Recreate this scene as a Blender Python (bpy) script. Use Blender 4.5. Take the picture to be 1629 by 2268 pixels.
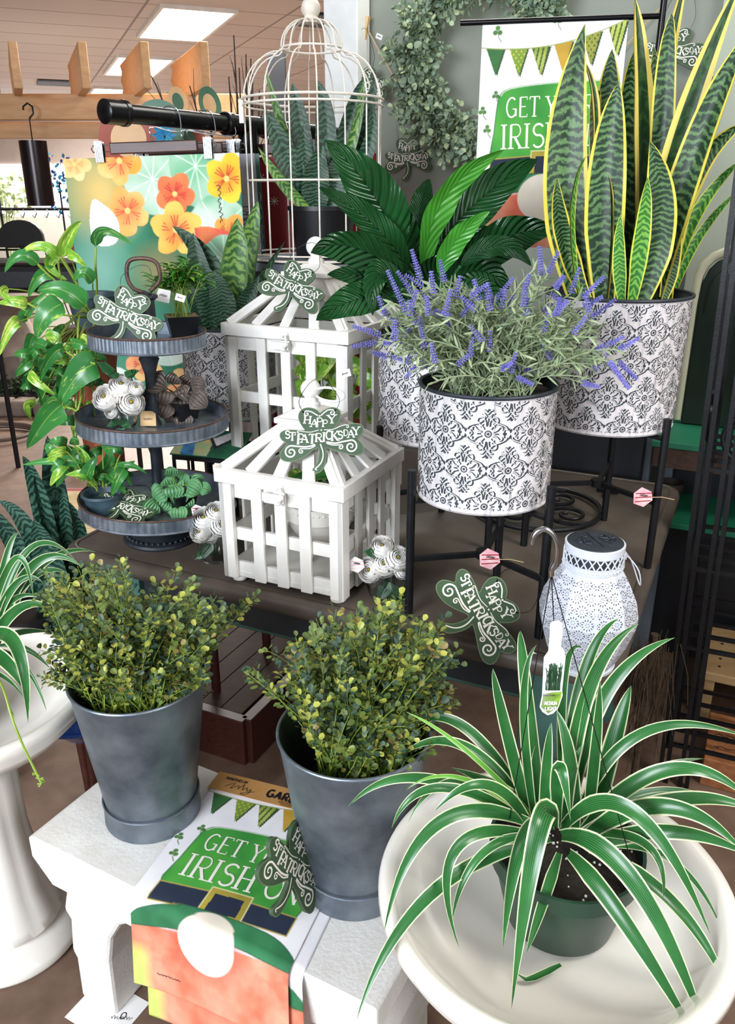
import bpy, math, random
import numpy as np
from mathutils import Vector, Matrix, noise
from mathutils.geometry import tessellate_polygon

for o in list(bpy.data.objects): bpy.data.objects.remove(o)
SC = bpy.context.scene
COL = SC.collection
R = math.radians
# ------------------------------------------------------------------ camera
H = 1.55; PITCH = R(21.5); FPX = 1800.0
cam = bpy.data.cameras.new('camera'); co = bpy.data.objects.new('camera', cam); COL.objects.link(co)
co.location = (0, 0, H); co.rotation_euler = (R(90) - PITCH, 0, 0)
cam.sensor_fit = 'VERTICAL'; cam.sensor_height = 24.0; cam.lens = 24.0 * FPX / 2268.0
cam.clip_start = 0.05; cam.clip_end = 100
SC.camera = co
# ------------------------------------------------------------------ view, world, lights
SC.view_settings.view_transform = 'Standard'; SC.view_settings.look = 'None'
SC.view_settings.gamma = 1.0; SC.view_settings.use_curve_mapping = False
SC.view_settings.exposure = 0.60
W = bpy.data.worlds.new('world'); SC.world = W; W.use_nodes = True
bg = W.node_tree.nodes['Background']; bg.inputs[0].default_value = (0.80, 0.86, 1.0, 1); bg.inputs[1].default_value = 0.42

def area(name, loc, target, sx, sy, power, colr):
    l = bpy.data.lights.new(name, 'AREA'); l.shape = 'RECTANGLE'; l.size = sx; l.size_y = sy
    l.energy = power; l.color = colr
    o = bpy.data.objects.new(name, l); COL.objects.link(o); o.location = loc
    d = Vector(target) - Vector(loc); o.rotation_euler = d.to_track_quat('-Z', 'Y').to_euler()
    return o
area('storefront_daylight', (-2.3, -2.0, 2.3), (-0.1, 1.6, 0.8), 2.2, 1.6, 175, (0.86, 0.92, 1.0))
area('storefront_daylight', (2.6, -1.6, 2.3), (0.4, 1.5, 0.7), 1.4, 1.4, 32, (0.95, 0.97, 1.0))
TROFFERS = [(-1.70, 8.63), (-2.85, 11.35), (-4.0, 14.05), (-0.55, 5.9), (0.6, 3.15), (1.75, 0.4), (2.2, 7.5)]
for i, (x, y) in enumerate(TROFFERS):
    area('troffer_lamp', (x, y, 2.95), (x, y, 0), 1.1, 0.55, (220, 220, 200, 70, 30, 30, 60)[i], (1.0, 0.96, 0.90))

# ------------------------------------------------------------------ pixel helper (a ray of the photo cut at a real depth or height)
CP, SP = math.cos(PITCH), math.sin(PITCH)
def at(px, py, Y=None, z=None):
    v = (1134 - py) / FPX
    d = ((px - 814.5) / FPX, CP + v * SP, -SP + v * CP)
    t = Y / d[1] if Y is not None else (z - H) / d[2]
    return Vector((t * d[0], t * d[1], H + t * d[2]))

# ------------------------------------------------------------------ mesh builder
def frame_from(T, hint=Vector((0, 0, 1))):
    T = T.normalized(); S = T.cross(hint)
    if S.length < 1e-4: S = T.cross(Vector((0, 1, 0)))
    S.normalize(); return T, S, S.cross(T).normalized()

class MB:
    def __init__(s): s.v = []; s.f = []; s.m = []; s.uv = []; s.M = None
    def add(s, V, F, mi=0, uv=None):
        b = len(s.v)
        if s.M is not None: V = [s.M @ Vector(p) for p in V]
        s.v += [tuple(p) for p in V]
        for f in F:
            s.f.append([b + i for i in f]); s.m.append(mi)
            s.uv.append([uv[i] for i in f] if uv else None)
        return s
    def box(s, c, d, mi=0, rz=0, M=None):
        hx, hy, hz = d[0] / 2, d[1] / 2, d[2] / 2
        V = [Vector((x, y, z)) for z in (-hz, hz) for y in (-hy, hy) for x in (-hx, hx)]
        m = Matrix.Translation(Vector(c)) @ Matrix.Rotation(rz, 4, 'Z')
        if M is not None: m = m @ M
        return s.add([m @ p for p in V], [(0, 2, 3, 1), (4, 5, 7, 6), (0, 1, 5, 4), (2, 6, 7, 3), (0, 4, 6, 2), (1, 3, 7, 5)], mi)
    def bar(s, a, b, w, h, mi=0, up=Vector((0, 0, 1))):      # rectangular bar a->b; h measured along 'up'
        a = Vector(a); b = Vector(b); T, S, N = frame_from(b - a, up)
        V = []
        for p in (a, b):
            for (i, j) in ((-1, -1), (1, -1), (1, 1), (-1, 1)): V.append(p + S * (i * w / 2) + N * (j * h / 2))
        return s.add(V, [(3, 2, 1, 0), (4, 5, 6, 7), (0, 1, 5, 4), (1, 2, 6, 5), (2, 3, 7, 6), (3, 0, 4, 7)], mi)
    def tube(s, P, r, n=8, mi=0, closed=False, caps=True):
        P = [Vector(p) for p in P]; k = len(P); rr = r if isinstance(r, (list, tuple)) else [r] * k
        V = []; F = []; N0 = None
        for i in range(k):
            if closed: T = P[(i + 1) % k] - P[i - 1]
            else: T = P[min(i + 1, k - 1)] - P[max(i - 1, 0)]
            if T.length < 1e-9: T = Vector((0, 0, 1))
            T.normalize()
            if N0 is None: N0 = T.orthogonal().normalized()
            else:
                N0 = N0 - T * N0.dot(T)
                N0 = T.orthogonal().normalized() if N0.length < 1e-5 else N0.normalized()
            B = T.cross(N0)
            for j in range(n):
                a = 2 * math.pi * j / n; V.append(P[i] + (N0 * math.cos(a) + B * math.sin(a)) * rr[i])
        for i in range(k if closed else k - 1):
            i2 = (i + 1) % k
            for j in range(n): F.append((i * n + j, i * n + (j + 1) % n, i2 * n + (j + 1) % n, i2 * n + j))
        if caps and not closed: F.append(tuple(range(n))[::-1]); F.append(tuple(range((k - 1) * n, k * n)))
        return s.add(V, F, mi)
    def lathe(s, prof, n=32, mi=0, c=(0, 0, 0), fz=None, fr=None):
        V = []; F = []; uv = []; k = len(prof)
        for i, (r, z) in enumerate(prof):
            for j in range(n):
                a = 2 * math.pi * j / n; q = r * (fr(a, i) if fr else 1)
                V.append(Vector((c[0] + q * math.cos(a), c[1] + q * math.sin(a), c[2] + z)))
        for i in range(k - 1):
            for j in range(n):
                j2 = (j + 1) % n
                F.append((i * n + j, i * n + j2, (i + 1) * n + j2, (i + 1) * n + j))
        return s.add(V, F, mi)
    def disc(s, c, r, n=32, mi=0, up=True):
        V = [(c[0] + r * math.cos(2 * math.pi * j / n), c[1] + r * math.sin(2 * math.pi * j / n), c[2]) for j in range(n)]
        return s.add(V, [tuple(range(n)) if up else tuple(range(n))[::-1]], mi)
    def ball(s, c, r, n=12, mi=0, sc=(1, 1, 1)):
        k = max(4, n // 2); V = []; F = []
        for i in range(k + 1):
            t = math.pi * i / k
            for j in range(n):
                a = 2 * math.pi * j / n
                V.append((c[0] + r * sc[0] * math.sin(t) * math.cos(a), c[1] + r * sc[1] * math.sin(t) * math.sin(a), c[2] + r * sc[2] * math.cos(t)))
        for i in range(k):
            for j in range(n): F.append((i * n + j, (i + 1) * n + j, (i + 1) * n + (j + 1) % n, i * n + (j + 1) % n))
        return s.add(V, F, mi)
    def blade(s, P, wf, hint, K=2, fold=0.25, mi=0, wave=0.0, ph=0, thick=0):   # a leaf along P; wf(t) = half width
        P = [Vector(p) for p in P]; k = len(P); V = []; uv = []; F = []; S0 = None
        for i in range(k):
            T = (P[min(i + 1, k - 1)] - P[max(i - 1, 0)]).normalized(); t = i / (k - 1)
            h = hint(t) if callable(hint) else hint
            S = T.cross(h)
            if S.length < 1e-3: S = S0 or T.orthogonal()
            S.normalize()
            if S0 is not None and S.dot(S0) < 0: S = -S
            S0 = S; N = S.cross(T); w = wf(t)
            for j in range(-K, K + 1):
                q = j / K
                off = fold * w * abs(q) + (wave * w * math.sin(t * 17 + ph + (1.7 if j > 0 else 0)) * abs(q) ** 2)
                V.append(P[i] + S * (q * w) + N * off); uv.append((0.5 + q / 2, t))
        n = 2 * K + 1
        for i in range(k - 1):
            for j in range(n - 1): F.append((i * n + j, i * n + j + 1, (i + 1) * n + j + 1, (i + 1) * n + j))
        if thick:
            N0 = len(V); V2 = [v - (hint(0) if callable(hint) else hint) * thick for v in V]
            V += V2; uv += uv; F += [tuple(N0 + a for a in f[::-1]) for f in F]
        return s.add(V, F, mi, uv)
    def poly(s, P2, fn, mi=0, depth=None):            # filled 2d polygon mapped by fn(x, y, z)
        n = len(P2); T = tessellate_polygon([[Vector((p[0], p[1], 0)) for p in P2]])
        if depth is None: return s.add([fn(p[0], p[1], 0) for p in P2], [tuple(t) for t in T], mi)
        V = [fn(p[0], p[1], 0) for p in P2] + [fn(p[0], p[1], -depth) for p in P2]
        F = [tuple(t) for t in T] + [tuple(n + a for a in t)[::-1] for t in T]
        F += [(i, n + i, n + (i + 1) % n, (i + 1) % n) for i in range(n)]
        return s.add(V, F, mi)
    def ribbon(s, P2, w, fn, mi=0, h=0.0, closed=False, taper=False):
        n = len(P2); V = []; F = []
        for i in range(n):
            a = P2[(i - 1) % n if closed else max(i - 1, 0)]; b = P2[(i + 1) % n if closed else min(i + 1, n - 1)]
            dx, dy = b[0] - a[0], b[1] - a[1]; L = math.hypot(dx, dy) or 1
            ww = (w[i] if isinstance(w, (list, tuple)) else w) / 2
            if taper: ww *= 0.35 + 0.65 * math.sin(math.pi * (0.12 + 0.76 * i / (n - 1)))
            nx, ny = -dy / L * ww, dx / L * ww
            V += [fn(P2[i][0] + nx, P2[i][1] + ny, h), fn(P2[i][0] - nx, P2[i][1] - ny, h)]
        for i in range(n if closed else n - 1):
            j = (i + 1) % n; F.append((2 * i, 2 * i + 1, 2 * j + 1, 2 * j))
        return s.add(V, F, mi)
    def build(s, name, mats, parent=None, smooth=True, off=None, angle=40, bevel=0):
        me = bpy.data.meshes.new(name)
        if off is None and parent is not None and s.world: off = parent.location
        V = s.v if off is None else [(p[0] - off[0], p[1] - off[1], p[2] - off[2]) for p in s.v]
        me.from_pydata(V, [], s.f)
        for m in (mats if isinstance(mats, (list, tuple)) else [mats]): me.materials.append(m)
        me.polygons.foreach_set('material_index', s.m)
        if any(u is not None for u in s.uv):
            L = me.uv_layers.new(name='UVMap'); flat = []
            for f, u in zip(s.f, s.uv):
                for i in range(len(f)): flat += list(u[i]) if u else [0.5, 0.5]
            L.data.foreach_set('uv', flat)
        if smooth:
            me.polygons.foreach_set('use_smooth', [True] * len(s.f))
            try: me.set_sharp_from_angle(angle=R(angle))
            except Exception: pass
        me.update()
        o = bpy.data.objects.new(name, me); COL.objects.link(o)
        if parent: o.parent = parent
        if bevel:
            b = o.modifiers.new('bevel', 'BEVEL'); b.width = bevel; b.segments = 2; b.limit_method = 'ANGLE'; b.angle_limit = R(50)
        return o
    world = False
def WMB():
    m = MB(); m.world = True; return m

def tag(o, label, cat, group=None, kind=None):
    if label: o['label'] = label
    if cat: o['category'] = cat
    if group: o['group'] = group
    if kind: o['kind'] = kind
    return o
def thing(name, label, cat, loc=(0, 0, 0), rz=0, group=None):
    o = bpy.data.objects.new(name, None); COL.objects.link(o); o.empty_display_size = 0.05
    o.location = loc; o.rotation_euler = (0, 0, rz); return tag(o, label, cat, group)
def struct(o): o['kind'] = 'structure'; return o
def copy_tree(o, parent=None):
    c = o.copy(); COL.objects.link(c); c.parent = parent
    for ch in [x for x in bpy.data.objects if x.parent is o]: copy_tree(ch, c)
    return c

# ------------------------------------------------------------------ materials
def srgb(h):
    c = [int(h[i:i + 2], 16) / 255 for i in (0, 2, 4)]
    return tuple((x / 12.92 if x <= 0.04045 else ((x + 0.055) / 1.055) ** 2.4) for x in c) + (1,)
class NT:
    def __init__(s, name):
        s.m = bpy.data.materials.new(name); s.m.use_nodes = True; s.t = s.m.node_tree
        s.b = s.t.nodes['Principled BSDF']
    def n(s, typ, **k):
        x = s.t.nodes.new(typ)
        for a, b in k.items(): setattr(x, a, b)
        return x
    def link(s, a, b): s.t.links.new(a, b); return s
    def coord(s, what='Object', scale=None):
        o = s.n('ShaderNodeTexCoord').outputs[what]
        if scale:
            mp = s.n('ShaderNodeMapping'); mp.inputs['Scale'].default_value = scale; s.link(o, mp.inputs['Vector']); o = mp.outputs[0]
        return o
    def noise(s, scale, vec=None, detail=4, rough=0.55, dist=0):
        x = s.n('ShaderNodeTexNoise'); x.inputs['Scale'].default_value = scale; x.inputs['Detail'].default_value = detail
        x.inputs['Roughness'].default_value = rough; x.inputs['Distortion'].default_value = dist
        if vec is not None: s.link(vec, x.inputs['Vector'])
        return x.outputs['Fac']
    def ramp(s, fac, stops, interp='LINEAR'):
        r = s.n('ShaderNodeValToRGB'); cr = r.color_ramp; cr.interpolation = interp
        while len(cr.elements) < len(stops): cr.elements.new(0.5)
        for e, (p, c) in zip(cr.elements, stops): e.position = p; e.color = srgb(c) if isinstance(c, str) else c
        s.link(fac, r.inputs[0]); return r.outputs[0]
    def mix(s, fac, a, b, mode='MIX'):
        x = s.n('ShaderNodeMix', data_type='RGBA', blend_type=mode)
        for idx, v in ((0, fac), (6, a), (7, b)):
            if hasattr(v, 'is_output'): s.link(v, x.inputs[idx])
            elif isinstance(v, str): x.inputs[idx].default_value = srgb(v)
            else: x.inputs[idx].default_value = v
        return x.outputs[2]
    def math(s, op, a, b=0.0, c=None):
        x = s.n('ShaderNodeMath', operation=op)
        for i, v in enumerate((a, b, c)):
            if v is None: continue
            if hasattr(v, 'is_output'): s.link(v, x.inputs[i])
            else: x.inputs[i].default_value = v
        return x.outputs[0]
    def bump(s, hgt, st=0.3, dist=0.002):
        x = s.n('ShaderNodeBump'); x.inputs['Strength'].default_value = st; x.inputs['Distance'].default_value = dist
        s.link(hgt, x.inputs['Height']); s.link(x.outputs[0], s.b.inputs['Normal'])
    def set(s, base=None, rough=0.5, metal=0, spec=None, trans=0, sss=0, coat=0):
        b = s.b
        if base is not None:
            if hasattr(base, 'is_output'): s.link(base, b.inputs['Base Color'])
            else: b.inputs['Base Color'].default_value = srgb(base) if isinstance(base, str) else base
        if hasattr(rough, 'is_output'): s.link(rough, b.inputs['Roughness'])
        else: b.inputs['Roughness'].default_value = rough
        b.inputs['Metallic'].default_value = metal
        if spec is not None: b.inputs['Specular IOR Level'].default_value = spec
        if trans: b.inputs['Transmission Weight'].default_value = trans
        if coat: b.inputs['Coat Weight'].default_value = coat
        return s.m

def mat(name, c1, c2=None, sc=20, rough=0.5, metal=0, bump=0, bsc=None, spec=None, coat=0, stretch=None):
    t = NT(name); v = t.coord('Object', stretch)
    f = t.noise(sc, v)
    base = t.ramp(f, [(0.35, c1), (0.68, c2)]) if c2 else c1
    if bump: t.bump(t.noise(bsc or sc, v, 5), bump)
    return t.set(base, rough, metal, spec, coat=coat)

M = {}
M['concrete'] = mat('white_painted_concrete', 'E6E4DF', 'DAD6CE', 14, 0.7, bump=0.55, bsc=130)
M['galv'] = mat('galvanised_steel', '66727F', '97A0AA', 26, 0.40, 0.7, bump=0.05)
M['galv_bucket'] = mat('aged_zinc', '525C66', '89929A', 9, 0.42, 0.68, bump=0.06, bsc=60)
M['tray_rim'] = mat('rusted_rim', '4B3B36', '6A5145', 60, 0.5, 0.5)
M['black_iron'] = mat('black_wrought_iron', '0C0D10', '17181C', 80, 0.42, 0.3, bump=0.15, bsc=200)
M['black_pipe'] = mat('black_steel_pipe', '090A0C', '111216', 60, 0.28, 0.4)
M['white_wood'] = mat('white_painted_wood', 'F1EFEA', 'E2DED6', 18, 0.45, bump=0.12, bsc=90, stretch=(1, 1, 0.25))
M['white_wire'] = mat('cream_coated_wire', 'E9E2D6', 'D8CEBF', 40, 0.45)
M['cream_ceramic'] = mat('cream_glazed_ceramic', 'F3EFE6', 'EBE6DA', 5, 0.16, coat=0.3)
M['table_top'] = mat('charcoal_brown_paint', '4A4139', '5A5047', 9, 0.42, bump=0.08, bsc=60)
M['teal'] = mat('muted_teal_paint', '4F7C74', '41695F', 10, 0.45)
M['teal_dark'] = mat('dark_grey_blue_paint', '30363C', '262B31', 10, 0.5)
M['soil'] = mat('dark_potting_soil', '16110D', '2E241B', 160, 0.95, bump=0.9, bsc=220)
M['perlite'] = mat('perlite', 'E8E4DA')
M['pot_green'] = mat('dark_green_plastic', '22402F', '1B3527', 8, 0.38)
M['pot_black'] = mat('black_plastic', '0E0F12', '14161A', 8, 0.38)
M['pot_blue'] = mat('slate_blue_plastic', '2C3F49', '3C525C', 30, 0.5)
M['paper'] = mat('white_card', 'EFEDEA')
M['kraft'] = mat('brown_kraft_card', 'B98A4E', 'AF8046', 30, 0.7)
M['ink'] = mat('black_ink', '16151A')
M['brown_ink'] = mat('brown_ink', '8A5E32')
M['wire_black'] = mat('thin_black_wire', '15151A', rough=0.4, metal=0.5)
M['sham_green'] = mat('sage_green_paint', '3D5739', '344C32', 20, 0.6)
M['sham_edge'] = mat('worn_light_green_edge', '76885F', '6A7C56', 30, 0.6)
M['sham_white'] = mat('cream_lettering', 'EFEBDD')
M['pink_tag'] = mat('pink_striped_tag', 'E9A0AE', 'F3D6CF', 60, 0.6)
M['red'] = mat('dark_red_cloth', 'A02028')
M['silver'] = mat('bright_nickel', 'B8BABD', rough=0.18, metal=1)
M['walnut'] = mat('dark_reddish_wood', '4A241C', '38190F', 16, 0.4, stretch=(1, 8, 8))
M['deck'] = mat('worn_brown_wood', '3F2A20', '50382B', 12, 0.75, stretch=(2, 10, 10), bump=0.1)
M['pine'] = mat('knotty_pine', 'CFA476', 'BD9163', 5, 0.5, stretch=(1, 6, 6))
M['pale_pine'] = mat('pale_pine_boards', 'CBA878', 'BC9665', 8, 0.6, stretch=(1, 6, 6))
M['orange_board'] = mat('strand_board', 'A96F42', '8C5430', 40, 0.7)
M['sage_wall'] = mat('sage_grey_wall_paint', '8B9187', '858B80', 2, 0.8)
M['pale_sage'] = mat('pale_sage_panel', 'B6BFAE', 'AEB8A6', 3, 0.8)
M['taupe_wall'] = mat('taupe_wall_paint', 'A79A92', '9C8F88', 2, 0.85)
M['white_post'] = mat('white_painted_post', 'E9EAE8', 'D4D8D4', 8, 0.6, bump=0.1)
M['green_vinyl'] = mat('dark_green_vinyl', '122418', '0D1B12', 6, 0.28)
M['cream_metal'] = mat('cream_enamel', 'C9C8AE', 'B9B99C', 6, 0.25)
M['green_board'] = mat('emerald_painted_board', '1F7F5C', '1A7352', 8, 0.5)
M['dark_box'] = mat('very_dark_painted_wood', '17191D', '20232A', 8, 0.5)
M['grey_post'] = mat('worn_blue_grey_wood', '7F8792', '6E7680', 10, 0.6, bump=0.1)
M['brown_pot'] = mat('brown_plastic', '33241D', '2A1C17', 10, 0.5)
M['hose'] = mat('grey_brown_hose', '5E4F45')
M['stone'] = mat('rough_grey_stone', '8A7B70', '6E6259', 8, 0.85, bump=0.4)
M['terracotta'] = mat('terracotta', 'A5573B', '93492F', 10, 0.7)
M['wind_chime'] = mat('deep_brown_tube', '1F1416', '2A1C1E', 8, 0.25, 0.3)
M['blue_glass'] = mat('blue_glazed_glass', '3056A5', '234288', 30, 0.12, bump=0.3, bsc=60)
M['lav_flower'] = mat('lavender_purple', '6663B8', '8480CF', 60, 0.7)
M['lav_leaf'] = mat('grey_green_leaf', '8FA27C', 'A9B58C', 40, 0.7)
M['lav_leaf_dark'] = mat('deep_grey_green_leaf', '64795C', '7E9068', 40, 0.7)
M['petal'] = mat('white_silk_petal', 'FBFAF7', 'F4F0EA', 30, 0.6)
M['jute'] = mat('jute_twine', 'A98F6C', 'BCA37E', 200, 0.9)
M['yellow_center'] = mat('flower_centre', 'A38F2A', '5D5A20', 200, 0.8)
M['dark_green_leaf'] = mat('dark_green_leaf', '1F4A2A', '2F6336', 30, 0.4)
M['teal_flower'] = mat('turquoise_plastic', '1690A8', '1167A5', 60, 0.4)
M['magenta'] = mat('magenta_petals', 'C02F80')
M['hay'] = mat('dry_straw', '4E3E2A', '382B1E', 90, 0.9)
M['stem'] = mat('pale_green_stem', '8FA63C', '7E9A3E', 30, 0.5)
M['dark_stem'] = mat('brown_twig', '2E2420', '3B2E28', 30, 0.8)
M['cloth_white'] = mat('off_white_canvas', 'E9E6DF', 'E2DED6', 200, 0.9)
M['grey_canvas'] = mat('grey_canvas', '8E9095', '84868C', 60, 0.9)
M['fabric_dark'] = mat('black_mesh_fabric', '08090B')
M['chime_wood'] = mat('light_wood_clip', 'D8B684', 'C9A470', 30, 0.6)
M['mirror_plate'] = mat('rust_red_disc', '8C3A28', 'A04A34', 6, 0.5)
M['disc_green'] = mat('verdigris_disc', '3E6B55', '527C64', 6, 0.5)
M['disc_cream'] = mat('cream_disc', 'D9B58A', 'C9A070', 6, 0.5)
M['shrub'] = mat('dark_moss', '23331F', '3A4D2C', 60, 0.9, bump=0.8)

t = NT('clear_glass'); t.b.inputs['IOR'].default_value = 1.45
M['glass'] = t.set('F2F6F4', 0.02, trans=1.0)
t = NT('lit_diffuser'); t.b.inputs['Emission Color'].default_value = (1, 0.97, 0.92, 1); t.b.inputs['Emission Strength'].default_value = 4.0
M['diffuser'] = t.set('FFFFFF', 0.5)
t = NT('daylit_window'); t.b.inputs['Emission Color'].default_value = (0.95, 0.98, 1, 1); t.b.inputs['Emission Strength'].default_value = 2.2
M['daylight'] = t.set('FFFFFF', 0.5)

# floor: stained concrete with score lines
t = NT('stained_concrete_floor'); v = t.coord('Object')
n1 = t.noise(1.3, v, 6); n2 = t.noise(14, v, 5)
c = t.ramp(n1, [(0.3, '5C4436'), (0.7, '7C6351')]); c = t.mix(0.25, c, t.ramp(n2, [(0.3, '4E3A30'), (0.7, 'A08674')]))
sx = t.n('ShaderNodeSeparateXYZ'); t.link(t.coord('Object'), sx.inputs[0])
t.bump(n2, 0.06)
M['floor'] = t.set(c, t.math('MULTIPLY_ADD', n1, 0.25, 0.42))

# ceiling tiles
t = NT('acoustic_tiles'); v0 = t.coord('Object'); mp = t.n('ShaderNodeMapping'); mp.inputs['Rotation'].default_value = (0, 0, R(-22)); t.link(v0, mp.inputs[0]); v = mp.outputs[0]
br = t.n('ShaderNodeTexBrick'); br.offset = 0; br.inputs['Scale'].default_value = 1.0
br.inputs['Color1'].default_value = srgb('D3D0D0'); br.inputs['Color2'].default_value = srgb('CBC8C9'); br.inputs['Mortar'].default_value = srgb('8E8A8B')
br.inputs['Mortar Size'].default_value = 0.012; br.inputs['Brick Width'].default_value = 1.22; br.inputs['Row Height'].default_value = 0.61
t.link(v, br.inputs['Vector']); sp = t.noise(90, v, 3)
M['ceiling'] = t.set(t.mix(0.12, br.outputs[0], t.ramp(sp, [(0.45, '8F847D'), (0.6, 'C9BEB8')])), 0.9)

# vertex painted artwork (cloth print)
t = NT('printed_canvas'); a = t.n('ShaderNodeVertexColor'); a.layer_name = 'art'
t.bump(t.noise(900, t.coord('Object'), 2), 0.15, 0.0005)
M['art'] = t.set(a.outputs[0], 0.75)

def uvsplit(t):
    s = t.n('ShaderNodeSeparateXYZ'); t.link(t.coord('UV'), s.inputs[0]); return s.outputs[0], s.outputs[1]
def edge_mask(t, u, lo, hi):          # 0 in the middle of a leaf, 1 at its margins
    d = t.math('ABSOLUTE', t.math('SUBTRACT', u, 0.5))
    mr = t.n('ShaderNodeMapRange', interpolation_type='SMOOTHSTEP'); t.link(d, mr.inputs[0])
    mr.inputs[1].default_value = lo; mr.inputs[2].default_value = hi; return mr.outputs[0]
def snake_mat(name, dark, light, margin, amount=0.5, freq=26, edge=(0.40, 0.43)):
    t = NT(name); u, vv = uvsplit(t); o = t.coord('Object')
    nz = t.noise(30, o, 4, 0.65); nz2 = t.noise(12, o, 2)
    ph = t.math('ADD', t.math('MULTIPLY', vv, freq), t.math('MULTIPLY', nz, 6.5))
    ph = t.math('ADD', ph, t.math('MULTIPLY', t.math('ABSOLUTE', t.math('SUBTRACT', u, 0.5)), 4.0))
    band = t.math('ADD', t.math('MULTIPLY', t.math('SINE', t.math('MULTIPLY', ph, 3.0)), 0.5), 0.5)
    band = t.math('MULTIPLY', band, t.math('ADD', nz2, amount))
    c = t.ramp(band, [(0.25, dark), (0.78, light)])
    if margin: c = t.mix(edge_mask(t, u, *edge), c, margin)
    t.bump(nz, 0.1); return t.set(c, 0.42, spec=0.35)
M['snake_yellow'] = snake_mat('snake_leaf_yellow_margin', '13301B', '577A48', 'D9CB4E', 0.30, 58)
M['snake_bright'] = snake_mat('young_snake_leaf', '2E6A2A', '6FA845', 'C9D050', 0.35, 40)
M['snake_wide'] = snake_mat('snake_leaf_broad_margin', '1C3A1C', '33552B', 'D8C463', 0.2, edge=(0.25, 0.27))
M['snake_dark'] = snake_mat('snake_leaf_dark', '15301F', '42634A', None, 0.30, 40)
M['snake_floor'] = snake_mat('snake_leaf_floor', '14332A', '47705C', None, 0.35, 44)
M['snake_lime'] = snake_mat('snake_leaf_lime', '2F5A2A', '76984A', '4A7035', 0.40, 26)

def spider_mat(name, g1, g2, cream):
    t = NT(name); u, vv = uvsplit(t)
    st = t.math('MULTIPLY', t.math('SINE', t.math('MULTIPLY', u, 60)), 0.5)
    c = t.ramp(t.math('ADD', t.math('MULTIPLY', st, 0.5), t.noise(14, t.coord('Object'))), [(0.3, g1), (0.75, g2)])
    c = t.mix(edge_mask(t, u, 0.40, 0.43), c, cream)
    return t.set(c, 0.3)
M['spider'] = spider_mat('spider_leaf', '184E22', '38793A', 'DCE0B4')
M['spider_lime'] = spider_mat('spider_leaf_young', '3F8A2C', '7DB548', 'D8E09A')

def vein_mat(name, g1, g2, vein, vs=26, slant=5, amt=0.5, rough=0.25, bst=0.5, nsc=7, radial=False):
    t = NT(name); u, vv = uvsplit(t)
    a = t.math('ABSOLUTE', t.math('SUBTRACT', u, 0.5))
    ph = t.math('SUBTRACT', t.math('MULTIPLY', vv, vs), t.math('MULTIPLY', a, slant * 2))
    if radial:
        w = t.math('ADD', t.math('MULTIPLY', t.noise(60, t.coord('Object'), 3), 0.5), t.math('MULTIPLY', t.math('ABSOLUTE', t.math('SUBTRACT', vv, 0.5)), 0.6))
        ph = t.math('ADD', t.math('MULTIPLY', a, 13.0), w)
    s = t.math('SINE', t.math('MULTIPLY', ph, 3.14159))
    c = t.ramp(t.noise(nsc, t.coord('Object'), 3), [(0.3, g1), (0.7, g2)])
    ln = t.ramp(s, [(0.80, (0, 0, 0, 1)), (0.97, (1, 1, 1, 1))])
    c = t.mix(t.math('MULTIPLY', ln, amt), c, vein)
    mid = t.ramp(a, [(0.012, (1, 1, 1, 1)), (0.03, (0, 0, 0, 1))])
    c = t.mix(t.math('MULTIPLY', mid, 0.6), c, vein)
    t.bump(s, bst, 0.003); return t.set(c, rough)
M['peace'] = vein_mat('peace_lily_leaf', '113418', '1D5226', '0A2612', 22, 5, 0.35, 0.17, 0.8)
M['peace_young'] = vein_mat('young_peace_lily_leaf', '2F7A22', '49962F', '1F6420', 20, 5, 0.3, 0.3, 0.3)
M['pep_dark'] = vein_mat('dark_peperomia_leaf', '51473F', '6E6057', '241C20', 9, 3.5, 0.85, 0.4, 0.5, radial=True)
M['pep_green'] = vein_mat('green_peperomia_leaf', '4F8A5A', '78AE74', '23583A', 9, 3.5, 0.8, 0.4, 0.5, radial=True)
def pothos_mat(name, g1, g2, var, amt):
    t = NT(name); u, vv = uvsplit(t)
    mp = t.n('ShaderNodeMapping'); mp.inputs['Scale'].default_value = (5, 2.6, 1); t.link(t.coord('UV'), mp.inputs[0])
    add = t.n('ShaderNodeVectorMath', operation='ADD'); t.link(mp.outputs[0], add.inputs[0])
    ob = t.n('ShaderNodeVectorMath', operation='SCALE'); t.link(t.coord('Object'), ob.inputs[0]); ob.inputs['Scale'].default_value = 14; t.link(ob.outputs[0], add.inputs[1])
    n = t.noise(1.0, add.outputs[0], 5, 0.7)
    c = t.ramp(t.noise(9, t.coord('Object')), [(0.3, g1), (0.7, g2)])
    c = t.mix(t.ramp(n, [(amt, (0, 0, 0, 1)), (amt + 0.08, (1, 1, 1, 1))]), c, var)
    a = t.math('ABSOLUTE', t.math('SUBTRACT', u, 0.5))
    c = t.mix(t.math('MULTIPLY', t.ramp(a, [(0.01, (1, 1, 1, 1)), (0.025, (0, 0, 0, 1))]), 0.5), c, var)
    return t.set(c, 0.28)
M['pothos'] = pothos_mat('pothos_leaf', '25662E', '3F8A3E', 'A9C25A', 0.58)
M['pothos_lime'] = pothos_mat('pothos_leaf_lime', '4C8F2C', '7CB238', 'CBD867', 0.50)
M['box_leaf'] = mat('boxwood_leaf', '4A5F31', '6C7D38', 25, 0.5)
M['box_leaf_y'] = mat('boxwood_leaf_yellow', '939B3E', 'A8A84C', 25, 0.5)
M['box_leaf_d'] = mat('boxwood_leaf_dark', '2C4433', '3C5540', 25, 0.5)
M['box_leaf_b'] = mat('boxwood_leaf_bronze', '8A7A42', '7A6A38', 25, 0.5)
M['wreath_leaf'] = mat('eucalyptus_leaf', '7E9680', '9FB294', 25, 0.6)
M['wreath_light'] = mat('eucalyptus_leaf_light', 'B4C798', 'C0CEA6', 25, 0.6)
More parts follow.
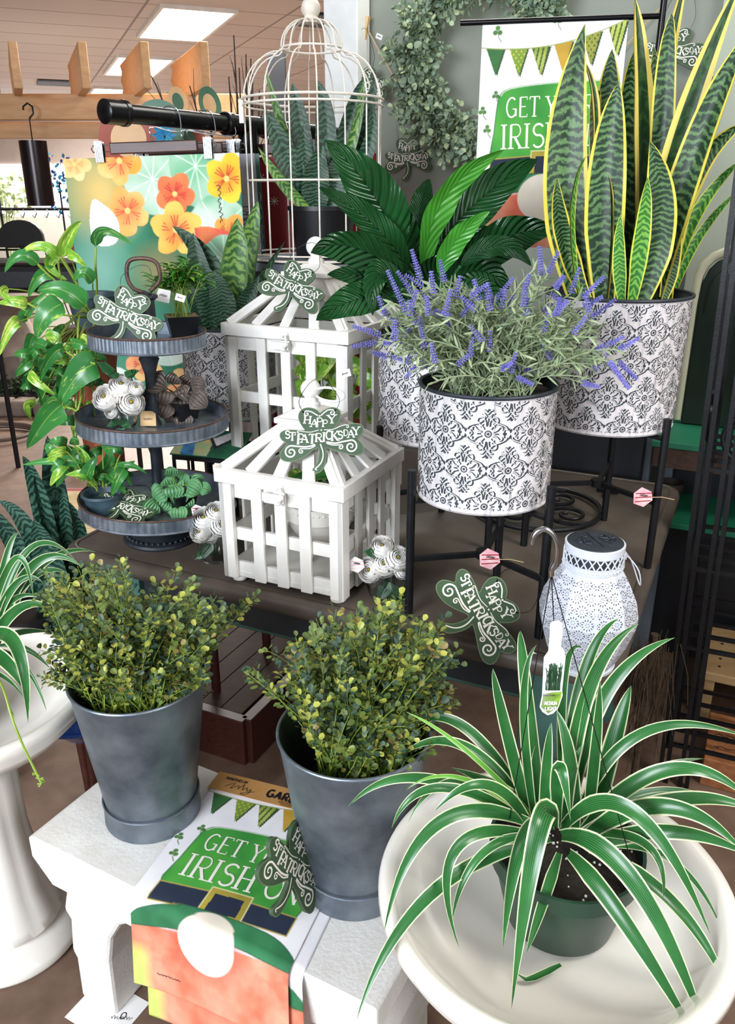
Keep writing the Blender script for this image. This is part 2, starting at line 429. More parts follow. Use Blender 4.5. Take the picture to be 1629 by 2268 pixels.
# embossed whitewashed metal
t = NT('whitewashed_embossed_metal'); v = t.coord('Object', (60, 60, 5)); f = t.noise(1.6, v, 6, 0.7)
M['damask_base'] = t.set(t.ramp(f, [(0.30, '777478'), (0.42, 'C9C4C4'), (0.6, 'DCD8D8')]), 0.5, 0.1)
M['damask_line'] = mat('dark_slate_recess', '2C3238', '3A4147', 60, 0.6)
M['damask_ridge'] = mat('raised_white_ridge', 'EAE7E6', 'DDD9D8', 60, 0.5)
M['white_metal'] = mat('white_pierced_metal', 'D6DAE2', 'CBD0DA', 30, 0.45)
M['slate'] = mat('dark_slate_metal', '2B3038', '363C44', 50, 0.5, 0.3)
# ------------------------------------------------------------------ lettering drawn as strokes
def arc(cx, cy, rx, ry, a0, a1, n=12):
    return [(cx + rx * math.cos(R(a0 + (a1 - a0) * i / n)), cy + ry * math.sin(R(a0 + (a1 - a0) * i / n))) for i in range(n + 1)]
_S = arc(.33, .74, .26, .24, 30, 265, 12) + arc(.33, .26, .28, .26, 85, -150, 12)
_B = [(.1, 1), (.36, 1)] + arc(.38, .74, .22, .26, 88, -88, 8) + [(.1, .48)]
GL = {  # letter: (strokes [(points, thick?)], serifs [(x, y)], width)
 'H': ([([(.1, 0), (.1, 1)], 1), ([(.62, 0), (.62, 1)], 1), ([(.1, .5), (.62, .5)], 0)], [(.1, 0), (.1, 1), (.62, 0), (.62, 1)], .76),
 'A': ([([(.06, 0), (.36, 1)], 0), ([(.36, 1), (.66, 0)], 1), ([(.17, .34), (.55, .34)], 0)], [(.06, 0), (.66, 0)], .74),
 'P': ([([(.1, 0), (.1, 1)], 1), (_B, 0)], [(.1, 0)], .64),
 'Y': ([([(.06, 1), (.34, .48)], 1), ([(.64, 1), (.34, .48)], 0), ([(.34, .5), (.34, 0)], 1)], [(.06, 1), (.64, 1), (.34, 0)], .7),
 'S': ([(_S, .6)], [], .64),
 'T': ([([(.32, 0), (.32, 1)], 1), ([(.0, 1), (.64, 1)], 0), ([(.0, 1), (.0, .86)], 0), ([(.64, 1), (.64, .86)], 0)], [(.32, 0)], .66),
 'R': ([([(.1, 0), (.1, 1)], 1), (_B, 0), ([(.3, .48), (.62, 0)], 1)], [(.1, 0), (.64, 0)], .68),
 'I': ([([(.16, 0), (.16, 1)], 1)], [(.16, 0), (.16, 1)], .34),
 'C': ([(arc(.4, .5, .32, .5, 50, 310, 16), .6)], [], .68),
 'K': ([([(.1, 0), (.1, 1)], 1), ([(.6, 1), (.12, .42)], 0), ([(.25, .56), (.64, 0)], 1)], [(.1, 0), (.1, 1), (.62, 1), (.66, 0)], .7),
 'D': ([([(.1, 0), (.1, 1)], 1), ([(.1, 1), (.28, 1)] + arc(.28, .5, .34, .5, 85, -85, 12) + [(.1, 0)], 0)], [], .7),
 'G': ([(arc(.4, .5, .34, .5, 50, 330, 16), .6), ([(.46, .42), (.72, .42)], 0), ([(.68, .42), (.68, .05)], 1)], [], .78),
 'E': ([([(.1, 0), (.1, 1)], 1), ([(.1, 1), (.56, 1), (.56, .86)], 0), ([(.1, .52), (.46, .52)], 0), ([(.1, 0), (.58, 0), (.58, .14)], 0)], [], .64),
 'O': ([(arc(.42, .5, .36, .5, 0, 360, 22), .7)], [], .84),
 'U': ([([(.08, 1), (.08, .35)] + arc(.34, .3, .26, .3, 180, 360, 10) + [(.6, 1)], .7)], [(.08, 1), (.6, 1)], .7),
 'N': ([([(.08, 0), (.08, 1)], 0), ([(.08, 1), (.62, 0)], 1), ([(.62, 0), (.62, 1)], 0)], [(.08, 0), (.62, 1)], .72),
 'L': ([([(.1, 0), (.1, 1)], 1), ([(.1, 0), (.56, 0), (.56, .14)], 0)], [(.1, 1)], .6),
 'F': ([([(.1, 0), (.1, 1)], 1), ([(.1, 1), (.58, 1), (.58, .86)], 0), ([(.1, .52), (.46, .52)], 0)], [(.1, 0)], .6),
}
def glyph(mb, ch, x, y, w, h, fn, mi, rot=0, tk=0.17, tn=0.085, z=0.0, serif=0.2):
    st, se, gw = GL[ch]; c, s = math.cos(rot), math.sin(rot)
    def tr(p):
        a, b = p[0] / gw * w, p[1] * h; return (x + a * c - b * s, y + a * s + b * c)
    u = min(w / gw, h)
    for pts, k in st: mb.ribbon([tr(p) for p in pts], (tn + (tk - tn) * k) * u, fn, mi, z)
    for sx, sy in se: mb.ribbon([tr((sx - serif * .8, sy)), tr((sx + serif * .8, sy))], tn * u * .95, fn, mi, z + 0.00002)
def word(mb, text, x, y, h, fn, mi, sp=1.0, rot=0, width=1.0, **k):
    for ch in text:
        if ch == ' ': adv = .4 * h * width
        else:
            glyph(mb, ch, x, y, GL[ch][2] * h * width, h, fn, mi, rot, **k); adv = (GL[ch][2] + .1) * h * sp * width
        x += adv * math.cos(rot); y += adv * math.sin(rot)
    return x
def scribble(mb, x, y, w, h, fn, mi, seed=1, th=None, z=0):
    rr = random.Random(seed); n = 26
    P = [(x + w * i / n + .03 * w * math.sin(i * 2.1), y + h * (.5 + .45 * math.sin(i * 1.7 + seed) * rr.uniform(.4, 1))) for i in range(n + 1)]
    mb.ribbon(P, th or h * .09, fn, mi, z)
def smoothpoly(P, k=4):
    n = len(P); out = []
    for i in range(n):
        p0, p1, p2, p3 = P[i - 1], P[i], P[(i + 1) % n], P[(i + 2) % n]
        for j in range(k):
            t = j / k
            out.append(tuple(.5 * (2 * p1[a] + (p2[a] - p0[a]) * t + (2 * p0[a] - 5 * p1[a] + 4 * p2[a] - p3[a]) * t * t + (3 * p1[a] - p0[a] - 3 * p2[a] + p3[a]) * t ** 3) for a in (0, 1)))
    return out
def smoothline(P, k=5):
    Q = [P[0]] + list(P) + [P[-1]]; out = []
    for i in range(1, len(Q) - 2):
        p0, p1, p2, p3 = Q[i - 1], Q[i], Q[i + 1], Q[i + 2]
        for j in range(k):
            t = j / k
            out.append(tuple(.5 * (2 * p1[a] + (p2[a] - p0[a]) * t + (2 * p0[a] - 5 * p1[a] + 4 * p2[a] - p3[a]) * t * t + (3 * p1[a] - p0[a] - 3 * p2[a] + p3[a]) * t ** 3) for a in range(len(p1))))
    out.append(tuple(P[-1])); return out
def spiral(cx, cy, r, a_end, turns, sgn=1, n=34, r0=.08):
    return [(cx + r * (r0 + (1 - r0) * i / n) * math.cos(R(a_end) - sgn * 2 * math.pi * turns * (1 - i / n)),
             cy + r * (r0 + (1 - r0) * i / n) * math.sin(R(a_end) - sgn * 2 * math.pi * turns * (1 - i / n))) for i in range(n + 1)]

# ------------------------------------------------------------------ wooden shamrock sign
SHO = [(765,555),(700,505),(600,478),(500,492),(432,550),(412,640),(445,730),(495,800),(535,857),(440,860),(300,862),(200,878),(140,918),(128,975),(170,1040),(258,1100),(200,1175),(155,1255),(175,1345),(260,1388),(380,1378),(500,1330),(620,1245),(720,1155),(785,1135),(802,1200),(800,1290),(788,1370),(750,1440),(718,1490),(735,1535),(800,1548),(870,1500),(905,1420),(925,1300),(920,1200),(905,1132),(1000,1140),(1150,1178),(1300,1210),(1400,1218),(1480,1198),(1530,1148),(1532,1080),(1485,1005),(1422,942),(1482,870),(1503,800),(1488,740),(1430,702),(1350,698),(1250,718),(1140,752),(1045,778),(1082,700),(1106,620),(1106,530),(1062,475),(970,452),(880,478),(810,522)]
SHU = 1.31e-4
def sh(p):                                   # traced sign units -> upright metres
    x, y = (p[0] - 805), -(p[1] - 900); a = R(-7.3); return ((x * math.cos(a) - y * math.sin(a)) * SHU, (x * math.sin(a) + y * math.cos(a)) * SHU)
def make_shamrock_meshes():
    ident = lambda x, y, z: Vector((x, y, z))
    out = smoothpoly([sh(p) for p in SHO], 3); TH = 0.007
    b = MB(); fn = lambda x, y, z: Vector((x, y, z + TH))
    b.poly(out, fn, 0, TH)
    b.ribbon(out, 0.0013, fn, 1, 0.0002, closed=True)
    f2 = lambda x, y, z: Vector(sh((x, y)) + (TH + 0.0006 + z,))
    fl = lambda x, y, z: f2(x, -y, z)        # y up in traced units
    L = [('H',505,740,130,122,-.03),('A',622,790,125,125,0),('P',722,762,98,122,.03),('P',820,782,92,112,.05),('Y',905,722,150,132,.12),
         ('S',218,1008,82,125,.06),('T',290,1038,105,132,.06),('P',425,1088,108,165,.03),('A',485,1058,125,135,.03),('T',618,1068,112,150,.03),('R',722,1032,115,135,.02),('I',835,1022,62,142,.03),
         ('C',890,985,100,138,.05),('K',985,1000,125,150,.08),('S',1098,968,78,128,.1),('D',1182,912,88,98,.1),('A',1252,935,118,122,.1),('Y',1332,892,128,125,.14)]
    for ch, x, y, w, h, r in L: glyph(b, ch, x, -y, w, h, fl, 2, r, tk=.21, tn=.11, serif=.17)
    for x, y, r in ((380,938,13),(1158,858,12),(765,607,15),(810,838,14)):
        b.poly([(x + r * math.cos(i * .785), -y + r * math.sin(i * .785)) for i in range(8)], fl, 2)
    def curl(cx, cy, r, ae, turns, sgn, tail, w):
        P = spiral(cx, -cy, r, ae, turns, sgn, 30) ; T = smoothline([P[-1]] + [(a, -c) for a, c in tail], 6)
        b.ribbon(P + T[1:], [w * (.5 + .5 * min(1, i / 14)) for i in range(len(P) + len(T) - 1)], fl, 2, 0.00002)
    curl(335, 1232, 108, 95, 1.6, -1, [(430,1128),(560,1130),(660,1110),(725,1080)], 25)
    curl(505, 1205, 44, 110, 1.3, -1, [(560,1160),(650,1150),(735,1098)], 17)
    curl(1318, 1080, 108, 85, 1.6, 1, [(1180,1008),(1060,1040),(910,1030)], 25)
    curl(1150, 1098, 42, 70, 1.3, 1, [(1080,1070),(1000,1070),(912,1048)], 17)
    curl(548, 582, 48, 100, 1.2, -1, [(620,545),(690,580),(738,605)], 19)
    curl(965, 542, 48, 80, 1.2, 1, [(900,500),(840,545),(785,600)], 19)
    curl(432, 893, 24, 100, 1, -1, [(520,880),(640,880),(770,838)], 11)
    curl(1235, 758, 28, 80, 1, 1, [(1160,740),(1000,815),(855,832)], 12)
    b.ribbon(smoothline([(812,-1068),(860,-1180),(872,-1280),(850,-1370),(800,-1440),(760,-1480),(790,-1500)], 5), 19, fl, 2)
    return b
_shm = make_shamrock_meshes()
shamrock_proto = None
def shamrock(label, loc, X, Yv, price=None, group='wooden shamrock signs', wire=True, sc=1.0):
    """X, Yv: the sign's right and up directions in the world."""
    global shamrock_proto
    X = Vector(X).normalized(); Yv = Vector(Yv); Yv = (Yv - X * Yv.dot(X)).normalized(); Z = X.cross(Yv)
    r = bpy.data.objects.new('shamrock_sign', None); COL.objects.link(r); tag(r, label, 'sign', group)
    r.matrix_world = Matrix.Translation(Vector(loc)) @ Matrix((X, Yv, Z)).transposed().to_4x4() @ Matrix.Scale(sc, 4)
    if shamrock_proto is None:
        shamrock_proto = _shm.build('board', [M['sham_green'], M['sham_edge'], M['sham_white']], r, smooth=False)
        shamrock_proto['label'] = 'sage green board lettered HAPPY ST PATRICKS DAY'
    else:
        c = shamrock_proto.copy(); COL.objects.link(c); c.parent = r
    if wire:
        w = MB(); a = Vector(sh((470, 545)) + (.004,)); c = Vector(sh((1030, 480)) + (.004,))
        hgt = .075 if wire is True else wire
        top = Vector(((a.x + c.x) / 2 + .01, a.y + hgt, .004 if wire is True else .01))
        if wire == 'none': pass
        P = smoothline([tuple(a), (a.x - .006, a.y + hgt * .35, .006), (a.x + .018, a.y + hgt * .85, .006), tuple(top), (c.x - .01, c.y + hgt * .75, .006), (c.x + .008, c.y + hgt * .3, .006), tuple(c)], 6)
        w.tube(P, .0007, 5, 0); w.tube([a + Vector((0, 0, .002)), a + Vector((.004, -.004, .004))], .0016, 6, 0); w.tube([c + Vector((0, 0, .002)), c + Vector((-.004, -.004, .004))], .0016, 6, 0)
        w.build('hanging_wire', M['wire_black'], r)
    if price:
        px, py, a = price; g = MB(); ca, sa = math.cos(a), math.sin(a)
        fn = lambda x, y, z: Vector((px + x * ca - y * sa, py + x * sa + y * ca, .012 + z))
        g.poly([(0, 0), (.024, 0), (.024, .016), (0, .016)], fn, 0, .0006)
        scribble(g, .005, .004, .014, .008, fn, 1, 5, .0008, .0002)
        g.build('price_tag', [M['paper'], M['ink']], r, smooth=False)
    return r

# ------------------------------------------------------------------ painted artwork
class Canvas:
    def __init__(s, w, h, asp):                 # u to the right 0..1, v DOWN 0..asp
        s.w, s.h = w, h; u = np.linspace(0, 1, w); v = np.linspace(0, asp, h)
        s.u, s.v = np.meshgrid(u, v); s.c = np.zeros((h, w, 3)); s.rng = np.random.RandomState(3)
        s.e = 1.2 / w
    def noise(s, k, seed=0, oct=3):
        o = np.zeros_like(s.u); amp = 1; tot = 0
        for i in range(oct):
            r = np.random.RandomState(abs(int(seed)) + i); g = r.rand(64, 64); kk = k * 2 ** i
            x = (s.u * kk) % 62; y = (s.v * kk) % 62; xi = x.astype(int); yi = y.astype(int); fx = x - xi; fy = y - yi
            fx = fx * fx * (3 - 2 * fx); fy = fy * fy * (3 - 2 * fy)
            o += amp * ((g[yi, xi] * (1 - fx) + g[yi, xi + 1] * fx) * (1 - fy) + (g[yi + 1, xi] * (1 - fx) + g[yi + 1, xi + 1] * fx) * fy); tot += amp; amp *= .5
        return o / tot
    def col(s, h): return np.array(srgb(h)[:3]) if isinstance(h, str) else np.asarray(h)
    def paint(s, mask, a, b=None, nz=None):
        A = s.col(a) if not isinstance(a, np.ndarray) or a.ndim == 1 else a
        if b is not None:
            nz = s.noise(7, 11) if nz is None else nz; k = np.clip((nz - .25) * 2, 0, 1)[..., None]; A = A * (1 - k) + s.col(b) * k
        m = np.clip(mask, 0, 1)[..., None]; s.c = s.c * (1 - m) + A * m
    def fill(s, P, inside=None):
        P = list(P); m = np.zeros(s.u.shape, bool); n = len(P)
        for i in range(n):
            x1, y1 = P[i]; x2, y2 = P[(i + 1) % n]
            if y1 == y2: continue
            c = ((s.v < y1) != (s.v < y2)) & (s.u < (x2 - x1) * (s.v - y1) / (y2 - y1) + x1); m ^= c
        return m.astype(float)
    def ell(s, cx, cy, rx, ry, rot=0, soft=.04, wob=0, seed=1):
        du, dv = s.u - cx, s.v - cy; c, q = math.cos(rot), math.sin(rot)
        d = np.hypot((du * c + dv * q) / rx, (-du * q + dv * c) / ry)
        if wob: d = d + (s.noise(10, seed) - .5) * wob
        return np.clip((1 - d) / soft, 0, 1)
    def line(s, P, w):
        m = np.zeros(s.u.shape)
        for (x1, y1), (x2, y2) in zip(P[:-1], P[1:]):
            dx, dy = x2 - x1, y2 - y1; t = np.clip(((s.u - x1) * dx + (s.v - y1) * dy) / (dx * dx + dy * dy + 1e-12), 0, 1)
            d = np.hypot(s.u - x1 - t * dx, s.v - y1 - t * dy); m = np.maximum(m, np.clip((w / 2 - d) / s.e + .5, 0, 1))
        return m
def irish_art(w, h, asp=1.5):
    k = Canvas(w, h, asp); u, v = k.u, k.v
    k.paint(np.ones_like(u), 'F2F0F1', 'E9E6E9'); base_v = k.v; k.v = base_v + .03
    # bunting
    def rope(x): return .20 + .035 * math.sin(x * 3.0) - .15 * x * x
    tri = [(.035, '3F7A3A', '2E6432', 0), (.20, '8FA83A', '6C9030', 1), (.355, 'A9B558', '6F8B2E', 2), (.51, 'C9A23C', 'B08C2A', 0), (.70, 'A9A244', '78893A', 3), (.87, 'C3CC6A', 'A2B44A', 2)]
    for x, a, b, kind in tri:
        y = rope(x); y2 = rope(x + .125); P = [(x, y), (x + .125, y2), (x + .075, y + .175)]
        m = k.fill(P); k.paint(k.fill([(p[0] + .012, p[1] + .004) for p in P]), '2F4A22'); k.paint(m, a, b)
        if kind == 2: k.paint(m * ((np.sin((u + v * .18) * 190) > .55)), '2F4E22')
        if kind == 1 or kind == 3: k.paint(m * ((np.sin(u * 170) * np.sin(v * 150)) > .55), 'C7B24C' if kind == 1 else '3F5A2A')
    k.paint(k.line([(x / 20, rope(x / 20)) for x in range(21)], .007), '8E9A4A')
    # little shamrocks
    for cx, cy, r in ((.11, .10, .035), (.52, .04, .035), (.92, .36, .032), (.03, .60, .03), (.07, .72, .03), (.12, .50, .028)):
        for a in (90, 210, 330): k.paint(k.ell(cx + r * .55 * math.cos(R(a)), cy - r * .55 * math.sin(R(a)), r * .55, r * .5, soft=.2), '5F8E3E', '3C6A34')
        k.paint(k.line([(cx, cy), (cx + .01, cy + r * 1.2), (cx + .03, cy + r * 1.9)], .006), '5D7F4A')
    # hat crown
    k.v = base_v + .085; v = k.v
    hat = smoothpoly([(.15, .56), (.22, .515), (.5, .485), (.8, .475), (.88, .50), (.885, .70), (.90, .97), (.6, .965), (.3, .965), (.11, .985), (.12, .8), (.135, .62)], 3)
    k.paint(k.fill(hat), '2F8A34', '4FA83C', k.noise(5, 21)); k.paint(k.line(hat + hat[:1], .007), '2A6A3A')
    k.paint(k.line([(a * .975 + .012, b * .99 + .006) for a, b in hat[:16]], .005), 'DDEBD2')
    # band + buckle
    band = [(.105, .975), (.5, .945), (.91, .955), (.905, 1.075), (.5, 1.07), (.10, 1.09)]
    k.paint(k.fill(band), '16233A', '1C2A3C'); k.paint(k.line(band + band[:1], .007), 'B7A24C')
    k.paint(k.fill([(.40, .92), (.64, .915), (.645, 1.10), (.395, 1.105)]), 'B6A23C', '8E8230')
    k.paint(k.fill([(.435, .955), (.605, .95), (.61, 1.065), (.43, 1.07)]), '16233A')
    k.paint(k.line([(.40, .92), (.64, .915), (.645, 1.10), (.395, 1.105), (.40, .92)], .006), 'E6DFA8')
    # beard
    bd = smoothpoly([(-.1, 1.15), (.5, 1.12), (1.1, 1.15), (1.1, 1.7), (-.1, 1.7)], 2)
    nz = k.noise(6, 31, 4); st = k.noise(22, 41, 2)
    k.paint(np.clip((v - 1.2 - .05 * np.abs(u - .5)) / .01, 0, 1), 'D9694A', 'E3A284', nz)
    k.paint(np.clip((v - 1.2) / .01, 0, 1) * np.clip((st - .55) * 5, 0, .8) * np.clip(1.5 - v * .9, 0, 1), 'D2503A')
    k.paint(np.clip((.14 - u) * 12, 0, 1) * np.clip((v - 1.33) * 12, 0, 1) * .9, 'D9D873', 'A9C95C')
    k.paint(k.ell(.5, 1.22, .30, .24, soft=.5) * .8 * (v > 1.17), 'D5523C')
    # brim
    br = smoothpoly([(-.02, 1.24), (.05, 1.15), (.25, 1.085), (.5, 1.07), (.8, 1.09), (.95, 1.15), (1.03, 1.24), (.9, 1.23), (.7, 1.20), (.5, 1.19), (.3, 1.20), (.1, 1.235)], 4)
    k.paint(k.fill(br), '2F7A4C', '1F5F3A', k.noise(6, 55)); k.paint(k.line(br + br[:1], .006), '1D5536')
    k.paint(k.ell(.5, 1.235, .185, .165, soft=.05), 'E6DCCB', 'D8CDBB')
    return k.c
def flag_text(mb, fn, mi):
    g = lambda x, y, z: fn(x, -y, z)
    x = word(mb, 'GET', .20, -.615, .125, g, mi, rot=.03, width=.84, tk=.13, tn=.065); word(mb, 'YOUR', x + .035, -.61, .125, g, mi, rot=.02, width=.84, tk=.13, tn=.065)
    x = word(mb, 'IRISH', .175, -.82, .155, g, mi, rot=.035, width=.88, tk=.13, tn=.065); word(mb, 'ON', x + .05, -.805, .14, g, mi, rot=.02, width=.88, tk=.13, tn=.065)
def art_grid(name, pix, fn, asp, parent, thick=.0012, world_off=None):
    h, w, _ = pix.shape; u = np.linspace(0, 1, w); v = np.linspace(0, asp, h)
    F = [Vector(fn(a, b, 0)) for b in v for a in u]
    off = Vector(world_off) if world_off is not None else Vector((0, 0, 0))
    F = [p - off for p in F]; n = w * h
    idx = np.arange(n).reshape(h, w)
    q = np.stack([idx[:-1, :-1], idx[1:, :-1], idx[1:, 1:], idx[:-1, 1:]], -1).reshape(-1, 4)
    me = bpy.data.meshes.new(name); me.from_pydata([tuple(p) for p in F], [], q.tolist())
    ca = me.color_attributes.new(name='art', type='FLOAT_COLOR', domain='POINT')
    d = np.ones((n, 4), np.float32); d[:, :3] = pix.reshape(-1, 3); ca.data.foreach_set('color', d.ravel())
    me.materials.append(M['art']); me.polygons.foreach_set('use_smooth', [True] * len(q)); me.update()
    o = bpy.data.objects.new(name, me); COL.objects.link(o); o.parent = parent
    s = o.modifiers.new('thickness', 'SOLIDIFY'); s.thickness = thick; s.offset = -1
    return o

# ------------------------------------------------------------------ damask embossed planter
def damask_strokes():
    q = []   # quarter strokes: x in pitches (to .5), y in row steps (to 1)
    S = lambda P, w=1.0: q.append((smoothline(P, 4), w))
    S([(.055, .90), (.10, .82), (.22, .755), (.34, .70), (.425, .60), (.43, .50), (.395, .475)], 1.35)
    S([(.035, .20), (.05, .33), (.12, .42), (.20, .41), (.225, .33), (.19, .29)], 1.15)
    S([(.07, .12), (.13, .21), (.20, .27), (.235, .24)], 1.0); S([(.10, .26), (.16, .17)], .9)
    S([(.12, .05), (.21, .09), (.28, .18), (.33, .15), (.325, .08)], 1.15)
    S([(.02, .44), (.08, .53), (.15, .53)], 1.05); S([(.0, .52), (.05, .60), (.105, .63)], 1.2)
    S([(.32, 0), (.36, .05), (.37, .11)], 1.1)
    q2 = [([(0, .22), (0, .42)], 1.0), ([(0, .50), (0, .66)], 1.7), ([(.34, 0), (.41, 0)], 1.7), ([(.15, 0), (.24, 0)], .9)]
    return q, q2
DQ, DQ2 = damask_strokes()
def damask_pot(label, loc, rad, hgt, cols, rz=0, taper=1.0, step=.067, group='whitewashed damask planters', dark_ridge=False):
    r = thing('damask_planter', label, 'planter', loc, rz, group)
    rb = rad * taper
    b = MB()
    b.lathe([(0, .004), (rb * .97, .004), (rb, 0.0), (rb + .002, .004), (rb, .008), (rad, hgt - .006)], 96, 0)
    b.lathe([(rad - .004, hgt - .006), (rb - .004, .01), (0, .01)], 64, 1)
    n = int(hgt / step) + 2; pitch = 2 * math.pi / cols
    def fn0(x, y, z):                      # x in turns of pitch, y metres
        rr = rb + (rad - rb) * max(0, min(1, y / hgt)) + .0005 + z; a = x * pitch
        return Vector((rr * math.cos(a), rr * math.sin(a), y))
    cw = rad * pitch                        # metres per pitch
    top = hgt - .010; bot = .010
    def put(P, w, mi, h, dx=0, dy=0):
        seg = []
        for (x, y) in P + [(9, 99)]:
            if bot < y < top and x != 9: seg.append((x * cw + dx, y + dy))
            else:
                if len(seg) > 1: b.ribbon(seg, w, lambda a, c, z: fn0(a / cw, c, z), mi, h)
                seg = []
    for row in range(-1, n + 1):
        for c in range(cols):
            cx = c + (.5 if row % 2 else 0); cy = row * step + .018
            for P, w in DQ:
                for sx in (1, -1):
                    for sy in (1, -1):
                        Q = [(cx + sx * p[0], cy + sy * p[1] * step) for p in P]
                        put(Q, .0029 * w, 1, 0); put(Q, .0013, 2, .0006, -.0021, .0008)
            for P, w in DQ2:
                for s in (1, -1): put([(cx + s * p[0], cy + s * p[1] * step) for p in (P[0], ((P[0][0] + P[1][0]) / 2, (P[0][1] + P[1][1]) / 2), P[1])], .0027 * w, 1, 0)
            if bot + .006 < cy < top - .006:
                g = lambda a, cc, z: fn0(a / cw, cc, z)
                b.ribbon([(cx * cw + .0055 * math.cos(t * .628), cy + .0055 * math.sin(t * .628)) for t in range(10)], .0022, g, 1, 0, closed=True)
                b.poly([(cx * cw + .0026 * math.cos(t * .785), cy + .0026 * math.sin(t * .785)) for t in range(8)], g, 1)
            # hourglass between the lattice curves
            for s in (1, -1):
                y0 = cy + step
                P = [(cx, y0 + s * .01 * step), (cx - .025, y0 + s * .06 * step), (cx - .065, y0 + s * .17 * step), (cx, y0 + s * .12 * step), (cx + .065, y0 + s * .17 * step), (cx + .025, y0 + s * .06 * step)]
                if all(bot < p[1] < top for p in P): b.poly([(p[0] * cw, p[1]) for p in P], lambda a, cc, z: fn0(a / cw, cc, z), 1)
    b.build('planter_wall', [M['damask_base'], M['damask_line'], M['damask_ridge']], r, angle=30)
    k = MB(); k.tube([((rad + .0005) * math.cos(a * math.pi / 36), (rad + .0005) * math.sin(a * math.pi / 36), hgt - .004) for a in range(72)], .0038, 8, 0, closed=True)
    o = k.build('rolled_rim', M['slate'], r); o['label'] = 'dark slate rolled rim'
    return r

def galv_bucket(label, loc, rb, rt, h):
    r = thing('zinc_bucket', label, 'bucket', loc, 0, 'tall zinc buckets')
    b = MB(); prof = [(0, .012), (rb * .96, .012), (rb * 1.03, 0), (rb * 1.05, .002), (rb * 1.03, .045), (rb * 1.0, .047), (rb * 1.0, .05)]
    for i in range(1, 13): prof.append((rb + (rt - rb) * (i / 12), .05 + (h - .05) * i / 12))
    b.lathe(prof, 64); b.lathe([(rt - .003, h), (rb - .003, .06), (0, .06)], 64)
    b.build('bucket_body', M['galv_bucket'], r)
    k = MB(); k.tube([(rt * math.cos(a * math.pi / 36), rt * math.sin(a * math.pi / 36), h) for a in range(72)], .0028, 8, 0, closed=True); k.build('rolled_rim', M['galv'], r)
    k = MB(); k.tube([((rb * 1.03 + .001) * math.cos(a * math.pi / 36), (rb * 1.03 + .001) * math.sin(a * math.pi / 36), .047) for a in range(72)], .0018, 6, 0, closed=True); k.build('base_band', M['galv'], r)
    return r

def round_leaf(mb, base, d, n, L, w, mi):           # small cupped oval leaf
    s = d.cross(n)
    if s.length < 1e-3: return
    s.normalize(); n2 = s.cross(d).normalized()
    P = [base, base + d * L * .3 + s * w * .75 + n2 * w * .15, base + d * L * .75 + s * w + n2 * w * .2, base + d * L * 1.0 + s * w * .35,
         base + d * L * 1.0 - s * w * .35, base + d * L * .75 - s * w + n2 * w * .2, base + d * L * .3 - s * w * .75 + n2 * w * .15, base + d * L * .5 - n2 * w * .1]
    mb.add(P, [(0, 1, 7), (1, 2, 7), (2, 3, 7), (3, 4, 7), (4, 5, 7), (5, 6, 7), (6, 0, 7)], mi)
def runit(rr):
    while True:
        v = Vector((rr.uniform(-1, 1), rr.uniform(-1, 1), rr.uniform(-1, 1)))
        if .05 < v.length < 1: return v.normalized()
def sprig(mb, P, rr, n, L, w, mats, stem_mi, sr=.0009, spread=.9):
    mb.tube(P, [sr * (1 - .6 * i / len(P)) for i in range(len(P))], 4, stem_mi)
    for i in range(n):
        t = (i + .5) / n; k = t * (len(P) - 1); a = int(k); q = Vector(P[a]).lerp(Vector(P[min(a + 1, len(P) - 1)]), k - a)
        T = (Vector(P[min(a + 1, len(P) - 1)]) - Vector(P[a])); T = T.normalized() if T.length > 1e-6 else Vector((0, 0, 1))
        side = T.cross(runit(rr)).normalized(); mi = rr.choice(mats)
        for s in (1, -1):
            d = (side * s * spread + T * .55 + Vector((0, 0, .15))).normalized(); q2 = q + d * L * .45
            sz = rr.uniform(.7, 1.15)
            round_leaf(mb, q2, (d + runit(rr) * .25).normalized(), (T + runit(rr) * .5 + Vector((0, 0, .6))).normalized(), L * sz, w * sz, mi)
def curve3(a, b, c, n=10):
    a, b, c = Vector(a), Vector(b), Vector(c); m = b * 2 - (a + c) / 2      # passes through b at t=.5
    return [a * (1 - t) ** 2 + m * 2 * t * (1 - t) + c * t * t for t in [i / n for i in range(n + 1)]]
def heart(t): return 1.0 * (math.sin(math.pi * min(1, t * 1.0) ** .55)) ** .8 if 0 < t < 1 else 0
# ================================================================== SETTING
b = MB(); b.add([(-9, -4, 0), (7, -4, 0), (7, 18, 0), (-9, 18, 0)], [(0, 1, 2, 3)]); struct(b.build('floor', M['floor'], smooth=False))
b = MB(); b.add([(-9, -4, 3), (-9, 18, 3), (7, 18, 3), (7, -4, 3)], [(0, 1, 2, 3)]); 
o = b.build('ceiling', M['ceiling'], smooth=False); struct(o)
b = MB(); b.box((-1, 16.1, 1.5), (16, .2, 3)); struct(b.build('wall_back', M['taupe_wall'], smooth=False))
b = MB(); b.box((7.1, 7, 1.5), (.2, 22, 3)); struct(b.build('wall_right', M['taupe_wall'], smooth=False))
b = MB(); b.box((-9.1, 7, 1.5), (.2, 22, 3)); struct(b.build('wall_left', M['taupe_wall'], smooth=False))
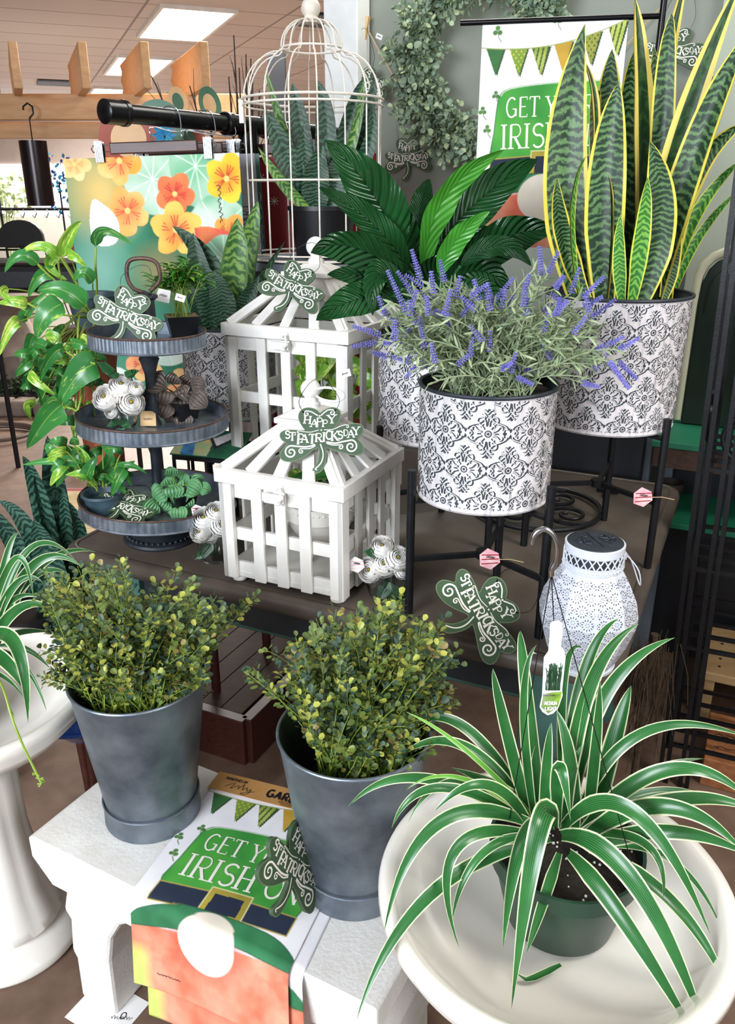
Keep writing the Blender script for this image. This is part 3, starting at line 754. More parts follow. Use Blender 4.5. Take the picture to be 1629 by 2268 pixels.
# display partition behind the table, parallel to the table front
TU = Vector((.904, -.427, 0)).normalized(); TW = Vector((.427, .904, 0)).normalized(); TA = math.atan2(-.427, .904)
def tp(a, c, z=0): return Vector((-.74, 1.781, 0)) + TU * a + TW * c + Vector((0, 0, z))     # table frame
def wallp(px, py, off=0.0):               # a point on the display wall seen at a pixel
    base = Vector((.167, 3.2, 0)); d = at(px, py, Y=1.0) - Vector((0, 0, H)); t = (base - TW * off).dot(TW) / d.dot(TW); return Vector((0, 0, H)) + d * t
wl = wallp(790, 300); 
b = MB(); c0 = Vector((wl.x, wl.y, 0)); b.box(c0 + TU * 1.4 + TW * .05 + Vector((0, 0, 1.5)), (2.8, .1, 3.0), 0, TA); struct(b.build('wall_display', M['sage_wall'], smooth=False))
b = MB(); pst = wallp(782, 150, .05); b.box(Vector((pst.x - .02, pst.y, 1.5)), (.13, .10, 3.0), 0, TA); struct(b.build('trim_1', M['white_post'], smooth=False, bevel=.004))
b = MB(); q = wallp(1590, 200, .02); b.box(Vector((q.x + .12, q.y - .06, 1.5)), (.30, .03, 3.0), 0, TA); struct(b.build('trim_2', M['pale_sage'], smooth=False, bevel=.004))
# lit ceiling panels
for i, (x, y) in enumerate(TROFFERS):
    lab = ['large lit ceiling panel nearest the birdcage top', 'middle lit ceiling panel above the wooden beam', 'smallest and farthest lit ceiling panel', 'lit ceiling panel above the display, beyond the frame', 'lit ceiling panel over the shamrock display table', 'lit ceiling panel over the foreground basins', 'lit ceiling panel off to the far right'][i]
    r = thing('ceiling_light', lab, 'ceiling light', (x, y, 2.985), R(22), 'ceiling light panels')
    b = MB(); b.box((0, 0, 0), (.56, 1.16 if i < 3 else 1.1, .02)); b.M = None
    if i < 3:
        b = MB(); W_ = [(.30, .75), (.30, .80), (.24, .5)][i]; b.box((0, 0, 0), (W_[0] * 2, W_[1] * 2, .02))
    b.build('diffuser', M['diffuser'], r, smooth=False)
    W2 = b.v; xs = max(p[0] for p in W2); ys = max(p[1] for p in W2); f = MB()
    for s in (1, -1): f.box((s * (xs + .015), 0, 0), (.03, ys * 2 + .06, .03)); f.box((0, s * (ys + .015), 0), (xs * 2, .03, .03))
    f.build('frame', M['white_post'], r, smooth=False)
for px, py in ((132, 184), (740, 48)):
    q = at(px, py, z=2.99); r = thing('ceiling_vent', 'dark slotted air vent in the ceiling ' + ('left of the lights' if px < 300 else 'behind the birdcage finial'), 'air vent', q, R(22), 'ceiling vents')
    b = MB()
    for i in range(7): b.box((0, -.24 + i * .08, -.01), (.6, .035, .012))
    b.build('slats', M['grey_post'], r, smooth=False); b = MB(); b.box((0, 0, .0), (.6, .6, .008)); b.build('backing', M['fabric_dark'], r, smooth=False)

# pine pergola beams at the far left
PB = 6.0
r = thing('pergola_beam', 'knotty pine double beam with notched rafters across the back left', 'beam', (-2.2, PB, 0))
za, zb, zc = at(200, 207, Y=PB).z, at(200, 268, Y=PB).z, at(200, 305, Y=PB).z
b = MB(); b.box((-1.2, 0, (za + zb) / 2), (5.2, .09, za - zb - .01)); b.build('upper_beam', M['pine'], r, smooth=False, bevel=.006)
b = MB(); b.box((-1.2, .12, (zb + zc) / 2), (5.2, .09, zb - zc)); b.build('lower_beam', M['pine'], r, smooth=False, bevel=.006)
for px in (-90, 45, 185, 310, 430):
    x = at(px, 180, Y=PB).x + 2.2; b = MB(); zz = za - .02
    P = [(-.5, zz), (.55, zz), (.62, zz + .06), (.50, zz + .10), (.60, zz + .15), (.5, zz + .2), (.58, zz + .25), (-.5, zz + .25)]
    for s in (0,): b.M = Matrix.Translation((x, 0, 0)) @ Matrix.Rotation(R(-68), 4, 'Z')
    b.poly(P, lambda a, c, z: Vector((-a, z, c)), 0, .05); b.build('rafter', M['pine'], r, smooth=False, bevel=.004)
b = MB(); b.box((1.6, .1, 1.2), (.11, .11, 2.4)); b.build('post', M['dark_box'], r, smooth=False)

# ================================================================== TABLE
TZ = .76
r = thing('display_table', 'grey-brown topped table with teal legs holding the shamrock display', 'table', tp(.65, .55))
b = WMB(); D_ = 1.10; W_ = 1.30
prof = [(-.004, -.042), (.004, -.036), (.008, -.022), (.004, -.008), (-.004, -.002), (-.014, 0), (-.018, -.0005), (-.0205, -.003), (-.024, 0)]
def ring(off):     # rounded rectangle
    P = []; rc = .055
    for (cx, cy, a0) in ((W_ - rc, rc, -90), (W_ - rc, D_ - rc, 0), (rc, D_ - rc, 90), (rc, rc, 180)):
        for i in range(7): a = R(a0 + i * 15); P.append((cx + (rc + off) * math.cos(a), cy + (rc + off) * math.sin(a)))
    return P
V = []; F = []; n = 28
for (o_, dz) in prof: V += [tp(x, y, TZ + dz) for x, y in ring(o_)]
for i in range(len(prof) - 1):
    for j in range(n): F.append((i * n + j, i * n + (j + 1) % n, (i + 1) * n + (j + 1) % n, (i + 1) * n + j))
F.append(tuple(range((len(prof) - 1) * n, len(prof) * n))); F.append(tuple(range(n))[::-1])
b.add(V, F); b.build('table_top', M['table_top'], r, angle=60)
b = WMB()
for (a0, c0_, a1, c1) in ((.1, .09, 1.2, .09), (.1, 1.01, 1.2, 1.01), (.09, .1, .09, 1.0), (1.21, .1, 1.21, 1.0)):
    b.bar(tp(a0, c0_, TZ - .095), tp(a1, c1, TZ - .095), .022, .10)
b.build('apron', M['teal_dark'], r, smooth=False, bevel=.003)
b = WMB(); b.tube([tp(.15, .1, TZ - .15), tp(1.15, .1, TZ - .15)], .013, 10); b.tube([tp(1.2, .15, TZ - .15), tp(1.2, .95, TZ - .15)], .013, 10); b.build('apron_bead', M['teal'], r)
lp = [(.03, 0), (.035, .03), (.028, .06), (.034, .2), (.045, .34), (.052, .40), (.04, .43), (.05, .45), (.058, .47), (.05, .49), (.046, .5)]
for a, c in ((.12, .12), (1.18, .12), (.12, .98), (1.18, .98)):
    b = WMB(); q = tp(a, c); b.lathe(lp, 28, 0, q); b.box(q + Vector((0, 0, .607)), (.115, .115, .215), 0, TA); b.build('leg', M['teal'], r, bevel=.003)

# low slatted platform under the table, its stool and odds
r = thing('slatted_platform', 'low dark wooden slatted platform on the floor under the table', 'platform', (-.3, 2.2, 0))
A = at(545, 1600, z=.14); Bq = at(440, 1582, z=.14); C2 = at(655, 1492, z=.14)
ux = (C2 - A).normalized(); uy = Vector((-ux.y, ux.x, 0)); b = WMB(); hgt = .11; base_z = .03
P0 = A.copy(); P0.z = 0
Lx, Ly = .62, .42
for (o1, o2) in ((Vector((0, 0, 0)), ux * Lx), (uy * Ly, uy * Ly + ux * Lx), (Vector((0, 0, 0)), uy * Ly), (ux * Lx, ux * Lx + uy * Ly)):
    b.bar(P0 + o1 + Vector((0, 0, .075)), P0 + o2 + Vector((0, 0, .075)), .035, .15)
b.build('frame', M['walnut'], r, smooth=False, bevel=.003)
for i in range(5):
    b = WMB(); q = P0 + uy * (.065 + i * .0735) + Vector((0, 0, .14)); b.bar(q + ux * .02, q + ux * (Lx - .02), .071, .012); b.build('plank', M['deck'], r, smooth=False, bevel=.0015)
for px, py, lab in ((480, 1530, 'slim round wooden post standing on the platform behind the left bucket'), (592, 1445, 'short round wooden post standing at the back of the platform')):
    q = at(px, py, z=.146); b = WMB(); b.tube([q, q + Vector((0, 0, TZ - .045 - .146))], .014, 14); tag(b.build('support_post', M['walnut']), lab, 'post')
# stool at the left with a floor plant
r = thing('wooden_stool', 'reddish wooden stool under the floor snake plant by the left basin', 'stool', (-.90, 1.95, 0))
b = MB(); b.box((0, 0, .34), (.30, .30, .025)); b.build('seat', M['walnut'], r, smooth=False, bevel=.004)
for sx in (1, -1):
    for sy in (1, -1): b = MB(); b.tube([(sx * .12, sy * .12, .33), (sx * .125, sy * .125, 0)], [.02, .013], 12); b.build('leg', M['walnut'], r)
q = at(190, 1600, Y=1.75); r = thing('blue_glass_dish', 'cobalt blue pressed glass dish behind the left bucket', 'dish', (q.x, 1.75, q.z - .02))
b = MB(); b.lathe([(0, 0), (.06, 0), (.10, .05), (.13, .065), (.135, .07), (.125, .068), (.095, .055), (.055, .006), (0, .006)], 40); b.build('dish', M['blue_glass'], r)
b = MB(); b.tube([(0, 0, -.002), (0, 0, -(q.z - .022))], .012, 10); b.lathe([(.08, -(q.z - .022)), (.02, -(q.z - .022) + .02), (0, -(q.z - .022) + .02)], 24); b.build('pedestal', M['walnut'], r)

# ================================================================== CONCRETE BENCH
BA = Vector((-.633, 1.186, 0)); BU = Vector((.647, -.348, 0)).normalized(); BW = Vector((-BU.y, BU.x, 0)); BZ = .436; BL = .735; BD = .31
def bp(a, c, z=0): return BA + BU * a + BW * c + Vector((0, 0, z))
r = thing('concrete_bench', 'white painted concrete bench with cut arched base in the foreground', 'bench', bp(BL / 2, BD / 2))
rr = random.Random(4)
b = WMB(); nx, ny = 40, 4
Pf = [(0, BZ), (BL, BZ), (BL, BZ - .085), (BL - .02, BZ - .09), (.02, BZ - .09), (0, BZ - .085)]
V = []; F = []
pr_ = [(.0, .0), (.0, BD)]
top = MB(); b.poly(smoothpoly([(0, BZ - .004), (.01, BZ), (BL - .01, BZ), (BL, BZ - .004), (BL, BZ - .05), (BL - .045, BZ - .10), (.045, BZ - .10), (0, BZ - .05)], 1), lambda a, z, d: bp(a, -d, z), 0, BD)
b.build('bench_top', M['concrete'], r, smooth=False, bevel=.006)
def leg_poly(P, name):
    b = WMB(); b.poly(P, lambda a, z, d: bp(a, -d + .03, z), 0, BD - .06); b.build(name, M['concrete'], r, smooth=False, bevel=.008)
lz = BZ - .10
LP_ = [(.03, lz), (.037, lz - .05), (.022, lz - .10), (.036, lz - .12), (.026, lz - .2), (.034, lz - .215), (.03, 0), (.125, 0), (.13, .15), (.145, .22), (.175, .272), (.22, .303), (.30, .317)]
leg_poly(LP_ + [(BL / 2, .32), (BL / 2, lz)], 'leg')
leg_poly([(BL - p[0], p[1]) for p in LP_ + [(BL / 2 + .0005, .32), (BL / 2 + .0005, lz)]][::-1], 'leg')
b = WMB(); b.poly([(0, 0), (.13, 0), (.13, .105), (0, .105)], lambda x, y, z: bp(.035 + x, -.02 + y * 1.0, .0012 + z) - BW * 0, 0, .0006)
fn = lambda x, y, z: bp(.135 + x * .8 - y * .3, .03 + x * .35 + y * .8, .0016 + z)
word(b, 'O', 0, 0, .016, fn, 1); scribble(b, -.02, -.005, .05, .014, fn, 1, 9, .0012)
o = b.build('paper_slip', [M['paper'], M['ink']], smooth=False); tag(o, 'price paper slip with handwritten figures under the bench leg', 'paper')

# ================================================================== BUCKETS
galv_bucket('tall zinc bucket on the left end of the bench', (-.414, 1.252, BZ), .086, .12, .305)
galv_bucket('tall zinc bucket between the flag and the foreground basin', (-.022, 1.085, BZ), .088, .122, .312)

# ================================================================== BASINS
def basin(label, loc, rad, rim, basec=1.0, fluted=False):
    r = thing('birdbath', label, 'birdbath', loc, 0, 'white ceramic birdbaths')
    b = MB(); z = rim
    b.lathe([(0, z - .105), (.07, z - .103), (.13, z - .092), (.18, z - .065), (rad * .86, z - .022), (rad * .90, z - .006), (rad * .94, z), (rad * .985, z - .001), (rad, z - .010), (rad * 1.0, z - .022), (rad * .96, z - .034), (rad * .955, z - .044), (rad * .80, z - .085), (.13, z - .125), (.09, z - .14)], 96)
    b.build('bowl', M['cream_ceramic'], r, angle=80)
    b = MB(); h = z - .14
    pf = [(.09, h), (.095, h - .015), (.075, h - .03), (.068, h - .06), (.07, h * .6), (.085, h * .3), (.105, h * .17), (.115, h * .13), (.10, h * .115), (.125, h * .09), (.15, h * .05), (.155, h * .02), (.15, 0), (0, 0)]
    b.lathe(pf, 72, 0, fr=(lambda a, i: 1 + (.05 * abs(math.sin(a * 5)) if 2 < i < 7 else 0)) if fluted else None); b.build('pedestal', M['cream_ceramic'], r, angle=80)
    return r
basin('cream white birdbath basin in the right foreground holding a spider plant', (.262, .868, 0), .247, .65)
basin('white birdbath on a fluted pedestal at the left edge', (-.80, 1.36, 0), .25, .64, fluted=True)

# ================================================================== PLANT STANDS (black iron tripods)
def stand(label, feet_c, rad, h, az0, barz, ring_r=None, ring_z=None, tg=None):
    r = thing('plant_stand', label, 'plant stand', (feet_c[0], feet_c[1], TZ), 0, 'black iron tripod plant stands')
    for k in range(3):
        a = R(az0 + 120 * k); b = MB(); b.tube([(rad * math.cos(a), rad * math.sin(a), 0), (rad * math.cos(a), rad * math.sin(a), h)], .0085, 12); b.build('leg', M['black_iron'], r)
        b = MB(); b.bar((0, 0, barz), ((rad - .006) * math.cos(a), (rad - .006) * math.sin(a), barz), .010, .010); b.build('crossbar', M['black_iron'], r, smooth=False)
        if ring_z: b = MB(); b.bar((0, 0, ring_z), ((rad - .006) * math.cos(a), (rad - .006) * math.sin(a), ring_z), .014, .006); b.build('support_bar', M['black_iron'], r, smooth=False)
    b = MB(); b.lathe([(0, barz - .008), (.016, barz - .008), (.016, barz + .008), (0, barz + .008)], 16); b.build('hub', M['black_iron'], r)
    return r
def az(ax, ay, cx, cy): return math.degrees(math.atan2(ay - cy, ax - cx))
fc = (.231, 1.47)
s1 = stand('front black iron tripod stand under the lavender planter', fc, .150, .305, az(.0855, 1.446, *fc), .122, ring_z=.243)
rc_ = (.54, 1.80)
s2 = stand('right black iron tripod stand under the tall variegated snake plant planter', rc_, .165, .345, az(.63, 1.668, *rc_), .155, ring_z=.300)
lc_ = (.17, 1.86)
s3 = stand('low black iron tripod stand under the peace lily planter', lc_, .150, .29, 200, .12, ring_z=.255)
s4 = stand('black iron tripod stand under the left rear planter', (-.39, 2.30), .150, .24, 250, .1, ring_z=.195)
def gem_tag(label, c, X, mats, s=.018):
    b = WMB(); X = Vector(X).normalized(); Z = Vector((0, 0, 1)); c = Vector(c)
    fn = lambda x, y, z: c + X * x + Z * y + X.cross(Z) * (z)
    P = [(-.8 * s, .3 * s), (-.1 * s, s), (.9 * s, .6 * s), (1.1 * s, -.3 * s), (.3 * s, -1.1 * s), (-.7 * s, -.8 * s)]
    b.poly(P, fn, 0, .0012)
    for k in range(3): b.ribbon([(-.6 * s, (-.6 + k * .45) * s), (.95 * s, (-.35 + k * .4) * s)], .0022, fn, 1, .0003)
    scribble(b, -.2 * s, -.1 * s, .8 * s, .5 * s, fn, 2, 3, .0008, .0006)
    b.tube([c + X * s * 1.0, c + X * s * 2 + Vector((0, 0, .002)), c + X * s * 3.2 - Vector((0, 0, .002))], .001, 5, 3)
    tag(b.build('hang_tag', mats, smooth=False), label, 'tag', 'pink price tags')
gem_tag('pink striped tag tied to the right plant stand', at(1422, 1100, Y=1.63), (1, -.2, 0), [M['pink_tag'], M['red'], M['ink'], M['jute']], .021)
gem_tag('pink dotted tag hanging at the hub of the front plant stand', at(1082, 1237, Y=1.42), (1, -.2, 0), [M['pink_tag'], M['red'], M['ink'], M['jute']], .021)

# wrought iron scroll trivet lying on the table
q = at(1190, 1115, z=TZ + .02); r = thing('scroll_trivet', 'round black wrought iron scroll stand lying on the table between the plant stands', 'trivet', (q.x, q.y, TZ))
b = MB(); RR = .165
b.tube([(RR * math.cos(a * math.pi / 32), RR * math.sin(a * math.pi / 32), .012) for a in range(64)], .007, 8, closed=True); b.build('ring', M['black_iron'], r)
for k, (cx, cy, ae) in enumerate(((.07, .06, 60), (.07, -.06, -60), (-.07, .05, 120), (-.07, -.05, 240))):
    b = MB(); P = [(x, y, .012) for x, y in spiral(cx, cy, .068, ae, 1.6, 1 if k % 2 else -1, 40, .15)]; b.tube(P, .0055, 8); b.build('scroll', M['black_iron'], r)

# ================================================================== DAMASK PLANTERS
damask_pot('whitewashed damask planter full of lavender, in front on the black stand', (.222, 1.475, TZ + .25), .125, .218, 10, rz=.2)
damask_pot('tall whitewashed damask planter holding the yellow-edged snake plant', (.54, 1.80, TZ + .307), .1525, .285, 12, taper=.955, rz=.5)
damask_pot('whitewashed damask planter under the peace lily, half hidden by the lavender planter', (.165, 1.86, TZ + .262), .14, .235, 11, rz=.1)
damask_pot('whitewashed damask planter at the rear left behind the tiered tray', (-.39, 2.30, TZ + .202), .130, .25, 10, rz=.3)
for c, rr_, z in (((.222, 1.475), .119, TZ + .25 + .20), ((.54, 1.80), .147, TZ + .307 + .262), ((.165, 1.86), .134, TZ + .262 + .205), ((-.39, 2.30), .124, TZ + .202 + .22)):
    b = MB(); b.disc((c[0], c[1], z), rr_, 40); b.disc((c[0], c[1], z - .01), rr_, 40, up=False)
    tag(b.build('potting_soil', M['soil'], smooth=False), None, None)
    o = [x for x in bpy.data.objects if x.name.startswith('potting_soil')][-1]
    tgt = [x for x in bpy.data.objects if x.name.startswith('damask_planter') and abs(x.location.x - c[0]) < .01][0]
    for vtx in o.data.vertices: vtx.co -= Vector(tgt.location)
    o.parent = tgt

# ================================================================== SLATTED LANTERNS
def lantern(label, center, S, z0, body_h, roof_h, plate, n_slats, rail, foot=.014, ballr=.021, back=True):
    r = thing('wooden_lantern', label, 'lantern', (center[0], center[1], z0), TA, 'white slatted birdcage lanterns')
    h = S / 2; t = .012; m = M['white_wood']; zb = foot
    b = MB(); b.box((0, 0, zb + .008), (S - .02, S - .02, .012)); b.build('floor_board', m, r, smooth=False, bevel=.001)
    for sx in (1, -1):
        for sy in (1, -1):
            b = MB(); b.lathe([(0, 0), (.010, 0), (.016, .004), (.017, .009), (.010, zb), (0, zb)], 18, 0, (sx * (h - .022), sy * (h - .022), 0)); b.build('foot', m, r)
    pw = .030
    for side in range(4):
        rot = Matrix.Rotation(side * math.pi / 2, 4, 'Z')
        for zc, hh, nm in ((zb + .018, .036, 'bottom_rail'), (zb + body_h * rail, .028, 'middle_rail'), (zb + body_h - .016, .034, 'top_rail')):
            b = MB(); b.M = rot; b.box((0, -h + t * 1.3, zc), (S - .03, t * .8, hh)); b.build(nm, m, r, smooth=False, bevel=.001)
        for k in range(n_slats):
            x = -h + pw + (S - 2 * pw) * (k + 1) / (n_slats + 1)
            b = MB(); b.M = rot; b.box((x, -h + t * .45, zb + body_h / 2), (.026, t * .6, body_h)); b.build('slat', m, r, smooth=False, bevel=.001)
    for sx in (1, -1):
        for sy in (1, -1):
            b = MB(); b.box((sx * (h - pw / 2 + .002), sy * (h - .006 + .002), zb + body_h / 2), (pw, .012, body_h)); b.box((sx * (h - .006 + .002), sy * (h - pw / 2 + .002), zb + body_h / 2), (.0118, pw, body_h)); b.build('corner_post', m, r, smooth=False, bevel=.001)
    # lid
    lid = bpy.data.objects.new('lid', None)
    z1 = zb + body_h + .003; e = .030; ov = h + .008
    bb = MB()
    for side in range(4): bb.M = Matrix.Rotation(side * math.pi / 2, 4, 'Z'); bb.box((0, -ov + .008, z1 + e / 2), (2 * ov - (0 if side % 2 else .032), .016, e))
    lid = bb.build('lid_frame', m, r, smooth=False, bevel=.0015)
    zt = z1 + e + roof_h; ph = plate / 2
    for side in range(4):
        rot = Matrix.Rotation(side * math.pi / 2, 4, 'Z')
        for k in range(n_slats + 2):
            f = -1 + 2 * k / (n_slats + 1); w = .030 if abs(f) == 1 else .026
            a = Vector((f * (ov - .014), -ov + .012, z1 + e - .002)); c = Vector((f * (ph - .014) * .8, -ph + .014, zt))
            if abs(f) == 1 : a.x = f * (ov - .018)
            b = MB(); b.M = rot; nrm = Vector((0, -(zt - z1), ov - ph)).normalized()
            d = (c - a).normalized(); S_ = d.cross(nrm).normalized()
            b.bar(a, c, w if abs(f) < 1 else .026, .007, 0, up=nrm); b.build('roof_slat', m, lid, smooth=False, bevel=.0008)
    b = MB(); b.box((0, 0, zt + .005), (plate + .015, plate + .015, .012)); 
    V = [(-ph, -ph, zt + .011), (ph, -ph, zt + .011), (ph, ph, zt + .011), (-ph, ph, zt + .011), (-.022, -.022, zt + .028), (.022, -.022, zt + .028), (.022, .022, zt + .028), (-.022, .022, zt + .028)]
    b.add(V, [(0, 1, 5, 4), (1, 2, 6, 5), (2, 3, 7, 6), (3, 0, 4, 7), (4, 5, 6, 7)]); b.build('top_plate', m, lid, smooth=False, bevel=.002)
    b = MB(); k = ballr; b.lathe([(.020, zt + .026), (.020, zt + .036), (.014, zt + .042), (.013, zt + .05)] + [(k * math.sin(a), zt + .048 + k * .8 - k * math.cos(a)) for a in [.65 + i * (math.pi - .65) / 10 for i in range(11)]], 28); b.build('finial', m, lid)
    b = MB(); zc = zt + .048 + k * .8; b.tube([(.012 + .034 * (1 - math.cos(a)) , -.004, zc - .014 * math.sin(a) * 1.0 - .006) for a in [i * math.pi / 10 - math.pi / 2 + math.pi / 2 for i in range(0, 21)]][:20], .0028, 8); b.build('carry_ring', m, lid)
    b = MB(); y = -h - .006; zc = zb + body_h
    b.box((-.01, y, zc - .012), (.05, .003, .018)); b.box((.0, -ov - .002, zc + .014), (.034, .003, .014)); b.tube([(.004, -ov - .005, zc + .012), (.016, -ov - .012, zc + .016), (.018, -ov - .012, zc - .006), (.006, -ov - .008, zc - .016)], .003, 8); b.ball((.006, -ov - .006, zc - .018), .006, 10); b.build('latch', m, r)
    return r
L1 = lantern('smaller white slatted birdcage lantern at the front of the table', (-.118, 1.661), .285, TZ, .215, .083, .100, 3, .47)
L2 = lantern('larger white slatted birdcage lantern standing behind the small one', (-.128, 2.108), .335, TZ, .445, .105, .115, 3, .66, ballr=.024)
# footed planter inside the small lantern
r = thing('footed_planter', 'white beaded footed planter inside the small lantern', 'planter', (-.105, 1.675, TZ + .030))
b = MB(); b.lathe([(0, .035), (.03, .036), (.055, .05), (.068, .075), (.072, .09), (.076, .094), (.076, .13), (.072, .13), (.066, .07), (0, .065)], 48); b.build('bowl', M['cream_ceramic'], r)
for k in range(3): a = R(90 + 120 * k + 30); b = MB(); b.tube([(.045 * math.cos(a), .045 * math.sin(a), .05), (.048 * math.cos(a), .048 * math.sin(a), .02), (.05 * math.cos(a), .05 * math.sin(a), .0)], [.014, .010, .008], 10); b.build('foot', M['cream_ceramic'], r)
b = MB(); [b.ball((.0765 * math.cos(a), .0765 * math.sin(a), .118), .003, 8) for a in [i * math.pi / 20 for i in range(40)]]; b.build('beading', M['cream_ceramic'], r)

# ================================================================== TIERED TRAY
tr = thing('tiered_tray', 'galvanised three tier serving tray with a handle on the left of the table', 'tiered tray', (-.507, 1.832, TZ))
tr.rotation_euler = (0, R(1.8), 0)
def tier(z, rad, hh=.036):
    b = MB(); b.lathe([(0, z - hh + .006), (rad - .003, z - hh + .006), (rad - .002, z - hh), (rad, z - hh), (rad + .0035, z - hh + .003), (rad + .001, z - hh + .006)], 96)
    n = 288; V = []; F = []
    for i, zz in enumerate((z - hh + .005, z - .004)):
        for j in range(n): a = 2 * math.pi * j / n; q = rad + .0008 * (1 if (j // 2) % 2 else -1); V.append((q * math.cos(a), q * math.sin(a), zz))
    for j in range(n): F.append((j, (j + 1) % n, n + (j + 1) % n, n + j))
    b.add(V, F, 0); b.lathe([(rad - .003, z - hh + .006), (rad - .003, z - .002)], 96)
    b.build('tray', M['galv'], tr, angle=30)
    k = MB(); k.tube([(rad * math.cos(a * math.pi / 40), rad * math.sin(a * math.pi / 40), z - .002) for a in range(80)], .0026, 8, closed=True); o = k.build('rim', M['tray_rim'], tr); o['label'] = 'rusty brown rolled rim'
for z, rad in ((.118, .182), (.318, .170), (.505, .128)): tier(z, rad)
b = MB(); b.lathe([(0, 0), (.085, 0), (.09, .006), (.088, .012), (.065, .02), (.06, .028), (.03, .04), (.03, .08), (.0, .08)], 40)
for i in range(36): b.ball((.079 * math.cos(i * math.pi / 18), .079 * math.sin(i * math.pi / 18), .0165), .0045, 6)
b.build('base', M['slate'], tr)
b = MB()
for z0, z1 in ((.088, .282), (.288, .47)):
    b.lathe([(.02, z0), (.012, z0 + .02), (.017, z0 + .035), (.011, z0 + .06), (.012, z1 - .065), (.019, z1 - .04), (.023, z1 - .03), (.014, z1 - .015), (.024, z1), ], 24)
b.lathe([(.020, .475), (.022, .50), (.020, .57), (.028, .575), (.028, .58), (.010, .585), (0, .59)], 24); b.build('spindle', M['slate'], tr)
b = MB(); b.tube(smoothline([(.0, 0, .585), (-.022, 0, .592), (-.034, 0, .61), (-.035, 0, .635), (-.026, 0, .652), (.0, 0, .657), (.026, 0, .652), (.035, 0, .635), (.034, 0, .61), (.012, 0, .588)], 4), .0045, 10); b.build('handle', M['tray_rim'], tr)

# ================================================================== PIERCED LANTERN
q = Vector((.388, 1.268, TZ)); r = thing('pierced_lantern', 'white pierced metal lantern with dark scrolled solar lid on the table corner', 'lantern', q, R(12))
nf = 10; pf = [(.050, .004), (.055, .006), (.072, .045), (.084, .085), (.086, .105), (.080, .135), (.066, .165), (.052, .188), (.048, .192)]
b = MB(); b.lathe([(.052, 0), (.056, 0), (.057, .006), (.05, .008)], 40); b.lathe(pf, nf)
for i in range(len(pf) - 1): pass
def facet(i, x, z):        # point on a facet: x in -1..1, z height
    for k in range(len(pf) - 1):
        if pf[k][1] <= z <= pf[k + 1][1]: f = (z - pf[k][1]) / (pf[k + 1][1] - pf[k][1]); rad = pf[k][0] + (pf[k + 1][0] - pf[k][0]) * f; break
    else: rad = pf[-1][0]
    a0, a1 = 2 * math.pi * i / nf, 2 * math.pi * (i + 1) / nf; f = (x + 1) / 2
    return Vector((rad * (math.cos(a0) * (1 - f) + math.cos(a1) * f), rad * (math.sin(a0) * (1 - f) + math.sin(a1) * f), z)), (a0 + a1) / 2, rad * math.sin(math.pi / nf)
def hole(i, u, z, w, h, rot):
    pc, am, hw = facet(i, 0, z)
    if abs(u) > hw * .93 or z < .012 or z > .184: return
    P = []
    for k in range(6):
        a = k * math.pi / 3; x, y = w * math.cos(a), h * math.sin(a); x, y = x * math.cos(rot) - y * math.sin(rot), x * math.sin(rot) + y * math.cos(rot)
        zz = min(.187, max(.008, z + y)); pp, _, h2 = facet(i, 0, zz); xx = max(-.98, min(.98, (u + x) / h2)); pp, _, _ = facet(i, xx, zz); P.append(pp + Vector((math.cos(am), math.sin(am), 0)) * .0007)
    b.add(P, [tuple(range(6))], 1)
for i in range(nf):
    for row in range(9):
        for col in range(-2, 3):
            cu = col * .024 + (.012 if row % 2 else 0); cz = .015 + row * .0205
            for k in range(12): a = k * math.pi / 6; hole(i, cu + .0085 * math.cos(a), cz + .0085 * math.sin(a), .0019, .0008, a)
            for k in range(6): a = k * math.pi / 3; hole(i, cu + .0032 * math.cos(a), cz + .0032 * math.sin(a), .0010, .0006, a)
            for k in range(5): a = k * math.pi * .4; hole(i, cu + .012 + .0028 * math.cos(a), cz + .0028 * math.sin(a), .0011, .0006, a)
b.build('pierced_body', [M['white_metal'], M['slate']], r, smooth=False)
b = MB(); b.lathe([(.048, .190), (.050, .192), (.050, .203), (.049, .204), (.049, .222), (.050, .223), (.0505, .236), (.047, .237)], 48)
for i in range(24):
    a = i * math.pi / 12
    for s in (1, -1): b.tube([(.0505 * math.cos(a - s * .11), .0505 * math.sin(a - s * .11), .204), (.0505 * math.cos(a + s * .11), .0505 * math.sin(a + s * .11), .222)], .0013, 5)
b.lathe([(.0492, .2045), (.0492, .2215)], 48, 1)
for i in range(40): b.ball((.0505 * math.cos(i * math.pi / 20), .0505 * math.sin(i * math.pi / 20), .1975), .0022, 6)
b.build('collar', [M['white_metal'], M['slate']], r)
b = MB(); b.lathe([(0, .240), (.044, .240), (.047, .238), (.0475, .234)], 48)
fz = lambda x, y, z: Vector((x, y, .2405 + z))
for s in (1, -1):
    for sy in (1, -1):
        b.tube([(x, y, .2412) for x, y in spiral(s * .016, sy * .008, .010, 90 * sy, 1.3, s * sy, 20, .2)], .0013, 5); b.tube([(x, y, .2412) for x, y in spiral(s * .030, sy * .004, .006, 90 * sy, 1.2, s * sy, 14, .2)], .0012, 5)
b.tube([(0, -.03, .2412), (0, .03, .2412)], .0016, 5); b.build('solar_lid', M['slate'], r)
b = MB(); hz = .212
b.tube(smoothline([(.049, 0, hz), (.062, -.012, hz - .008), (.078, -.018, hz - .030), (.09, -.01, hz - .06), (.092, .0, hz - .062), (.078, .015, hz - .02), (.052, .01, hz)], 4), .0011, 6); b.box((.048, -.012, hz), (.008, .012, .012)); b.build('wire_handle', M['white_metal'], r)
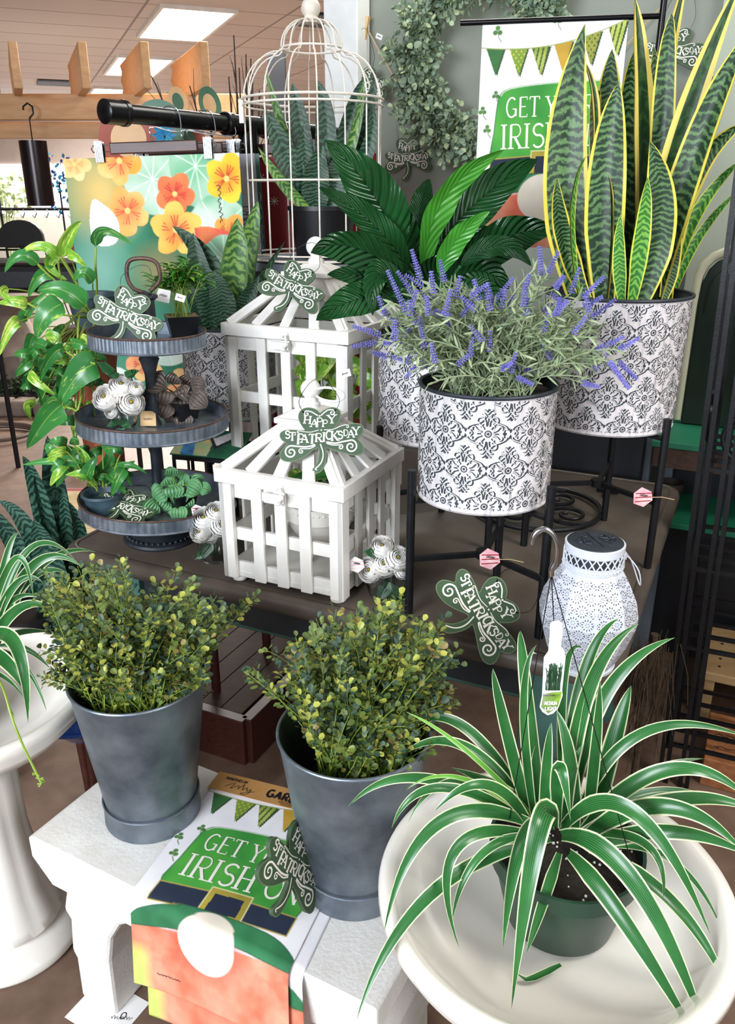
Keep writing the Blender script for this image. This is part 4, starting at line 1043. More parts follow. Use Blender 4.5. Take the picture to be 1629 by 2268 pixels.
# ================================================================== helpers for plants laid out at real depths
def depth_t(px, py, Y):
    v = (1134 - py) / FPX; return Y / (CP + v * SP)
def pxleaf(mb, pts, w, Ys, prof, mi=0, n=14, K=2, fold=.2, wave=0, tw=0, seed=0, thick=0):
    Q = [at(p[0], p[1], Y=y) for p, y in zip(pts, Ys)]
    P = curve3(Q[0], Q[1], Q[2], n) if len(Q) == 3 else [Vector(p) for p in smoothline([tuple(q) for q in Q], 5)]
    wm = w / 2 / FPX * depth_t(pts[1][0], pts[1][1], Ys[1])
    def hint(t):
        k = min(int(t * (len(P) - 1)), len(P) - 2); T = (P[k + 1] - P[k]).normalized(); d = (Vector((0, 0, H)) - P[k]).normalized()
        d = (d - T * d.dot(T)); d = d.normalized() if d.length > .1 else Vector((0, 0, 1))
        return Matrix.Rotation(R(tw), 3, T) @ d
    mb.blade(P, lambda t: wm * prof(t), hint, K, fold, mi, wave, seed, thick)
def p_sword(t): return (min(1, .55 + t * 1.6) if t < .3 else 1) * (1 - max(0, (t - .35) / .65) ** 2.2) ** .9 if t < 1 else 0
def p_lance(t): return max(0, math.sin(math.pi * min(1, t ** .8))) ** .75 if 0 < t < 1 else .0
def p_strap(t): return min(1, .55 + t * 2) * (1 - t ** 3.2) if t < 1 else 0
def p_oval(t): return max(.03, math.sin(math.pi * t ** .75)) ** .7 if 0 < t < 1 else .02
def p_heart(t): return max(0, (1 - t)) ** .62 * min(1, (t * 9) ** .5) * 1.15 * (1 - .25 * (1 - t) ** 6) if t < 1 else 0
def inpoly(P, x, y):
    r = False
    for i in range(len(P)):
        x1, y1 = P[i]; x2, y2 = P[i - 1]
        if (y1 > y) != (y2 > y) and x < (x2 - x1) * (y - y1) / (y2 - y1) + x1: r = not r
    return r
def rnd_in(P, rr):
    xs = [p[0] for p in P]; ys = [p[1] for p in P]
    while True:
        x, y = rr.uniform(min(xs), max(xs)), rr.uniform(min(ys), max(ys))
        if inpoly(P, x, y): return x, y

# ------------------------------------------------------------------ snake plants
def snake(name, label, root, leaves, mats_, soil=None):
    r = thing(name, label, 'plant', root, 0)
    for i, L in enumerate(leaves):
        b, m, t, w, Yb, Yt, mk = L[:7]; tw = L[7] if len(L) > 7 else 0
        mb = WMB(); Ym = (Yb + Yt) / 2
        pxleaf(mb, (b, m, t), w, (Yb, Ym, Yt), p_sword, 0, 22, 3, .28, .05, tw, i, .0025)
        mb.build('leaf', M[mk], r, angle=60)
    return r
SY, SW, SB = 'snake_yellow', 'snake_wide', 'snake_bright'
snake('snake_plant', 'tall yellow-edged snake plant in the big damask planter at the upper right', (.54, 1.80, TZ + .307 + .262), [
 ((1340, 660), (1345, 330), (1357, 108), 72, 1.92, 1.98, SY), ((1440, 655), (1452, 330), (1450, 103), 50, 1.92, 2.0, SY),
 ((1380, 660), (1388, 330), (1405, 115), 66, 1.86, 1.92, SY, 25), ((1420, 660), (1425, 280), (1408, -5), 58, 1.84, 1.9, SW, 40),
 ((1400, 660), (1425, 430), (1412, 330), 45, 1.88, 1.9, SY), ((1455, 660), (1470, 250), (1490, 28), 52, 1.83, 1.86, SY),
 ((1450, 660), (1455, 300), (1530, -80), 44, 1.87, 1.93, SW, 20), ((1440, 665), (1500, 330), (1650, -60), 62, 1.80, 1.80, SW, 10),
 ((1450, 665), (1535, 350), (1665, 60), 70, 1.77, 1.76, SY, -15), ((1475, 665), (1520, 420), (1660, 265), 62, 1.82, 1.80, SY, 35),
 ((1480, 660), (1540, 480), (1650, 350), 30, 1.88, 1.90, SB), ((1490, 660), (1545, 530), (1640, 420), 22, 1.90, 1.92, SB),
 ((1285, 660), (1252, 370), (1297, 52), 98, 1.76, 1.80, SY, 4), ((1340, 665), (1345, 400), (1372, 180), 88, 1.72, 1.74, SY, -6),
 ((1300, 665), (1246, 520), (1236, 395), 48, 1.72, 1.72, SY, 30), ((1285, 660), (1268, 470), (1300, 345), 20, 1.70, 1.70, SB, 60),
 ((1420, 665), (1462, 480), (1440, 312), 74, 1.715, 1.70, SY, 5), ((1400, 668), (1422, 520), (1436, 392), 40, 1.70, 1.68, SB, 20),
 ((1378, 668), (1372, 570), (1376, 473), 30, 1.69, 1.68, SB), ((1345, 668), (1357, 500), (1350, 385), 22, 1.70, 1.72, SW, 75),
 ((1330, 660), (1318, 260), (1334, 260), 26, 1.84, 1.86, SY), ((1312, 400), (1320, 240), (1295, 135), 24, 1.80, 1.84, SW, 50),
 ((1470, 660), (1490, 560), (1500, 430), 40, 1.76, 1.8, SY, 25), ((1300, 660), (1290, 560), (1285, 450), 60, 1.80, 1.82, SY)], None)

# snake plant in a black pot inside the wire birdcage
CX, CY = -.152, 2.52; CZ = at(700, 573, Y=CY).z
r = thing('tall_pedestal', 'dark wooden pedestal standing on the table that lifts the wire birdcage', 'pedestal', (CX, CY, TZ), TA)
b = MB(); b.box((0, 0, .012), (.30, .30, .024)); b.build('base', M['dark_box'], r, smooth=False, bevel=.002)
b = MB(); b.lathe([(.05, .024), (.06, .04), (.05, .06), (.045, .1), (.05, CZ - TZ - .1), (.07, CZ - TZ - .03)], 24); b.build('column', M['dark_box'], r)
b = MB(); b.box((0, 0, CZ - TZ - .015), (.34, .34, .024)); b.build('shelf', M['grey_post'], r, smooth=False, bevel=.002)
r = snake('snake_plant', 'dark green snake plant in a black nursery pot inside the wire birdcage', (CX + .02, CY, CZ + .006), [
 ((690, 470), (640, 330), (588, 150), 26, 2.55, 2.55, 'snake_lime'), ((680, 470), (640, 360), (584, 238), 58, 2.50, 2.48, 'snake_dark'),
 ((690, 470), (668, 300), (648, 183), 46, 2.56, 2.56, 'snake_dark'), ((705, 470), (722, 290), (700, 176), 48, 2.54, 2.54, 'snake_dark'),
 ((685, 470), (678, 380), (672, 275), 46, 2.50, 2.48, 'snake_dark'), ((722, 470), (770, 280), (808, 172), 36, 2.54, 2.54, 'snake_dark'),
 ((725, 470), (782, 310), (806, 175), 24, 2.52, 2.50, 'snake_lime'), ((738, 470), (802, 300), (832, 160), 34, 2.55, 2.55, 'snake_dark'),
 ((738, 470), (812, 340), (822, 225), 34, 2.52, 2.50, 'snake_dark'), ((690, 470), (630, 410), (572, 325), 26, 2.48, 2.45, 'snake_lime'),
 ((705, 470), (700, 400), (716, 320), 62, 2.49, 2.47, 'snake_dark'), ((730, 470), (745, 400), (760, 330), 60, 2.50, 2.50, 'snake_dark')], None)
b = WMB(); hz = at(700, 457, Y=2.44).z; b.lathe([(0, CZ + .006), (.078, CZ + .006), (.096, hz - .012), (.100, hz - .012), (.100, hz), (.096, hz), (.092, hz - .02), (0, hz - .02)], 40, 0, (CX + .02, CY, 0)); b.build('nursery_pot', M['pot_black'], r)

snake('snake_plant', 'snake plant with lime banded leaves in the rear left damask planter', (-.39, 2.30, TZ + .202 + .22), [
 ((500, 735), (470, 600), (382, 500), 52, 2.36, 2.36, 'snake_dark'), ((480, 735), (445, 620), (428, 515), 56, 2.32, 2.34, 'snake_dark'),
 ((500, 735), (520, 590), (526, 482), 62, 2.24, 2.24, 'snake_lime'), ((525, 735), (550, 560), (572, 445), 44, 2.34, 2.34, 'snake_lime'),
 ((530, 735), (560, 650), (632, 535), 22, 2.24, 2.24, 'snake_dark', 30), ((470, 735), (465, 650), (450, 585), 60, 2.22, 2.22, 'snake_dark'),
 ((500, 735), (492, 660), (470, 600), 56, 2.20, 2.20, 'snake_dark'), ((515, 735), (540, 680), (575, 610), 44, 2.22, 2.22, 'snake_dark'), ((455, 735), (440, 680), (405, 620), 40, 2.3, 2.3, 'snake_dark')], None)
r = snake('snake_plant', 'floor snake plant on the stool behind the left basin', (-.90, 1.95, .353), [
 ((150, 1420), (98, 1150), (50, 1010), 44, 1.95, 1.92, 'snake_floor'), ((165, 1420), (128, 1140), (105, 965), 58, 1.99, 1.99, 'snake_floor'),
 ((140, 1420), (75, 1200), (-5, 1110), 40, 1.92, 1.90, 'snake_floor'), ((130, 1420), (45, 1230), (-30, 1120), 44, 1.97, 1.95, 'snake_floor'),
 ((175, 1420), (150, 1190), (140, 1085), 30, 1.96, 1.96, 'snake_floor'), ((150, 1420), (110, 1260), (75, 1150), 66, 1.88, 1.88, 'snake_floor'),
 ((165, 1420), (180, 1230), (150, 1110), 40, 1.95, 1.95, 'snake_floor', 30), ((160, 1420), (90, 1120), (88, 1070), 16, 1.93, 1.93, 'snake_floor', 40)], None)
b = WMB(); b.lathe([(0, .353), (.085, .353), (.11, .50), (.115, .50), (.115, .52), (.108, .52), (.10, .49), (0, .49)], 36, 0, (-.90, 1.95, 0)); b.build('pot', M['pot_black'], r)

# ------------------------------------------------------------------ peace lily
r = thing('peace_lily', 'glossy dark green peace lily rising from the half-hidden damask planter', 'plant', (.165, 1.86, TZ + .262 + .205))
BX = (950, 760)
PL = [((872, 560), (832, 440), (722, 310), 116, 1.80, 1.74, 'peace'), ((905, 600), (830, 500), (706, 415), 66, 1.78, 1.72, 'peace'),
 ((895, 615), (785, 548), (688, 560), 84, 1.72, 1.66, 'peace'), ((870, 655), (785, 665), (700, 710), 74, 1.70, 1.64, 'peace'),
 ((880, 640), (800, 612), (725, 608), 48, 1.73, 1.68, 'peace'), ((940, 600), (985, 440), (1118, 332), 68, 1.84, 1.86, 'peace_young', 35),
 ((955, 570), (1048, 455), (1192, 352), 108, 1.90, 1.92, 'peace'), ((975, 610), (1012, 530), (1086, 468), 52, 1.78, 1.76, 'peace_young', 20),
 ((1030, 600), (1125, 525), (1232, 512), 92, 1.84, 1.80, 'peace'), ((1020, 590), (1105, 545), (1178, 590), 48, 1.76, 1.72, 'peace'),
 ((925, 520), (935, 450), (952, 396), 50, 1.96, 2.0, 'peace'), ((890, 640), (838, 610), (826, 700), 62, 1.70, 1.66, 'peace'),
 ((905, 580), (880, 500), (818, 380), 84, 1.84, 1.84, 'peace'), ((990, 640), (1060, 600), (1130, 640), 90, 1.84, 1.82, 'peace'),
 ((940, 680), (960, 610), (1000, 570), 80, 1.82, 1.84, 'peace'), ((900, 680), (880, 610), (850, 560), 80, 1.80, 1.82, 'peace'),
 ((1000, 690), (1060, 650), (1130, 690), 70, 1.80, 1.78, 'peace'), ((960, 620), (930, 560), (900, 470), 70, 1.88, 1.9, 'peace'), ((1000, 640), (1050, 560), (1080, 500), 90, 1.92, 1.95, 'peace')]
rr = random.Random(5)
for i, L in enumerate(PL):
    mb = WMB(); pxleaf(mb, L[:3], L[3], (L[4], (L[4] + L[5]) / 2, L[5]), p_lance, 0, 26, 4, .22, .13, (L[7] if len(L) > 7 else rr.uniform(-22, 22)), i)
    a = at(*L[0], Y=L[4]); q = Vector((.165 + rr.uniform(-.03, .03), 1.86 + rr.uniform(-.03, .03), TZ + .46)); mb.tube(curve3(q, (q + a) / 2 + Vector((0, 0, .02)), a, 8), .0035, 6, 1)
    mb.build('leaf', [M[L[6]], M['dark_green_leaf']], r, angle=70)

# ------------------------------------------------------------------ artificial shrubs in the buckets
def shrub(name, label, c, poly, dY, n, seed, extra=()):
    rr = random.Random(seed); r = thing(name, label, 'artificial plant', c, 0, 'artificial boxwood shrubs in zinc buckets')
    mb = WMB(); c = Vector(c); base = c + Vector((0, 0, .14))
    tg = [(rnd_in(poly, rr), 0) for _ in range(n)] + [(p, 1) for p in extra]
    for (x, y), ex in tg:
        Y = c.y + (rr.uniform(-dY, dY) if not ex else rr.uniform(-dY, 0) * .4); T = at(x, y, Y=Y)
        s = base + Vector((rr.uniform(-.06, .06), rr.uniform(-.06, .06), rr.uniform(0, .06)))
        d = T - s; L = d.length
        st = s + d * (.45 if not ex else .3)
        m = (st + T) / 2 + Vector((0, 0, .012)) + runit(rr) * .008
        mb.tube([s, st], .0012, 4, 4)
        k = max(5, int((T - st).length / .0095)); sprig(mb, curve3(st, m, T, 7), rr, k, .0115, .0047, [0, 0, 0, 1, 2, 2, 0, rr.choice([0, 1, 3])], 4)
    mb.build('foliage', [M['box_leaf'], M['box_leaf_y'], M['box_leaf_d'], M['box_leaf_b'], M['stem']], r, smooth=False)
    b = MB(); b.lathe([(0, .02), (.07, .02), (.08, .16), (0, .17)], 24); b.build('foam_base', M['soil'], r)
    return r
shrub('boxwood_shrub', 'artificial boxwood shrub filling the left zinc bucket', (-.414, 1.252, BZ + .05), [(100, 1505), (105, 1430), (92, 1350), (95, 1275), (170, 1250), (272, 1238), (290, 1300), (340, 1310), (400, 1330), (430, 1285), (470, 1340), (520, 1340), (500, 1400), (465, 1460), (465, 1530), (300, 1525), (180, 1515)], .15, 400, 1,
      [(570, 1318), (560, 1330), (540, 1345), (270, 1235), (265, 1250), (390, 1260), (432, 1282), (90, 1262), (80, 1330), (92, 1500), (95, 1512), (88, 1440), (200, 1245), (350, 1290), (480, 1320)])
shrub('boxwood_shrub', 'artificial boxwood shrub filling the bucket beside the foreground basin', (-.022, 1.085, BZ + .05), [(600, 1480), (650, 1530), (690, 1640), (760, 1680), (900, 1690), (975, 1650), (1010, 1500), (985, 1400), (950, 1370), (900, 1350), (880, 1320), (840, 1345), (770, 1370), (690, 1395), (650, 1420)], .14, 380, 2,
      [(542, 1487), (548, 1500), (560, 1478), (590, 1440), (655, 1410), (700, 1370), (745, 1350), (790, 1350), (840, 1330), (890, 1318), (985, 1370), (1015, 1440), (1020, 1470), (1010, 1560), (660, 1430), (880, 1330)])

# ------------------------------------------------------------------ lavender
def lavender():
    rr = random.Random(8); c = Vector((.222, 1.475, TZ + .25 + .20)); r = thing('artificial_lavender', 'artificial lavender spilling out of the front damask planter', 'artificial plant', c)
    poly = [(830, 740), (860, 660), (900, 620), (960, 640), (1010, 620), (1060, 650), (1140, 640), (1190, 590), (1260, 640), (1320, 700), (1350, 770), (1330, 840), (1220, 835), (1100, 862), (950, 855), (890, 820)]
    spikes = [(912, 552, 932, 620), (858, 598, 900, 690), (975, 575, 985, 625), (925, 640, 905, 700), (1050, 618, 1062, 665), (1080, 625, 1090, 670), (1138, 615, 1085, 680), (1165, 625, 1160, 680), (1195, 545, 1200, 610), (1238, 556, 1215, 605), (1285, 592, 1265, 650), (1340, 612, 1290, 660), (1365, 662, 1300, 712), (1385, 745, 1320, 775), (1418, 748, 1370, 775), (1395, 862, 1350, 800), (1412, 840, 1370, 800), (1330, 858, 1290, 848), (780, 722, 845, 742), (778, 768, 835, 758), (825, 780, 860, 790), (838, 655, 855, 700), (880, 600, 915, 650), (870, 720, 890, 760), (960, 640, 965, 690), (1000, 640, 985, 700), (1000, 700, 960, 690), (985, 690, 1000, 740), (1010, 730, 1020, 790), (1135, 725, 1088, 735), (1140, 690, 1100, 740), (1195, 760, 1150, 795), (1090, 700, 1090, 770), (1075, 760, 1035, 785), (930, 700, 940, 770), (925, 780, 945, 815), (1135, 803, 1110, 820), (1195, 825, 1140, 812), (1182, 852, 1145, 835), (1300, 700, 1270, 740), (1250, 610, 1230, 640), (905, 665, 925, 720), (1050, 640, 1040, 690), (1020, 610, 1010, 660), (955, 600, 960, 650), (1120, 640, 1110, 690), (1215, 690, 1205, 740), (870, 790, 905, 800), (900, 835, 925, 810), (1060, 690, 1050, 735), (850, 760, 880, 760), (945, 655, 950, 700), (1170, 660, 1165, 700), (1240, 660, 1235, 700)]
    mb = WMB(); fl = WMB()
    def stem(T, s0=None, leafy=True, dens=.0075):
        s = c + Vector((rr.uniform(-.07, .07), rr.uniform(-.06, .06), 0)); d = T - s
        m = s + d * .5 + Vector((0, 0, .03)) + runit(rr) * .012; P = curve3(s, m, T, 9); mb.tube(P, .0011, 4, 2)
        n = int(d.length / dens)
        for i in range(n):
            t = (i + rr.random()) / n; k = t * 9; a = min(int(k), 8); q = P[a].lerp(P[a + 1], k - a); T_ = (P[a + 1] - P[a]).normalized()
            side = (T_.cross(runit(rr)).normalized() * 1.0 + T_ * .7).normalized(); L = rr.uniform(.016, .027); w = rr.uniform(.0016, .0026)
            e = q + side * L; mm = q + side * L * .5 + T_ * .003; nrm = runit(rr)
            mb.blade([q, q.lerp(mm, .6), mm.lerp(e, .35), e + T_ * .002], lambda t: w * (0.35, 1, .8, 0)[int(t * 3 + .01)], nrm, 1, .35, rr.choice([0, 0, 1]))
    for i in range(165):
        x, y = rnd_in(poly, rr); stem(at(x, y, Y=c.y + rr.uniform(-.13, .10)))
    for i in range(34):
        x, y = rnd_in(poly, rr); a = rr.uniform(-1.1, 1.1); spikes.append((x + 48 * math.sin(a), y - 48 * math.cos(a), x, y))
    for (x, y, x0, y0) in spikes:
        Y = c.y + rr.uniform(-.13, .02); tip = at(x, y, Y=Y); base = at(x0, y0, Y=Y); stem(base); d = (tip - base); L = d.length; dn = d.normalized()
        mb.tube([base, tip], .0009, 4, 2)
        nl = max(8, int(L / .0042))
        for i in range(nl):
            t = i / nl; q = base.lerp(tip, t); rad = .0062 * (1 - .45 * t)
            for k in range(6):
                a = k * math.pi / 3 + i * .6; o1 = dn.orthogonal().normalized(); o2 = dn.cross(o1); o = (o1 * math.cos(a) + o2 * math.sin(a))
                e = q + o * rad + dn * .0035; fl.tube([q, q.lerp(e, .6), e], [.0004, .0013, .0008], 4, 0)
    mb.build('leaves', [M['lav_leaf'], M['lav_leaf_dark'], M['lav_leaf']], r, smooth=False); fl.build('flower_spikes', M['lav_flower'], r)
lavender()

# ------------------------------------------------------------------ spider plants
def spider(label, root, potspec, leaves, tex='spider'):
    r = thing('spider_plant', label, 'plant', root); c = Vector(root); rb, rt, h = potspec
    b = WMB(); b.lathe([(0, 0), (rb, 0), (rb + .004, .004), (rt - .006, h - .028), (rt, h - .026), (rt + .001, h), (rt - .004, h), (rt - .008, h - .02), (0, h - .02)], 56, 0, c); b.build('pot', M['pot_green'], r)
    b = WMB(); b.disc(c + Vector((0, 0, h - .015)), rt - .007, 40, 0); rr = random.Random(2)
    for i in range(70):
        a, q = rr.uniform(0, 6.28), (rt - .012) * math.sqrt(rr.random()); b.ball(c + Vector((q * math.cos(a), q * math.sin(a), h - .0145)), rr.uniform(.001, .0024), 6, 1)
    b.build('soil', [M['soil'], M['perlite']], r)
    for i, L in enumerate(leaves):
        pts, w, Ys, mk = L[0], L[1], L[2], (L[3] if len(L) > 3 else tex); mb = WMB()
        pxleaf(mb, pts, w, Ys, p_strap, 0, 22, 2, .32, 0, (i * 37 % 50) - 25, i)
        mb.build('leaf', M[mk], r, angle=70)
    return r
CB = (1235, 1850)
SL = [
 ([(1204, 1850), (1168, 1529), (1153, 1397)], 36, (.93, .98, 1.0)), ([(1190, 1850), (1160, 1574), (1189, 1428)], 22, (.92, .92, .94)), ([(1180, 1840), (1119, 1605), (1092, 1480)], 30, (.92, .95, .97)),
 ([(1250, 1800), (1293, 1500), (1372, 1370)], 32, (.94, .99, 1.02)), ([(1255, 1800), (1306, 1520), (1416, 1382)], 40, (.94, .98, 1.02)), ([(1265, 1800), (1340, 1540), (1496, 1412)], 38, (.95, .98, 1.0)),
 ([(1300, 1830), (1321, 1650), (1330, 1505)], 28, (.93, .92, .92)), ([(1310, 1840), (1362, 1640), (1399, 1518)], 46, (.94, .97, 1.0)), ([(1245, 1780), (1250, 1500), (1291, 1436)], 22, (.96, 1.03, 1.05)),
 ([(1280, 1820), (1420, 1625), (1660, 1635)], 28, (.93, .94, .95)), ([(1285, 1850), (1480, 1705), (1670, 1780)], 38, (.92, .90, .88)), ([(1285, 1850), (1500, 1772), (1680, 1800)], 40, (.90, .88, .86)),
 ([(1300, 1880), (1482, 1840), (1670, 1900)], 40, (.89, .85, .82)), ([(1290, 1860), (1470, 1785), (1650, 1890)], 44, (.90, .84, .80)), ([(1250, 1830), (1405, 1800), (1576, 2075)], 40, (.89, .82, .76)),
 ([(1330, 1890), (1500, 2010), (1621, 2210)], 34, (.87, .80, .74)), ([(1262, 1890), (1385, 2040), (1560, 2330)], 44, (.86, .77, .69)), ([(1245, 1850), (1410, 1960), (1580, 2330)], 48, (.87, .78, .70)),
 ([(1225, 1830), (1190, 1850), (1133, 2236)], 52, (.88, .81, .73)), ([(1200, 1830), (1150, 1880), (1114, 2105)], 40, (.88, .82, .77)), ([(1240, 1890), (1203, 2004), (1166, 2112)], 28, (.86, .81, .77)),
 ([(1190, 1870), (950, 1985), (789, 2262)], 34, (.88, .80, .71)), ([(1190, 1830), (975, 1820), (851, 2065)], 36, (.89, .85, .78)), ([(1180, 1830), (940, 1722), (771, 1787)], 30, (.92, .93, .92)),
 ([(1180, 1830), (980, 1745), (868, 1835)], 26, (.91, .88, .86)), ([(1180, 1830), (1020, 1730), (903, 1825)], 20, (.94, .90, .86)), ([(1190, 1850), (1010, 1880), (1018, 2102)], 30, (.88, .82, .78)),
 ([(1185, 1830), (1030, 1655), (880, 1680)], 30, (.95, 1.0, 1.0)), ([(1180, 1810), (1020, 1605), (898, 1630)], 28, (.97, 1.04, 1.06)), ([(1200, 1830), (1040, 1668), (898, 1576)], 12, (.92, .93, .95), 'spider_lime'),
 ([(1190, 1830), (1030, 1725), (900, 1750)], 12, (.91, .88, .87), 'spider_lime'), ([(1204, 1850), (1210, 1700), (1222, 1600)], 30, (.90, .90, .92)), ([(1275, 1850), (1262, 1680), (1233, 1572)], 34, (.92, .94, .97)),
 ([(1235, 1830), (1240, 1700), (1265, 1818)], 34, (.90, .86, .83)), ([(1190, 1840), (1130, 1760), (1000, 1700)], 40, (.93, .95, .97)), ([(1180, 1840), (1080, 1740), (960, 1800)], 30, (.90, .86, .84)),
 ([(1290, 1840), (1390, 1740), (1500, 1690)], 26, (.95, 1.0, 1.03)), ([(1290, 1840), (1420, 1760), (1560, 1760)], 24, (.95, .98, 1.0)), ([(1290, 1850), (1430, 1870), (1470, 1990)], 24, (.90, .84, .80)),
 ([(1200, 1840), (1160, 1760), (1130, 1690)], 34, (.93, .95, .96), 'spider_lime'), ([(1220, 1840), (1190, 1740), (1190, 1640)], 34, (.93, .95, .96)), ([(1250, 1840), (1260, 1740), (1290, 1650)], 36, (.92, .93, .95)),
 ([(1270, 1840), (1330, 1760), (1370, 1680)], 34, (.94, .97, .99)), ([(1220, 1860), (1150, 1890), (1147, 1960)], 24, (.87, .83, .80)), ([(1180, 1850), (1060, 1900), (1000, 2050)], 22, (.87, .83, .80)),
 ([(1310, 1880), (1480, 1900), (1600, 2060)], 18, (.89, .85, .82)), ([(1290, 1830), (1420, 1720), (1560, 1680)], 22, (.97, 1.02, 1.05)),
]
sp = spider('large spider plant with cream-edged leaves in a green pot in the foreground basin', (.284, .905, .553), (.074, .108, .135), SL)
# hanger: hook, wires and care tag
b = WMB(); Yk = .93; P = [at(x, y, Y=Yk) for x, y in ((1180, 1205), (1181, 1192), (1190, 1178), (1206, 1172), (1222, 1180), (1232, 1198), (1235, 1220), (1230, 1245), (1222, 1262), (1222, 1275))]
b.tube([Vector(p) for p in smoothline([tuple(p) for p in P], 4)], .0036, 10); b.build('hanger_hook', M['silver'], sp)
hk = at(1222, 1272, Y=Yk); b = WMB()
for a in (200, 320, 80): e = Vector((.284 + .104 * math.cos(R(a)), .905 + .104 * math.sin(R(a)), .683)); b.tube([hk, e], .0007, 5)
b.build('hanger_wires', M['wire_black'], sp)
b = WMB(); Yt = .915; s0 = depth_t(1222, 1480, Yt) / FPX; c = at(1224, 1480, Y=Yt)
ct = lambda x, y, z=0: c + Vector((1, 0, 0)) * (x - 1224) * s0 + Vector((0, .12, .99)) * (1480 - y) * s0 * 1.03 + Vector((0, -1, 0)) * z
fn = lambda x, y, z: ct(x, y, z)
b.poly([(1218, 1372), (1232, 1370), (1240, 1376), (1242, 1400), (1240, 1428), (1248, 1440), (1252, 1455), (1249, 1530), (1251, 1545), (1243, 1575), (1232, 1588), (1220, 1592), (1208, 1584), (1201, 1572), (1205, 1545), (1204, 1455), (1213, 1440), (1214, 1400), (1213, 1380)], fn, 0, .0006)
b.poly([(1206, 1540), (1249, 1535), (1248, 1548), (1241, 1574), (1221, 1588), (1204, 1572), (1207, 1550)], fn, 1); b.s = 0
rr = random.Random(3)
for i in range(46): x0 = rr.uniform(1212, 1244); b.ribbon([(x0 + rr.uniform(-10, 10) * (j / 4) ** 1.3, 1532 - j * rr.uniform(15, 22)) for j in range(4)], 1.6, lambda x, y, z: ct(min(1248, max(1207, x)), max(1444, y), .0008), 2 if i % 2 else 3)
g = lambda x, y, z: ct(x, -y, .001)
b.v = [tuple(v) for v in b.v]
def tword(s, x, y, h, mi, **k): word(b, s, x, -y, h, lambda a, c_, z: ct(a, -c_, .0012), mi, **k)
GL['M'] = ([([(.08, 0), (.12, 1)], 1), ([(.12, 1), (.42, .2)], 1), ([(.42, .2), (.72, 1)], 1), ([(.72, 1), (.76, 0)], 1)], [], .84)
GL['V'] = ([([(.04, 1), (.34, 0)], 1), ([(.34, 0), (.64, 1)], 0)], [], .68); GL['B'] = ([([(.1, 0), (.1, 1)], 1), (_B, 0), (arc(.36, .26, .26, .26, 90, -90, 8) + [(.1, 0)], 0)], [], .66); GL['W'] = ([([(.04, 1), (.2, 0)], 1), ([(.2, 0), (.4, .8)], 0), ([(.4, .8), (.6, 0)], 1), ([(.6, 0), (.76, 1)], 0)], [], .8)
tword('VARIEGATED', 1207, 1545, 3.6, 4, width=.9, serif=0); tword('SPIDER PLANT', 1228.5, 1544.5, 3.4, 4, width=.55, serif=0)
tword('MEDIUM', 1211, 1566, 8.5, 0, width=.72, serif=0, tk=.3, tn=.2); tword('LIGHT', 1213, 1579, 8.5, 0, width=.85, serif=0, tk=.3, tn=.2)
M['tag_green'] = mat('tag_lime_green', '8DB73A'); 
b.build('care_tag', [M['paper'], M['tag_green'], M['dark_green_leaf'], M['box_leaf_d'], M['ink']], sp, smooth=False)['label'] = 'white and lime care tag reading MEDIUM LIGHT'
mb = WMB(); mb.blade([at(x, y, z=z) for x, y, z in ((1243, 2137, .566), (1215, 2152, .564), (1185, 2166, .562), (1165, 2170, .561), (1148, 2158, .566))], lambda t: .0055 * p_lance(.1 + t * .85), Vector((0, 0, 1)), 2, .3)
tag(mb.build('fallen_leaf', M['spider']), 'single fallen spider plant leaf lying in the foreground basin', 'leaf')

LS = [([(-20, 1450), (60, 1222), (172, 1247)], 18, (1.34, 1.42, 1.44)), ([(-20, 1450), (70, 1255), (182, 1256)], 26, (1.33, 1.38, 1.38)), ([(-30, 1440), (30, 1300), (95, 1290)], 20, (1.34, 1.36, 1.36)),
 ([(-30, 1450), (40, 1350), (120, 1352)], 28, (1.32, 1.32, 1.30)), ([(-30, 1440), (20, 1335), (90, 1325)], 18, (1.34, 1.36, 1.36)), ([(-10, 1440), (85, 1258), (212, 1222)], 20, (1.36, 1.45, 1.50)),
 ([(-30, 1420), (35, 1430), (62, 1602)], 36, (1.30, 1.22, 1.18)), ([(-10, 1420), (50, 1400), (108, 1400)], 16, (1.34, 1.36, 1.38)), ([(0, 1430), (60, 1438), (112, 1482)], 16, (1.33, 1.33, 1.32)),
 ([(-30, 1440), (18, 1470), (60, 1535)], 34, (1.28, 1.22, 1.19)), ([(-20, 1440), (10, 1250), (40, 1180)], 18, (1.36, 1.42, 1.45)), ([(-30, 1440), (60, 1290), (150, 1270)], 22, (1.35, 1.38, 1.40)),
 ([(-30, 1440), (50, 1470), (104, 1578)], 14, (1.30, 1.26, 1.22)), ([(-40, 1440), (30, 1240), (75, 1330)], 16, (1.30, 1.3, 1.28)), ([(-40, 1480), (10, 1500), (54, 1545)], 10, (1.27, 1.2, 1.18)),
 ([(-30, 1440), (-10, 1300), (60, 1230)], 22, (1.34, 1.4, 1.44), 'spider_lime'), ([(-30, 1440), (0, 1330), (40, 1260)], 24, (1.36, 1.4, 1.42))]
s2_ = spider('spider plant in a green pot on the birdbath at the left edge', (-.845, 1.36, .553), (.062, .088, .13), LS)
mb = WMB(); P = [at(x, y, Y=Y) for x, y, Y in ((-20, 1480, 1.24), (5, 1520, 1.17), (30, 1600, 1.13), (60, 1670, 1.12), (92, 1735, 1.11))]; P = [Vector(p) for p in smoothline([tuple(q) for q in P], 5)]
mb.tube(P, .0022, 6, 0); rr = random.Random(1)
for i in range(12): e = P[-1 - i % 3] + runit(rr) * .007; mb.tube([P[-1 - i % 3], e], [.001, .0018], 5, 0)
for k in (8, 13): mb.blade([P[k], P[k] + Vector((.006, -.002, -.012)), P[k] + Vector((.007, -.002, -.028))], lambda t: .002 * (1 - t), Vector((0, -1, 0)), 1, .2)
